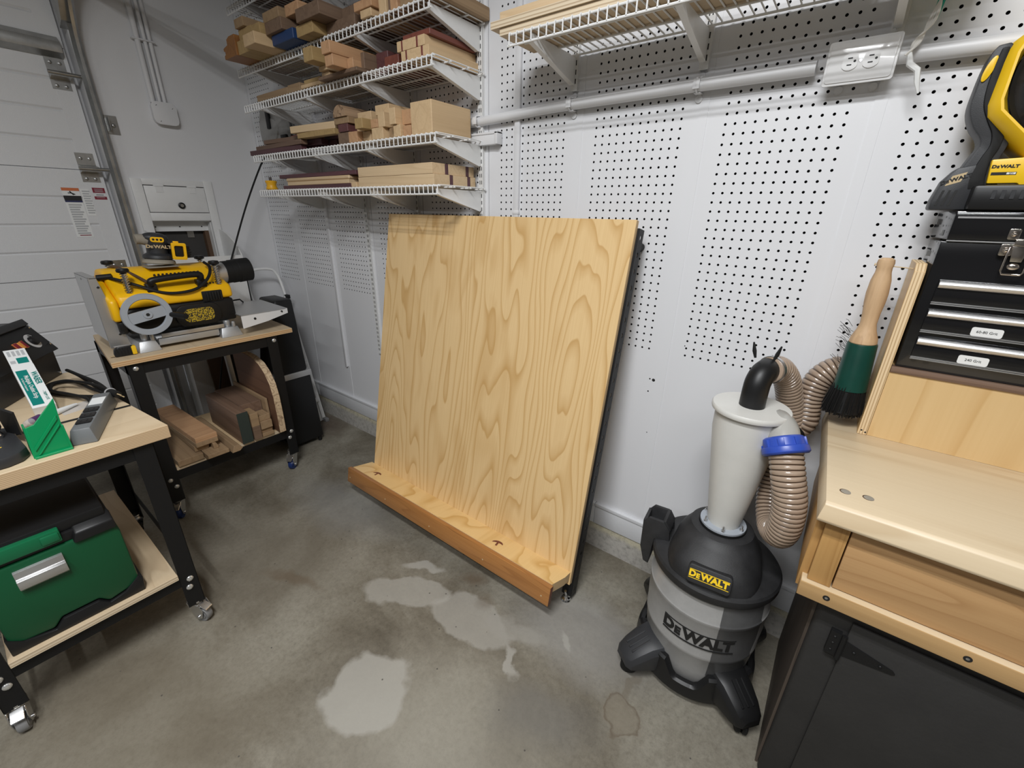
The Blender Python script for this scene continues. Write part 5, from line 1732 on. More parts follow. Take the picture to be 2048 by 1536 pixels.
mb = MB().lathe([(0.136, 0.035), (0.130, 0.040), (0.112, 0.012), (0.108, -0.06), (0.135, -0.065)], 48, Tf, cap=False)
put('inner_ring', mb, 'blackp', fn)
mb = MB()
for r_ in (0.02, 0.04, 0.06, 0.08, 0.10):
    mb.torus(Tf @ Matrix.Translation((0, 0, 0.008)), r_, 0.0016, 36, 6)
for q in range(12):
    a = q * PI / 6
    mb.cyl(Tf @ Vector((0.012 * math.cos(a), 0.012 * math.sin(a), .008)), Tf @ Vector((0.112 * math.cos(a), 0.112 * math.sin(a), 0.010)), 0.0016, n=6)
put('guard', mb, 'steelblade', fn)
mb = MB().lathe([(0.03, -0.03), (0.03, 0.0), (0.024, 0.006)], 24, Tf)
for q in range(5):
    a = q * 2 * PI / 5
    R_ = Tf @ Matrix.Rotation(a, 4, 'Z') @ Matrix.Translation((0.065, 0, -0.02)) @ Matrix.Rotation(0.6, 4, 'X')
    mb.box(-0.04, 0.04, -0.022, 0.022, -0.001, 0.001, 0, R_)
put('rotor', mb, 'blackp', fn)

# ------------------------------------------------------------------ bench brush hung on the riser side
br = thing('bench_brush', 'round bench brush with worn wooden handle and green ferrule hung beside the riser', 'brush', (0.858, -0.10, 0.935))
TB = frame((0.857, -0.121, 0.935), (1, 0, 0.03), (0, 1, 0), (-0.03, 0, 1))
hp = [(0.026, 0.186), (0.0285, 0.191), (0.027, 0.203), (0.020, 0.222), (0.0165, 0.238), (0.0175, 0.262), (0.0205, 0.290), (0.0215, 0.312), (0.0195, 0.342), (0.0155, 0.360), (0.0150, 0.370), (0.0168, 0.381), (0.0155, 0.389), (0.010, 0.393)]
put('handle', MB().lathe(hp, 28, TB), 'handle', br)
put('ferrule', MB().lathe([(0.0345, 0.072), (0.036, 0.068), (0.0355, 0.07), (0.031, 0.186), (0.030, 0.189), (0.020, 0.190)], 32, TB), 'grnbr', br)
mb = MB().lathe([(0.033, 0.075), (0.036, 0.03), (0.039, 0.008), (0.030, 0.000)], 28, TB)
rng = random.Random(8)
for k in range(320):
    a, q = rng.uniform(0, 2 * PI), math.sqrt(rng.uniform(.5, 1)) * 0.0335
    x, y = q * math.cos(a), q * math.sin(a)
    sp_r = 1.0 + rng.uniform(0.15, 0.40)
    e = TB @ Vector((x * sp_r - .004, y * sp_r, rng.uniform(-0.004, 0.014)))
    e.z = max(e.z, 0.907)
    mb.tube([tuple(TB @ Vector((x, y, 0.08))), tuple(e)], 0.0017, 4, radii=[0.0021, 0.0013])
for k in range(26):
    a = rng.uniform(PI * .7, PI * 1.2)
    z0 = rng.uniform(0.12, 0.22)
    b0 = TB @ Vector((0.030 * math.cos(a), 0.030 * math.sin(a) + .03, z0))
    mb.tube([tuple(b0), tuple(b0 + Vector((-0.012, 0.01, 0.006 + rng.uniform(-.006, .008)))), tuple(b0 + Vector((-0.016 - rng.uniform(0, .012), 0.014, 0.014)))], 0.0006, 3)
put('bristles', mb, 'blackr', br)['kind'] = 'stuff'
mb = MB().cyl((0.826, -0.121, 1.312), (0.8964, -0.121, 1.308), 0.0012, n=8)
mb.cyl((0.8255, -0.121, 1.312), (0.828, -0.121, 1.3118), 0.0035, n=10)
tag(put('nail', mb, 'gold', None, base=(0.86, -.121, 1.31)), 'long brass nail through the brush handle into plywood side', 'nail')
# ------------------------------------------------------------------ rolling carts
def caster(parent, x, y, ang, wheelmat, rw=0.030, ztop=0.115, cap=True, lock=True):
    """swivel caster as one part with its wheel and brake lever as sub-parts"""
    d = Vector((math.cos(ang), math.sin(ang), 0))
    sd = Vector((-d.y, d.x, 0))
    T = frame((x, y, 0), d, sd, (0, 0, 1))
    mb = MB()
    mb.lathe([(0.020, ztop - 0.022), (0.0245, ztop - 0.020), (0.0245, ztop - 0.012), (0.021, ztop - 0.010), (0.023, ztop - 0.006), (0.023, ztop), (0.018, ztop + 0.002)], 24, T)
    off = -0.018
    for s in (-1, 1):
        pr = [(-0.028, ztop - 0.022), (0.022, ztop - 0.022), (0.016, ztop - 0.035), (off + 0.012, rw - 0.006), (off, rw - 0.010), (off - 0.012, rw - 0.006), (off - 0.022, ztop - 0.05)]
        mb.prism(pr, 0.0165 if s > 0 else -0.0195, 0.0195 if s > 0 else -0.0165, 0, T @ frame((0, 0, 0), (1, 0, 0), (0, 0, 1), (0, -1, 0)))
    mb.cyl(T @ Vector((off, -0.024, rw)), T @ Vector((off, 0.024, rw)), 0.006, n=10)
    c_ = put('caster', mb, 'zinc', parent, bevel=0.001, seg=1)
    w_ = MB()
    Tw = T @ frame((off, 0, rw), (1, 0, 0), (0, 0, 1), (0, -1, 0))
    w_.lathe([(0.012, -0.0125), (rw * .62, -0.0125), (rw * .66, -0.010), (rw * .93, -0.0115), (rw, -0.007), (rw, 0.007), (rw * .93, 0.0115), (rw * .66, 0.010), (rw * .62, 0.0125), (0.012, 0.0125)], 28, Tw)
    put('wheel', w_, wheelmat, c_)
    if lock:
        l_ = MB()
        l_.quadbox([T @ Vector(p) for p in ((-0.052, -.014, .062), (-0.02, -.014, ztop - .030), (-0.02, .014, ztop - .030), (-0.052, .014, .062))],
                   [T @ Vector(p) for p in ((-0.050, -.014, .066), (-0.018, -.014, ztop - .026), (-0.018, .014, ztop - .026), (-0.050, .014, .066))])
        put('brake_lever', l_, 'zinc', c_, bevel=0.001, seg=1)
    return c_


def angle_leg(parent, x, y, z0, z1, sx, sy, w_=0.052, bolts=()):
    """upright steel angle; sx, sy point from the corner along its two flanges"""
    mb = MB()
    t = 0.003
    mb.box(min(x, x + sx * t), max(x, x + sx * t), min(y, y + sy * w_), max(y, y + sy * w_), z0, z1)
    mb.box(min(x, x + sx * w_), max(x, x + sx * w_), min(y, y + sy * t), max(y, y + sy * t), z0, z1)
    l_ = put('leg', mb, 'blackm', parent, bevel=0.0012, seg=1)
    for (dy, z) in bolts:
        b_ = MB().sphere((x + 0.0005, y + sy * dy, z), (0.006, 0.0105, 0.0105), n=14)
        put('bolt', b_, 'boltm', l_)
    return l_


# --- the planer's cart
pc = thing('planer_cart', 'black steel rolling cart with plywood top carrying the yellow planer', 'cart', (-1.78, -0.77, 0))
top = [(-1.495, -1.155), (-1.505, -0.410), (-2.10, -0.372), (-2.09, -1.100)]
put('top', MB().prism(top, 0.797, 0.82, 0, None, 1), ['plyface', 'edgezo'], pc, bevel=0.001, seg=1)
FX, BXX = -1.515, -2.06
YL, YR = -1.108, -0.492
for (z0, z1) in ((0.745, 0.797), (0.205, 0.250)):
    for x in (FX, BXX + 0.003):
        put('rail', MB().box(x - 0.003, x, YL + 0.003, YR - 0.003, z0, z1), 'blackm', pc)
    for y in (YL, YR - 0.003):
        put('rail', MB().box(BXX, FX - .003, y, y + 0.003, z0, z1), 'blackm', pc)
bo = ((0.026, 0.772), (0.018, 0.215), (0.034, 0.175))
bo2 = ((0.018, 0.772), (0.02, 0.24), (0.034, 0.205))
angle_leg(pc, FX + 0.003, YL, 0.095, 0.797, -1, 1, bolts=bo)
angle_leg(pc, FX + 0.003, YR, 0.095, 0.797, -1, -1, bolts=bo2)
angle_leg(pc, BXX - 0.003, YL, 0.095, 0.797, 1, 1)
angle_leg(pc, BXX - 0.003, YR, 0.095, 0.797, 1, -1)
put('lower_shelf', MB().box(BXX, FX - 0.001, YL + 0.055, YR - 0.055, 0.2505, 0.268, [0, 0, 1, 1, 1, 1]), ['plyfacey', 'edgez2'], pc)
caster(pc, FX - 0.022, YL + 0.028, 2.5, 'bluewheel')
caster(pc, FX - 0.022, YR - 0.028, 2.2, 'bluewheel')
caster(pc, BXX + 0.022, YL + 0.028, 0.4, 'blackr', lock=False)
caster(pc, BXX + 0.022, YR - 0.028, 0.9, 'blackr', lock=False)

# --- thickness planer
Z0 = 0.8205
pl = thing('thickness_planer', 'yellow and black benchtop thickness planer with grey handwheel on the cart', 'planer', (-1.75, -0.83, Z0))
mb = MB()
for (y0, y1) in ((-1.045, -0.965), (-0.725, -0.630)):
    mb.quadbox([(-1.93, y0, Z0), (-1.555, y0, Z0), (-1.555, y1, Z0), (-1.93, y1, Z0)],
               [(-1.92, y0 + .012, Z0 + .045), (-1.572, y0 + .012, Z0 + .045), (-1.572, y1 - .012, Z0 + .045), (-1.92, y1 - .012, Z0 + .045)])
    mb.cyl((-1.60, (y0 + y1) / 2, Z0 + .045), (-1.60, (y0 + y1) / 2, Z0 + .075), 0.014, n=16)
    mb.cyl((-1.575, (y0 + y1) / 2 + .02, Z0 + .045), (-1.575, (y0 + y1) / 2 + .02, Z0 + .07), 0.008, n=12)
mb.quadbox([(-1.93, -.965, Z0 + .012), (-1.585, -.965, Z0 + .012), (-1.585, -.725, Z0 + .012), (-1.93, -.725, Z0 + .012)],
           [(-1.92, -.965, Z0 + .05), (-1.61, -.965, Z0 + .05), (-1.61, -.725, Z0 + .05), (-1.92, -.725, Z0 + .05)])
mb.box(-1.592, -1.575, -0.965, -0.725, Z0 + 0.016, Z0 + 0.044)
put('base_casting', mb, 'alu', pl, bevel=0.006)
# depth scale bar along the front of the base
mb = MB().box(-1.577, -1.570, -0.95, -0.70, Z0 + 0.048, Z0 + 0.066)
put('scale_bar', mb, 'brush', pl, bevel=0.001)
# lower black housing and the yellow hood, shaped in section along y
T = frame((0, 0, 0), (1, 0, 0), (0, 0, 1), (0, -1, 0))
bl = [(-1.60, 0.895), (-1.595, 0.93), (-1.595, 0.985), (-1.60, 1.002), (-1.93, 1.002), (-1.935, 0.92), (-1.92, 0.895)]
put('lower_housing', MB().prism(bl, 0.625, 1.045, 0, T), 'blackp', pl, bevel=0.010)
ho = [(-1.598, 1.003), (-1.603, 1.050), (-1.615, 1.068), (-1.655, 1.078), (-1.72, 1.135), (-1.76, 1.152), (-1.86, 1.152), (-1.91, 1.12), (-1.935, 1.06), (-1.937, 1.003)]
hood = put('hood', MB().prism(ho, 0.618, 1.055, 0, T), 'yel', pl, bevel=0.016, seg=3)
mb = MB().prism([(-1.60, 0.955), (-1.595, 1.0), (-1.60, 1.045), (-1.65, 1.070), (-1.74, 1.125), (-1.88, 1.12), (-1.92, 1.02), (-1.92, 0.955)], 1.0555, 1.085, 0, T)
put('end_cover', mb, 'yel', pl, bevel=0.012, seg=3)
mb = MB().prism([(-1.61, 0.90), (-1.605, 0.953), (-1.92, 0.953), (-1.91, 0.90)], 1.046, 1.075, 0, T)
put('end_cover_lower', mb, 'blackp', pl, bevel=0.008)
# brush-like yellow chip guard and lens-shaped black recess on the front
mb = MB().prism(rrect(0.185, 0.098, 0.042, 6, 0.785, 0.945), -0.006, 0.012, 0, frame((-1.594, 0, 0), (0, -1, 0), (0, 0, 1), (1, 0, 0)))
mb.v = [tuple(p) for p in mb.v]
rc = put('front_recess', mb, 'blackp', pl, bevel=0.004)
mb = MB().prism(rrect(0.120, 0.060, 0.02, 5, 0.785, 0.945), 0.012, 0.0135, 0, frame((-1.594, 0, 0), (0, -1, 0), (0, 0, 1), (1, 0, 0)))
M['speckle'] = plain('yellow_black_label', (0.42, 0.30, 0.02), 0.6)
nt = M['speckle'].node_tree
no = N(nt, 'ShaderNodeTexNoise', i_Scale=210.0, i_Detail=2.0)
tcx = N(nt, 'ShaderNodeTexCoord')
rr_ = ramp(nt, [(0.46, (0.03, 0.025, 0.015)), (0.52, (0.52, 0.36, 0.02))])
nt.links.new(tcx.outputs['Object'], no.inputs['Vector'])
nt.links.new(no.outputs['Fac'], rr_.inputs['Fac'])
nt.links.new(rr_.outputs['Color'], nt.nodes['Principled BSDF'].inputs['Base Color'])
put('warning_label', mb, 'speckle', rc)
mb = MB().prism(rrect(0.085, 0.050, 0.004, 3, 0.710, 1.020), 0, 0.004, 0, frame((-1.600, 0, 0), (0, -1, 0), (0, 0, 1), (1, 0, 0)))
for k in range(6):
    mb.box(-1.5965, -1.590, -0.735 + k * .0115, -0.730 + k * .0115, 1.0, 1.04, 1)
put('vent_grille', mb, ['blackp', 'ink'], hood, bevel=0.001)
mb = MB()
for k in range(12):
    c_ = Vector((-1.70, -0.885 + k * .0155, 1.1215))
    mb.cbox(c_, (0.014, 0.007, 0.006), 0, Matrix.Rotation(-0.72, 4, 'Y'))
for k in range(5):
    mb.cbox((-1.632, -0.735 + k * .013, 1.0735), (0.004, 0.006, 0.012), 0)
put('cooling_slots', mb, 'ink', hood)
mb = MB().box(-1.79, -1.70, -0.90, -0.78, 1.1525, 1.156)
put('dusty_patch', mb, 'dirt', hood, bevel=0.002)
# carry handle on the front slope
hp = [(-1.640, -0.925, 1.072), (-1.617, -0.925, 1.098), (-1.613, -0.915, 1.112), (-1.612, -0.83, 1.120), (-1.613, -0.745, 1.122), (-1.617, -0.735, 1.105), (-1.640, -0.735, 1.075)]
mb = MB().tube(smooth_path(hp, 6), 0.014, 14)
put('carry_handle', mb, 'blackp', pl)
mb = MB().box(-1.65, -1.612, -0.944, -0.906, 1.060, 1.098).box(-1.65, -1.612, -0.754, -0.716, 1.060, 1.098)
put('handle_foot', mb, 'blackp', pl, bevel=0.004)
# four threaded columns with black knobs
for (x, y, zb, zt) in ((-1.627, -1.004, 1.066, 1.152), (-1.627, -0.664, 1.066, 1.160), (-1.875, -1.000, 1.10, 1.165), (-1.875, -0.64, 1.10, 1.165)):
    mb = MB()
    n_ = int((zt - zb) / 0.0095)
    pf = []
    for i in range(n_):
        z = zb + i * (zt - zb) / n_
        pf += [(0.0075, z), (0.0135, z + .0022), (0.0135, z + .0050), (0.0075, z + .0072)]
    mb.lathe(pf, 16, Matrix.Translation((x, y, 0)))
    cl_ = put('threaded_column', mb, 'chrome', pl)
    mb = MB().lathe([(0.012, zt - .002), (0.0215, zt + .002), (0.0225, zt + .010), (0.019, zt + .016), (0.006, zt + .018)], 20, Matrix.Translation((x, y, 0)))
    put('knob', mb, 'blackp', cl_)
# handwheel
Tw = frame((-1.535, -0.985, 0.985), Vector((0, -1, 0.0)), (0, 0, 1), (1, 0, 0))
mb = MB().lathe([(0.064, -0.010), (0.084, -0.012), (0.088, -0.004), (0.086, 0.006), (0.066, 0.006), (0.063, 0.0)], 56, Tw, cap=False)
n_ = 56
mb.f += []
wh = put('handwheel', mb, 'gasket', pl)
mb = MB().box(-0.066, 0.066, -0.024, 0.020, -0.004, 0.003, 0, Tw @ Matrix.Rotation(-0.17, 4, 'Z'))
mb.lathe([(0.017, 0.003), (0.016, 0.007), (0.008, 0.007)], 24, Tw)
mb.lathe([(0.0075, 0.0072), (0.007, 0.0078)], 6, Tw, 1)
put('wheel_spoke', mb, ['gasket', 'ink'], wh)
put('wheel_shaft', MB().cyl((-1.60, -0.985, 0.985), (-1.537, -0.985, 0.985), 0.012), 'blackp', wh)
mb = MB().tube([(-1.535, -0.905, 0.972), (-1.52, -0.892, 0.970), (-1.505, -0.882, 0.968), (-1.475, -0.868, 0.966)], 0.013, 16, radii=[0.011, 0.013, 0.014, 0.0125])
put('crank_grip', mb, 'blackp', wh)
# dust outlet with rubber adapter
mb = MB().cyl((-1.70, -0.66, 1.105), (-1.70, -0.575, 1.112), 0.050, n=32)
put('dust_outlet', mb, 'brush', pl)
mb = MB().tube([(-1.70, -0.605, 1.110), (-1.70, -0.575, 1.1115), (-1.70, -0.573, 1.1116), (-1.70, -0.545, 1.1135), (-1.70, -0.543, 1.1135), (-1.70, -0.485, 1.117)], 0.055, 32, radii=[0.054, 0.054, 0.056, 0.056, 0.058, 0.057])
put('rubber_adapter', mb, 'blackr', pl)
# folded-up table at left, lowered table at right
mb = MB().box(-1.875, -1.635, -1.118, -1.114, 0.875, 1.140)
mb.quadbox([(-1.640, -1.118, .845), (-1.634, -1.118, .845), (-1.634, -1.050, .845), (-1.640, -1.050, .845)], [(-1.640, -1.118, 1.135), (-1.634, -1.118, 1.135), (-1.634, -1.092, 1.135), (-1.640, -1.092, 1.135)])
mb.quadbox([(-1.876, -1.118, .875), (-1.872, -1.118, .875), (-1.872, -1.07, .875), (-1.876, -1.07, .875)], [(-1.876, -1.118, 1.14), (-1.872, -1.118, 1.14), (-1.872, -1.10, 1.14), (-1.876, -1.10, 1.14)])
mb.box(-1.875, -1.635, -1.118, -1.092, 1.137, 1.141)
mb.cyl((-1.6335, -1.095, 1.10), (-1.632, -1.095, 1.10), 0.0055, n=12, m=1)
mb.cyl((-1.6335, -1.075, 0.90), (-1.632, -1.075, 0.90), 0.0055, n=12, m=1)
mb.cyl((-1.76, -1.119, 1.125), (-1.76, -1.1175, 1.125), 0.0055, n=12, m=1)
put('folded_table', mb, ['brush', 'ink'], pl, bevel=0.0012, seg=1)
mb = MB()
tq = [(-1.53, -0.632), (-1.545, -0.398), (-1.88, -0.385), (-1.89, -0.51), (-1.89, -0.632)]
mb.prism(tq, 0.916, 0.920, 0)
mb.add([(-1.53, -0.632, .920), (-1.545, -.398, .920), (-1.545, -.398, .895), (-1.535, -.51, .872), (-1.53, -.632, .855)], [(0, 1, 2, 3, 4)], 1)
mb.add([(-1.534, -0.632, .9195), (-1.549, -.398, .9195), (-1.549, -.398, .895), (-1.539, -.51, .872), (-1.534, -.632, .855)], [(4, 3, 2, 1, 0)], 1)
for (y, z, x) in ((-0.43, .907, -1.5435), (-0.57, .895, -1.5335)):
    mb.cyl((x - .001, y, z), (x + .0015, y, z), 0.006, n=12, m=2)
put('lowered_table', mb, ['brush', 'plate', 'ink'], pl)
mb = MB().tube([(-1.86, -0.62, .922), (-1.86, -.60, .938), (-1.86, -.50, .940), (-1.86, -.485, .922)], 0.004, 8)
put('table_pull', mb, 'blackm', pl)
mb = MB().tube(smooth_path([(-1.80, -1.05, 1.10), (-1.70, -1.04, 1.125), (-1.64, -0.98, 1.10), (-1.602, -0.90, 1.060), (-1.590, -0.83, 1.052), (-1.592, -0.76, 1.065), (-1.61, -0.705, 1.105), (-1.655, -0.675, 1.145), (-1.70, -0.68, 1.165)], 8), 0.0065, 8)
put('power_cord', mb, 'blackr', pl)
mb = MB().tube(smooth_path([(-1.66, -0.925, 1.10), (-1.72, -0.96, 1.135), (-1.80, -0.99, 1.16), (-1.86, -1.0, 1.15)], 6), 0.0065, 8)
put('cord_end', mb, 'brownfr', pl)
mb = MB().cyl((-1.72, -1.075, 1.128), (-1.70, -1.03, 1.132), 0.012, n=10).cyl((-1.725, -1.10, 1.126), (-1.72, -1.075, 1.128), 0.003, n=6)
put('plug', mb, 'blackr', pl)

# --- random orbit sander on the hood
sdr = thing('orbit_sander', 'cordless orbital sander with yellow battery clip lying on top of the planer', 'sander', (-1.77, -0.80, 1.157))
TS = frame((-1.775, -0.835, 1.165), (0, 1, -0.10), (-1, 0, 0), (0, 0.10, 1))
put('pad', MB().lathe([(0.058, 0.0), (0.062, 0.003), (0.060, 0.014), (0.050, 0.020)], 36, TS), 'dirt', sdr)
put('skirt', MB().lathe([(0.050, 0.0205), (0.058, 0.024), (0.056, 0.036), (0.040, 0.046)], 32, TS), 'darkp', sdr)
mb = MB().lathe([(0.040, 0.042), (0.040, 0.085), (0.042, 0.09), (0.040, 0.118), (0.030, 0.130), (0.012, 0.134)], 28, TS)
mb.sphere((0, 0, 0), (0.052, 0.036, 0.024), 0, 18, TS @ Matrix.Translation((-0.004, 0, 0.112)))
bdy = put('body', mb, 'darkp', sdr)
mb = MB().prism(rrect(0.050, 0.022, 0.009, 4, -0.006, 0.106), 0, 0.0025, 0, TS @ frame((0, -0.040, 0), (1, 0, 0), (0, 0, 1), (0, -1, 0)))
for k in range(3):
    mb.prism(rrect(0.009, 0.009, 0.003, 2, -0.020 + k * .014, 0.106), 0.0025, 0.0032, 1, TS @ frame((0, -0.040, 0), (1, 0, 0), (0, 0, 1), (0, -1, 0)))
put('switch_cover', mb, ['yel', 'ink'], bdy)
mb = MB()
logo(mb, 0.013, TS @ frame((-0.002, -0.0412, 0.075), (1, 0, 0), (0, 0, 1), (0, -1, 0)), 0, None, False, 0.002)
put('wordmark', mb, 'gold', bdy)
put('dust_spout', MB().tube([tuple(TS @ Vector(p)) for p in ((-0.03, 0, .10), (-0.06, 0, .104), (-0.075, 0, .102))], 0.02, 16, radii=[.024, .022, .021]), 'dirt', sdr)
mb = MB()
fo = rrect(0.056, 0.074, 0.006, 3, 0.066, 0.060)
fi = rrect(0.036, 0.048, 0.006, 3, 0.066, 0.060)
Tq = TS @ frame((0, -0.052, 0), (1, 0, 0), (0, 0, 1), (0, -1, 0))
k = len(fo)
vs = [tuple(Tq @ Vector((p[0], p[1], h))) for h in (0, 0.012) for p in fo] + [tuple(Tq @ Vector((p[0], p[1], h))) for h in (0, 0.012) for p in fi]
fs = []
for i in range(k):
    j = (i + 1) % k
    fs += [(i, j, k + j, k + i), (2 * k + i, 3 * k + i, 3 * k + j, 2 * k + j), (k + i, k + j, 3 * k + j, 3 * k + i), (i, 2 * k + i, 2 * k + j, j)]
mb.add(vs, fs)
mb.box(0.05, 0.07, -0.052, -0.04, 0.095, 0.104, 0, TS)
put('battery_clip', mb, 'yel', sdr, bevel=0.001)
mb = MB().box(0.040, 0.092, -0.054, 0.03, 0.026, 0.092, 0, TS)
for q in range(5):
    mb.box(0.092, 0.120 - abs(q - 2) * .003, -0.045, 0.025, 0.034 + q * .0105, 0.041 + q * .0105, 0, TS)
mb.box(0.09, 0.114, -0.042, 0.022, 0.032, 0.086, 0, TS)
put('battery', mb, 'blackp', sdr, bevel=0.002)

# --- tape measure on the cart
tm = thing('tape_measure', 'black and yellow tape measure at front left corner of the planer cart', 'tape measure', (-1.575, -1.085, Z0))
Tt = frame((-1.562, -1.088, Z0), Vector((0.06, 1, 0)).normalized(), Vector((-1, .06, 0)).normalized(), (0, 0, 1))
mb = MB().prism([(-0.036, 0), (0.034, 0), (0.036, 0.02), (0.032, 0.036), (0.018, 0.042), (-0.02, 0.042), (-0.034, 0.032), (-0.038, 0.012)], -0.022, 0.0, 0, Tt @ frame((0, 0, 0), (1, 0, 0), (0, 0, 1), (0, -1, 0)))
put('case', mb, 'blackp', tm, bevel=0.004)
mb = MB()
for k in range(5):
    mb.box(-0.030 + k * .010, -0.0245 + k * .010, -0.0022, 0.0005, 0.004, 0.036, 0, Tt)
put('grip_ribs', mb, 'blackr', tm)
put('yellow_side', MB().box(0.021, 0.037, -0.0035, 0.024, 0.002, 0.038, 0, Tt), 'yelfan', tm, bevel=0.003)
put('top_clip', MB().box(-0.03, 0.02, 0.004, 0.018, 0.0415, 0.044, 0, Tt), 'brush', tm)
put('blade_end', MB().box(-0.052, -0.037, 0.006, 0.022, 0.004, 0.006, 0, Tt), 'gold', tm)

# --- offcuts on the planer cart's lower shelf
ZL = 0.2685
GC = 'offcuts on lower shelf of the planer cart'
T = frame((0, -0.845, 0), (1, 0, 0), (0, 0, 1), (0, -1, 0))
mb = MB().prism([(-1.455, ZL + .012), (-1.455, ZL + .032), (-2.02, ZL + .032), (-2.02, ZL), (-1.50, ZL), (-1.48, ZL + .0005)], 0.0, 0.092, 0, T)
tag(put('flat_offcut', mb, 'oakx', None, 0.001, 1, base=(-1.7, -.89, ZL)), 'tan board lying flat and overhanging front of lower shelf, under the long stacked pair', 'lumber', GC)
board('flat_offcut', 'wide tan board flat at left end of lower shelf beside cart leg', -1.98, -1.505, -1.045, -0.940, ZL, ZL + 0.030, 'oakx', GC)
board('hardwood_offcut', 'long reddish tan board, lower of the angled stacked pair', -2.05, -1.512, -0.968, -0.873, ZL + 0.0625, ZL + 0.085, 'oakx', GC, 0.04)
board('hardwood_offcut', 'long reddish tan board, upper of the angled stacked pair', -2.05, -1.512, -0.966, -0.872, ZL + 0.0855, ZL + 0.112, 'pinkch', GC, 0.04)
mb = MB().prism([(-0.962, ZL + .033), (-0.905, ZL + .033), (-0.893, ZL + .062), (-0.962, ZL + .062)], -0.30, 0.0, 0, frame((-1.535, 0, 0), (0, 1, 0), (0, 0, 1), (1, 0, 0)))
tag(put('spacer_offcut', mb, 'oakx', None, 0.001, 1, base=(-1.65, -.93, ZL + .033)), 'small shaped spacer under the angled stacked pair', 'lumber', GC)
mb = MB().prism([(-0.893, ZL + .0325), (-0.872, ZL + .0325), (-0.872, ZL + .045), (-0.878, ZL + .0615), (-0.893, ZL + .0615)], -0.2, 0.0, 0, frame((-1.500, 0, 0), (0, 1, 0), (0, 0, 1), (1, 0, 0)))
tag(put('hooked_offcut', mb, 'oakx', None, 0.001, 1, base=(-1.60, -.88, ZL + .033)), 'thin tongue of wood poking from under the stacked pair', 'lumber', GC)
mb = MB().prism([(-0.835, ZL), (-0.800, ZL), (-0.785, ZL + .012), (-0.80, ZL + .034), (-0.822, ZL + .034)], -0.50, 0.0, 0, frame((-1.450, 0, 0), (0, 1, 0), (0, 0, 1), (1, 0, 0)))
tag(put('grooved_offcut', mb, 'oakx', None, 0.001, 1, base=(-1.7, -.81, ZL)), 'narrow tan board with split end left of the green-ended block', 'lumber', GC)
gb = thing('sealed_block', 'tall brown wood block with dark green sealed end on cart shelf', 'lumber', (-1.70, -0.74, ZL), 0, GC)
put('block', MB().box(-1.905, -1.503, -0.764, -0.712, ZL, ZL + 0.172), 'walnut', gb, bevel=0.001)
put('green_end', MB().box(-1.503, -1.500, -0.764, -0.712, ZL, ZL + 0.172), 'darkgreen', gb)
board('hardwood_offcut', 'brown block at the same height right behind green-ended block', -1.93, -1.60, -0.709, -0.602, ZL, ZL + 0.172, 'walnut', GC)
rough = [(-0.706, -0.668, 0.0, 0.075, 'walnuty', 'rough brown offcut standing lowest against the green-ended block'), (-0.706, -0.668, 0.076, 0.150, 'oak', 'rough tan offcut above the rough brown one')]
for (a, b, e0, e1, mt_, lb) in rough:
    board('rough_offcut', lb, -1.592, -1.498, a, b, ZL + e0, ZL + e1, mt_, GC)
stk = [(0.0, 0.020, -1.502, 'oak', 'lowest small board of the stack by the half-round slab'), (0.0205, 0.044, -1.515, 'oak', 'second small board up in the stack by half-round slab'), (0.0445, 0.088, -1.500, 'oakx', 'third small board up, slightly overhanging, by half-round slab'), (0.0885, 0.118, -1.512, 'oakx', 'topmost small board of the stack by half-round slab')]
for (e0, e1, xf, mt_, lb) in stk:
    board('small_offcut', lb, -1.594, xf, -0.664, -0.606, ZL + e0, ZL + e1, mt_, GC, 0.0)
board('hardwood_offcut', 'thin board on edge just left of the half-round slab', -1.95, -1.55, -0.600, -0.588, ZL, ZL + 0.19, 'oakx', GC)
arc = [(-1.90, ZL), (-1.90, 0.655), (-1.75, 0.672), (-1.66, 0.668), (-1.58, 0.645), (-1.53, 0.605), (-1.495, 0.55), (-1.480, 0.48), (-1.478, 0.38), (-1.482, ZL)]
mb = MB().prism(arc, 0.0, 0.034, 0, frame((0, -0.550, 0), (1, 0, 0), (0, 0, 1), (0, -1, 0)), 1)
tag(put('half_round_slab', mb, ['live', 'liveedge'], None, 0.001, 1, base=(-1.70, -.567, ZL)), 'dark brown slab with rounded corner and pale bark-marked rim on cart shelf', 'lumber', GC)

# ------------------------------------------------------------------ front cart at left
fc = thing('front_cart', 'plywood topped rolling cart with grey casters in left foreground', 'cart', (-1.2, -1.5, 0))
ZT = 0.785
top = [(-0.777, -1.177), (-1.15, -1.217), (-1.62, -1.268), (-1.62, -1.88), (-0.777, -1.88)]
t1 = MB().prism(top, ZT - 0.042, ZT, 0, None, 1)
M['plytop'] = wood('bench_plywood_face', (0.68, 0.54, 0.36), (0.54, 0.39, 0.23), axis=1, freq=7, across=5, along=0.7, line=0.5, fine=0.2, rough=0.5, rand=False, blotch=0.15)
put('top', t1, ['plytop', 'edgez'], fc, bevel=0.001, seg=1)
mb = MB().box(-1.045, -1.030, -1.86, -1.207, ZT + 0.0002, ZT + 0.0012)
put('mitre_groove', mb, 'ink', fc)
LX, LYR, LYL = -0.792, -1.222, -1.715
for (z0, z1) in ((0.695, ZT - 0.042), (0.185, 0.228)):
    put('rail', MB().box(LX - 0.006, LX - 0.003, LYL + .003, LYR - .003, z0, z1), 'blackm', fc)
    put('rail', MB().box(-1.56, LX - 0.003, LYR - 0.003, LYR, z0, z1), 'blackm', fc)
put('rail', MB().box(-1.56, LX - 0.003, LYL, LYL + .003, 0.185, 0.228), 'blackm', fc)
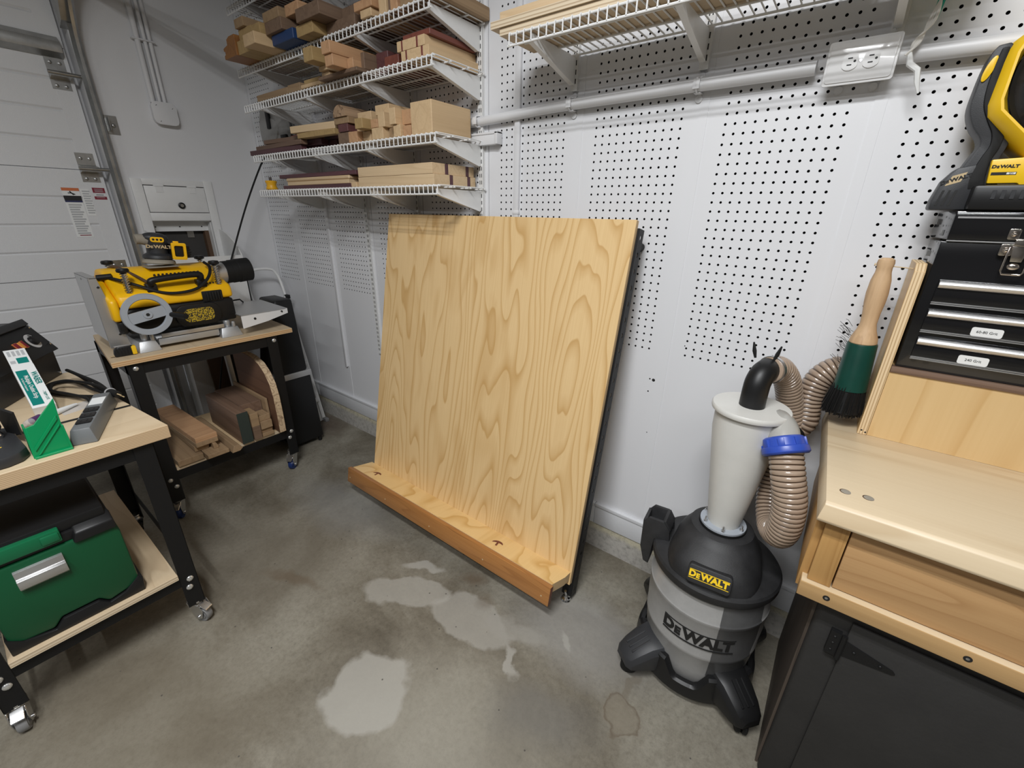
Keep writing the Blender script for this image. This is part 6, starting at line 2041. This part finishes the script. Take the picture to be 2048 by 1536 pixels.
for y, s in ((LYR, -1), (LYL, 1)):
    angle_leg(fc, LX, y, 0.088, ZT - 0.042, -1, s, 0.050, bolts=((0.022, 0.205), (0.030, 0.172)))
    angle_leg(fc, -1.56, y, 0.088, ZT - 0.042, 1, s, 0.050)
mb = MB().prism([(-0.780, LYR - .052), (-0.780, LYL + .052), (-1.56, LYL + .052), (-1.56, LYR - .055)], 0.2285, 0.248, 0, None, 1)
put('lower_shelf', mb, ['plyface', 'edgez2'], fc, bevel=0.0008, seg=1)
caster(fc, LX - 0.024, LYR - 0.024, 3.6, 'greywheel', 0.030, 0.108)
caster(fc, LX - 0.024, LYL + 0.024, 3.0, 'greywheel', 0.030, 0.108)
caster(fc, -1.536, LYR - 0.024, 0.3, 'blackr', 0.030, 0.108, lock=False)
caster(fc, -1.536, LYL + 0.024, 0.8, 'blackr', 0.030, 0.108, lock=False)

# green tool box on the front cart's shelf
gt = thing('green_toolbox', 'green toolbox with black lid and silver handle on lower shelf of front cart', 'toolbox', (-1.0, -1.53, 0.2485))
zb = 0.2485
T = frame((0, 0, 0), (0, 1, 0), (0, 0, 1), (1, 0, 0))
bodyp = [(-1.648, zb + .038), (-1.655, zb + .27), (-1.375, zb + .27), (-1.362, zb + .235), (-1.362, zb + .045), (-1.39, zb + .012), (-1.45, zb + .03), (-1.56, zb + .03), (-1.60, zb + .012)]
bodyp = [(-1.648, zb + .03), (-1.652, zb + .27), (-1.372, zb + .27), (-1.360, zb + .24), (-1.360, zb + .045), (-1.395, zb + .03), (-1.44, zb + .02), (-1.46, zb + .045), (-1.54, zb + .045), (-1.56, zb + .02)]
put('body', MB().prism(bodyp, -1.30, -0.800, 0, T), 'grnbox', gt, bevel=0.008)
fp_ = [(-1.652, zb), (-1.652, zb + .06), (-1.62, zb + .03), (-1.56, zb + .016), (-1.54, zb + .040), (-1.46, zb + .040), (-1.44, zb + .016), (-1.40, zb + .026), (-1.362, zb + .06), (-1.352, zb + .05), (-1.356, zb)]
put('base_tray', MB().prism(fp_, -1.305, -0.796, 0, T), 'blackp', gt, bevel=0.003)
mb = MB().box(-1.31, -0.806, -1.652, -1.366, zb + 0.2705, zb + 0.30)
mb.box(-1.30, -0.815, -1.65, -1.375, zb + .30, zb + .335)
mb.quadbox([(-.83, -1.46, zb + .285), (-.790, -1.46, zb + .262), (-.790, -1.364, zb + .262), (-.83, -1.364, zb + .285)], [(-.83, -1.45, zb + .315), (-.793, -1.45, zb + .292), (-.793, -1.366, zb + .292), (-.83, -1.366, zb + .315)])
lid_ = put('lid', mb, 'blackp', gt, bevel=0.005)
mb = MB().box(-0.815, -0.793, -1.648, -1.475, zb + 0.285, zb + 0.325)
mb.box(-0.820, -0.789, -1.515, -1.478, zb + .292, zb + .318)
mb.box(-0.820, -0.789, -1.645, -1.60, zb + .292, zb + .318)
put('lid_latch', mb, 'grnlatch', gt, bevel=0.004)
Tp = frame((-0.7995, -1.536, 0.466), Vector((0, 1, 0)), (0, 0, 1), (1, 0, 0))
pr = [(-0.032, 0.0), (-0.030, 0.008), (-0.022, 0.017), (-0.008, 0.0205), (0.006, 0.019), (0.010, 0.010), (0.030, 0.009), (0.032, 0.0)]
mb = MB().prism(pr, -0.048, 0.048, 0, Tp @ frame((0, 0, 0), (0, 1, 0), (0, 0, 1), (1, 0, 0)))
put('pull_handle', mb, 'brush', gt, bevel=0.001)

# grey plug strip with black outlets
dr_ = Vector((-0.94, 0.34, 0)).normalized()
sd_ = Vector((-dr_.y, dr_.x, 0))
ps_ = thing('power_strip', 'grey metal power strip with three black outlets on the front cart', 'power strip', (-0.815, -1.355, ZT))
T = frame((-0.812, -1.361, ZT + 0.0005), dr_, sd_, (0, 0, 1))
mb = MB()
Lg = 0.315
mb.quadbox([T @ Vector(p) for p in ((0, -.030, 0), (Lg, -.030, 0), (Lg, .030, 0), (0, .030, 0))], [T @ Vector(p) for p in ((0.008, -.021, .045), (Lg - .008, -.021, .045), (Lg - .008, .021, .045), (0.008, .021, .045))])
put('housing', mb, 'gstrip', ps_, bevel=0.004)
for i, x in enumerate((0.062, 0.108, 0.154)):
    mb = MB().prism(rrect(0.036, 0.034, 0.005, 3, x, 0), 0.045, 0.048, 0, T)
    mb.box(x - .006, x + .006, -.008, -.005, .048, .0486, 1, T)
    mb.box(x - .006, x + .006, .005, .008, .048, .0486, 1, T)
    put('outlet', mb, ['blackp', 'ink'], ps_, bevel=0.0015)
put('white_label', MB().box(0.20, 0.262, -0.018, 0.016, 0.045, 0.0458, 0, T), 'paper', ps_)
cx = T @ Vector((Lg - .01, 0.0, 0.03))
cd = [cx, T @ Vector((Lg + .02, .0, .028)), (-1.18, -1.26, ZT + .012), (-1.27, -1.32, ZT + .010), (-1.36, -1.365, ZT + .012), (-1.44, -1.345, ZT + .014), (-1.45, -1.30, ZT + .014), (-1.36, -1.275, ZT + .02), (-1.24, -1.262, ZT + .026), (-1.14, -1.232, ZT + .02), (-1.12, -1.222, ZT + .03)]
put('cord', MB().tube(smooth_path(cd, 8), 0.0055, 8), 'blackr', ps_)
cd2 = [(-1.12, -1.225, ZT + .03), (-1.22, -1.25, ZT + .04), (-1.33, -1.285, ZT + .036), (-1.40, -1.33, ZT + .026), (-1.33, -1.352, ZT + .024), (-1.24, -1.318, ZT + .022), (-1.16, -1.29, ZT + .02), (-1.10, -1.29, ZT + .016)]
put('cord', MB().tube(smooth_path(cd2, 8), 0.0055, 8), 'blackr', ps_)
cd3 = [(-1.11, -1.23, ZT + .022), (-1.25, -1.238, ZT + .034), (-1.38, -1.272, ZT + .05), (-1.46, -1.285, ZT + .05), (-1.42, -1.262, ZT + .03), (-1.30, -1.245, ZT + .014), (-1.2, -1.235, ZT + .01)]
put('cord', MB().tube(smooth_path(cd3, 8), 0.0055, 8), 'blackr', ps_)
mb = MB().cyl((-1.13, -1.236, ZT + .036), (-1.075, -1.222, ZT + .034), 0.013, 0.011, n=14)
put('plug', mb, 'blackr', ps_)
mb = MB().cyl((-1.075, -1.224, ZT + .038), (-1.055, -1.219, ZT + .037), 0.002, n=6).cyl((-1.075, -1.218, ZT + .030), (-1.055, -1.213, ZT + .029), 0.002, n=6)
put('plug_prongs', mb, 'gold', ps_)
mb = MB().torus(frame((-1.115, -1.234, ZT + .036), (0, 1, 0), (0, 0, 1), (1, 0, 0)), 0.014, 0.0022, 16, 6)
put('cord_tie', mb, 'clear', ps_)

# green printed angle bracket
gbk = thing('angle_block', 'bright green plastic corner block at front edge of the front cart', 'corner block', (-0.80, -1.42, ZT))
T = frame((-0.815, 0, 0), (0, 1, 0), (0, 0, 1), (1, 0, 0))
put('back_plate', MB().prism([(-1.457, ZT + .0005), (-1.386, ZT + .0005), (-1.388, ZT + .080), (-1.384, ZT + .150), (-1.436, ZT + .092), (-1.452, ZT + .088)], 0, 0.005, 0, T), 'grn', gbk, bevel=0.0008, seg=1)
mb = MB().prism([(-1.458, ZT + .0005), (-1.385, ZT + .0005), (-1.385, ZT + .006), (-1.458, ZT + .006)], 0.005, 0.014, 0, T)
mb.prism([(-1.389, ZT + .006), (-1.385, ZT + .006), (-1.386, ZT + .075), (-1.390, ZT + .075)], 0.005, 0.013, 0, T)
mb.prism([(-1.452, ZT + .020), (-1.452, ZT + .030), (-1.392, ZT + .105), (-1.392, ZT + .093)], 0.005, 0.0085, 0, T)
mb.prism([(-1.450, ZT + .008), (-1.446, ZT + .008), (-1.392, ZT + .074), (-1.392, ZT + .080)], 0.005, 0.0085, 0, T)
put('ribs', mb, 'grn', gbk, bevel=0.0006, seg=1)
put('side_plate', MB().quadbox([(-.90, -1.460, ZT + .0005), (-.81, -1.460, ZT + .0005), (-.81, -1.456, ZT + .0005), (-.90, -1.456, ZT + .0005)], [(-.86, -1.456, ZT + .085), (-.815, -1.456, ZT + .087), (-.815, -1.452, ZT + .087), (-.86, -1.452, ZT + .085)]), 'grn', gbk)

# carton leaning on the black machine
A0, A1 = Vector((-1.150, -1.390, ZT + 0.018)), Vector((-1.440, -1.392, 0.932))
ux = (A1 - A0).normalized()
uy = Vector((0, 1, 0))
un = uy.cross(ux)
if un.z < 0:
    un = -un
wb = thing('outlet_strip_carton', 'white and teal outlet strip carton leaning against the black machine', 'carton', (A0.x, A0.y, ZT))
TB_ = frame(A0, uy, ux, -un if uy.cross(ux).dot(un) < 0 else un)
TB_ = frame(A0, uy, ux, uy.cross(ux))
sgn = 1 if uy.cross(ux).z > 0 else -1
Lc = (A1 - A0).length
mb = MB().box(-0.026, 0.026, 0, Lc * .70, -0.0155, 0.0155, 0, TB_).box(-0.0255, 0.0255, Lc * .70, Lc, sgn * .0155 - .0006 if sgn > 0 else -.0155, sgn * .0155 if sgn > 0 else -.0149, 0, TB_)
put('box', mb, 'paper', wb)
fz = 0.0158
mb = MB()


def onbox(x0, x1, y0, y1, mi, lift=0.0):
    z_ = (fz + lift) * sgn
    mb.add([tuple(TB_ @ Vector(p)) for p in ((x0, y0, z_), (x1, y0, z_), (x1, y1, z_), (x0, y1, z_))], [(0, 1, 2, 3)], mi)


onbox(-0.022, 0.004, 0.012, Lc * .62, 0)
onbox(-0.006, 0.020, Lc * .74, Lc * .84, 0)
for k in range(4):
    onbox(-0.02 + k * .011, -0.013 + k * .011, Lc * .88, Lc * .97, 1)
onbox(-0.022, -0.010, Lc * .75, Lc * .80, 1)
Tx = TB_ @ frame((0, 0, (fz + .0006) * sgn), (0, -1, 0), (1, 0, 0), (0, 0, 1))
if sgn < 0:
    Tx = TB_ @ frame((0, 0, (fz + .0006) * sgn), (0, -1, 0), (-1, 0, 0), (0, 0, -1))
ky = 1 if sgn > 0 else -1
add_text(mb, 'WABER', 0.020, Tx @ Matrix.Translation((-Lc * .46, 0.0155 * ky, 0)), 0, 0.0004, 0.02)
add_text(mb, '- TRIPP LITE', 0.0095, Tx @ Matrix.Translation((-Lc * .16, 0.0155 * ky, 0)), 0, 0.0004)
add_text(mb, 'Multiple Outlet Strip', 0.0145, Tx @ Matrix.Translation((-Lc * .33, -0.005 * ky, 0)), 2, 0.0004, 0.01)
add_text(mb, 'for Electronic Equipment', 0.0065, Tx @ Matrix.Translation((-Lc * .38, -0.016 * ky, 0)), 2, 0.0004)
put('printing', mb, ['teal', 'papergrey', 'paper'], wb)

# black machine with sloping control panel, turned about 32 degrees
bm_ = thing('control_box', 'black machine with sloping control panel, dial and amber switch on front cart', 'machine', (-1.5, -1.45, ZT))
ex = Vector((0.853, -0.522, 0))
ey = Vector((-0.522, -0.853, 0))
TM = frame((-1.608, -1.288, ZT), ex, ey, (0, 0, 1))
TMs = TM @ frame((0, 0, 0), (0, 1, 0), (0, 0, 1), (1, 0, 0))
sidep = [(0.0, 0.0005), (0.0, 0.108), (0.066, 0.213), (0.20, 0.213), (0.20, 0.0005)]
put('housing', MB().prism(sidep, 0.0, 0.42, 0, TMs), 'darkp', bm_, bevel=0.002)
su = Vector((0.066, 0.105)).normalized()
eu = (ey * su.x + Vector((0, 0, 1)) * su.y).normalized()
Tc2 = frame(TM @ Vector((0, 0, 0.108)), ex, eu, ex.cross(eu))
sg_ = 1 if Tc2.col[2].z > 0 else -1
if sg_ < 0:
    Tc2 = frame(TM @ Vector((0, 0, 0.108)), ex, eu, -ex.cross(eu))
cp_ = put('control_panel', MB().box(-0.016, 0.43, -0.012, 0.105, 0.0005, 0.005, 0, Tc2), 'blackp', bm_, bevel=0.0015)
mb = MB().lathe([(0.029, 0.005), (0.029, 0.0056)], 32, Tc2 @ Matrix.Translation((0.050, 0.048, 0)))
mb.lathe([(0.018, 0.0056), (0.016, 0.016), (0.008, 0.017)], 24, Tc2 @ Matrix.Translation((0.050, 0.048, 0)), 1)
mb.prism([(0.021 * math.cos(a), 0.021 * math.sin(a)) for a in [1.8 + .1 * k for k in range(9)]] + [(0.026 * math.cos(a), 0.026 * math.sin(a)) for a in [2.6 - .1 * k for k in range(9)]], 0.0056, 0.006, 1, Tc2 @ Matrix.Translation((0.050, 0.048, 0)))
put('speed_dial', mb, ['dialring', 'blackp'], cp_)
mb = MB().box(0.110, 0.128, 0.036, 0.062, 0.005, 0.010, 0, Tc2).box(0.094, 0.110, 0.034, 0.064, 0.005, 0.008, 1, Tc2).box(0.128, 0.150, 0.034, 0.064, 0.005, 0.009, 2, Tc2)
put('rocker_switch', mb, ['amber', 'red', 'red'], cp_, bevel=0.001)
for pt_ in (Tc2 @ Vector((-0.004, 0.016, 0.006)), Tc2 @ Vector((-0.004, 0.095, 0.006)), TM @ Vector((0.012, -0.001, 0.012))):
    put('panel_screw', MB().sphere(pt_, 0.0045, n=10), 'chrome', bm_)
put('upper_lip', MB().box(-0.010, 0.43, 0.105, 0.130, 0.0, 0.014, 0, Tc2), 'darkp', bm_, bevel=0.002)

# black tool with rounded base at the far left
bt_ = thing('black_power_tool', 'black tool with rounded flat base and yellow sticker at left front of cart', 'power tool', (-0.9, -1.55, ZT))
bp_ = [(-0.800, -1.70), (-0.800, -1.505), (-0.812, -1.478), (-0.84, -1.463), (-1.03, -1.475), (-1.06, -1.52), (-1.06, -1.70)]
put('base', MB().prism(bp_, ZT + .0005, ZT + .030), 'darkp', bt_, bevel=0.006)
put('yellow_sticker', MB().prism([(-0.872, -1.60), (-0.872, -1.512), (-0.880, -1.503), (-0.892, -1.512), (-0.900, -1.60)], ZT + .030, ZT + .0306), 'yellogo', bt_)
mb = MB().quadbox([(-0.99, -1.485, ZT + .030), (-0.935, -1.462, ZT + .0305), (-0.945, -1.458, ZT + .0305), (-1.0, -1.48, ZT + .030)], [(-1.02, -1.49, ZT + .10), (-0.955, -1.462, ZT + .09), (-0.965, -1.457, ZT + .09), (-1.03, -1.485, ZT + .10)])
put('upright_plate', mb, 'blackp', bt_)
mb = MB().lathe([(0.012, 0.0), (0.014, 0.01), (0.010, 0.02), (0.016, 0.03), (0.016, 0.05)], 20, frame((-0.955, -1.505, ZT + .030), (1, 0, 0), (0, 1, 0), (0, 0, 1)))
put('chrome_post', mb, 'chrome', bt_)
mb = MB().box(-1.05, -0.92, -1.70, -1.53, ZT + .030, ZT + .09)
put('motor_housing', mb, 'blackp', bt_, bevel=0.01)
# small things lying on the front cart
mb = MB().prism([(0.007 * math.cos(a), 0.007 * math.sin(a)) for a in [PI / 3 * k for k in range(6)]], -0.030, 0.030, 0, Matrix.Translation((-1.47, -1.447, ZT + .0068)) @ rotz(0.15) @ Matrix.Rotation(PI / 2, 4, 'Y'))
tag(put('steel_bar', mb, 'darkp', None, 0.0005, 1, base=(-1.47, -1.447, ZT)), 'short black hexagonal bar lying at left on front cart top', 'bar')
gl = thing('glue_tube', 'clear purple labelled tube lying in front of the carton', 'glue tube', (-1.09, -1.42, ZT))
d_ = Vector((-0.08, 0.085, 0)).normalized()
q0 = Vector((-1.075, -1.447, ZT + .0105))
put('barrel', MB().tube([q0, q0 + d_ * .012, q0 + d_ * .06, q0 + d_ * .066], 0.010, 16, radii=[.007, .010, .010, .006]), 'clear', gl)
M['purplab'] = plain('purple_label', (0.09, 0.04, 0.12), 0.4)
put('label_band', MB().tube([q0 + d_ * .024, q0 + d_ * .052], 0.0103, 16), 'purplab', gl)
wn = thing('white_nozzle', 'white tapered nozzle in clear wrapper beside the black cord', 'nozzle', (-1.15, -1.33, ZT))
mb = MB().tube([(-1.12, -1.375, ZT + .010), (-1.16, -1.325, ZT + .008), (-1.165, -1.318, ZT + .007)], 0.008, 14, radii=[.0095, .005, .004])
put('nozzle', mb, 'paper', wn)
put('wrapper', MB().prism([(-1.10, -1.36), (-1.13, -1.27), (-1.20, -1.275), (-1.18, -1.365)], ZT + .0005, ZT + .0015), 'clear', wn)

# ------------------------------------------------------------------ things against the left wall behind the planer cart
ld_s = thing('step_ladder', 'folded white step ladder leaning in the corner beside the planer cart', 'step ladder', (-2.0, -0.3, 0))


def rail(y, dx, w_, name='rail', z1=0.86):
    a = Vector((-1.965 + dx, y, 0.004))
    b = Vector((-2.215 + dx, y, z1))
    u = (b - a).normalized()
    mb = MB()
    T_ = frame(a, Vector((0, 1, 0)), u.cross(Vector((0, 1, 0))) * -1, u)
    T_ = frame(a, Vector((u.z, 0, -u.x)), (0, 1, 0), u)
    mb.box(-w_ / 2, w_ / 2, -0.012, 0.012, 0, (b - a).length, 0, T_)
    put(name, mb, 'wire', ld_s, bevel=0.003)


for y in (-0.085, -0.295):
    rail(y, 0.0, 0.020)
    rail(y - 0.030 if y > -0.2 else y + 0.030, 0.004, 0.018, z1=0.84)
    a = Vector((-1.965, y, .0))
    put('rubber_foot', MB().cbox((-1.945, y + .003, 0.012), (0.05, 0.026, 0.024)), 'greywheel', ld_s, bevel=0.003)
hp_ = [(-2.20, -0.085, 0.82), (-2.245, -0.085, 0.95), (-2.262, -0.10, 1.01), (-2.266, -0.125, 1.035), (-2.267, -0.19, 1.043), (-2.266, -0.255, 1.035), (-2.262, -0.28, 1.01), (-2.245, -0.295, 0.95), (-2.20, -0.295, 0.82)]
put('hand_hoop', MB().tube(smooth_path(hp_, 6), 0.0085, 10), 'wire', ld_s)
for z, x in ((0.16, -2.0), (0.42, -2.075), (0.66, -2.145)):
    put('step', MB().box(x - 0.03, x + 0.03, -0.285, -0.095, z - 0.012, z + 0.010), 'wire', ld_s, bevel=0.004)
put('hinge_cap', MB().box(-2.225, -2.175, -0.092, -0.070, 0.845, 0.872), 'blackp', ld_s, bevel=0.004)
bc = thing('equipment_case', 'tall black case with grey strap standing between planer cart and white ladder', 'case', (-1.85, -0.33, 0))
mb = MB().quadbox([(-1.92, -0.44, 0.03), (-1.70, -0.44, 0.03), (-1.70, -0.235, 0.03), (-1.92, -0.235, 0.03)], [(-2.02, -0.44, 0.44), (-1.77, -0.44, 0.44), (-1.77, -0.22, 0.44), (-2.02, -0.22, 0.44)])
put('lower_case', mb, 'blackp', bc, bevel=0.012)
mb = MB().quadbox([(-2.03, -0.41, 0.475), (-1.77, -0.41, 0.475), (-1.77, -0.235, 0.475), (-2.03, -0.235, 0.475)], [(-2.06, -0.32, 0.905), (-1.86, -0.32, 0.905), (-1.86, -0.215, 0.905), (-2.06, -0.215, 0.905)])
put('upper_case', mb, 'blackp', bc, bevel=0.012)
mb = MB().quadbox([(-2.02, -0.43, 0.44), (-1.762, -0.43, 0.44), (-1.762, -0.215, 0.44), (-2.02, -0.215, 0.44)], [(-2.03, -0.43, 0.475), (-1.768, -0.43, 0.475), (-1.768, -0.215, 0.475), (-2.03, -0.215, 0.475)])
put('grey_strap', mb, 'brush', bc, bevel=0.002)
mb = MB()
for (x, y) in ((-1.90, -.42), (-1.72, -.42), (-1.90, -.255), (-1.72, -.255)):
    mb.cyl((x, y, 0), (x, y, 0.032), 0.012, n=12)
put('foot', mb, 'blackr', bc)
mb = MB().quadbox([(-2.20, -0.62, 0.0), (-2.185, -0.62, 0.0), (-2.185, -0.40, 0.0), (-2.20, -0.40, 0.0)], [(-2.255, -0.62, 0.73), (-2.24, -0.62, 0.73), (-2.24, -0.40, 0.73), (-2.255, -0.40, 0.73)])
tag(put('brown_panel', mb, 'brownfr', None, base=(-2.2, -.5, 0)), 'dark brown panel leaning behind the planer cart', 'panel')
mb = MB().quadbox([(-2.025, -0.585, 0.2685), (-1.998, -0.585, 0.2685), (-1.998, -0.560, 0.2685), (-2.025, -0.560, 0.2685)], [(-2.052, -0.585, 0.742), (-2.025, -0.585, 0.742), (-2.025, -0.560, 0.742), (-2.052, -0.560, 0.742)])
tag(put('metal_rail', mb, 'brush', None, base=(-2.1, -.59, 0)), 'silver metal rail standing behind the wood blocks under planer cart', 'rail')
mb = MB().box(-2.475, DX + 0.004, -2.9, -0.80, 0.0, 0.04)
struct(put('trim_7', mb, 'blackr', bevel=0.004))
# little bits on the floor
mb = MB().prism([(-1.80, -0.30), (-1.77, -0.255), (-1.81, -0.235), (-1.84, -0.275)], 0.0003, 0.0012)
tag(put('paper_scrap', mb, 'papergrey', None, base=(-1.80, -.27, 0)), 'small grey scrap of card on the floor near the ladder foot', 'scrap')
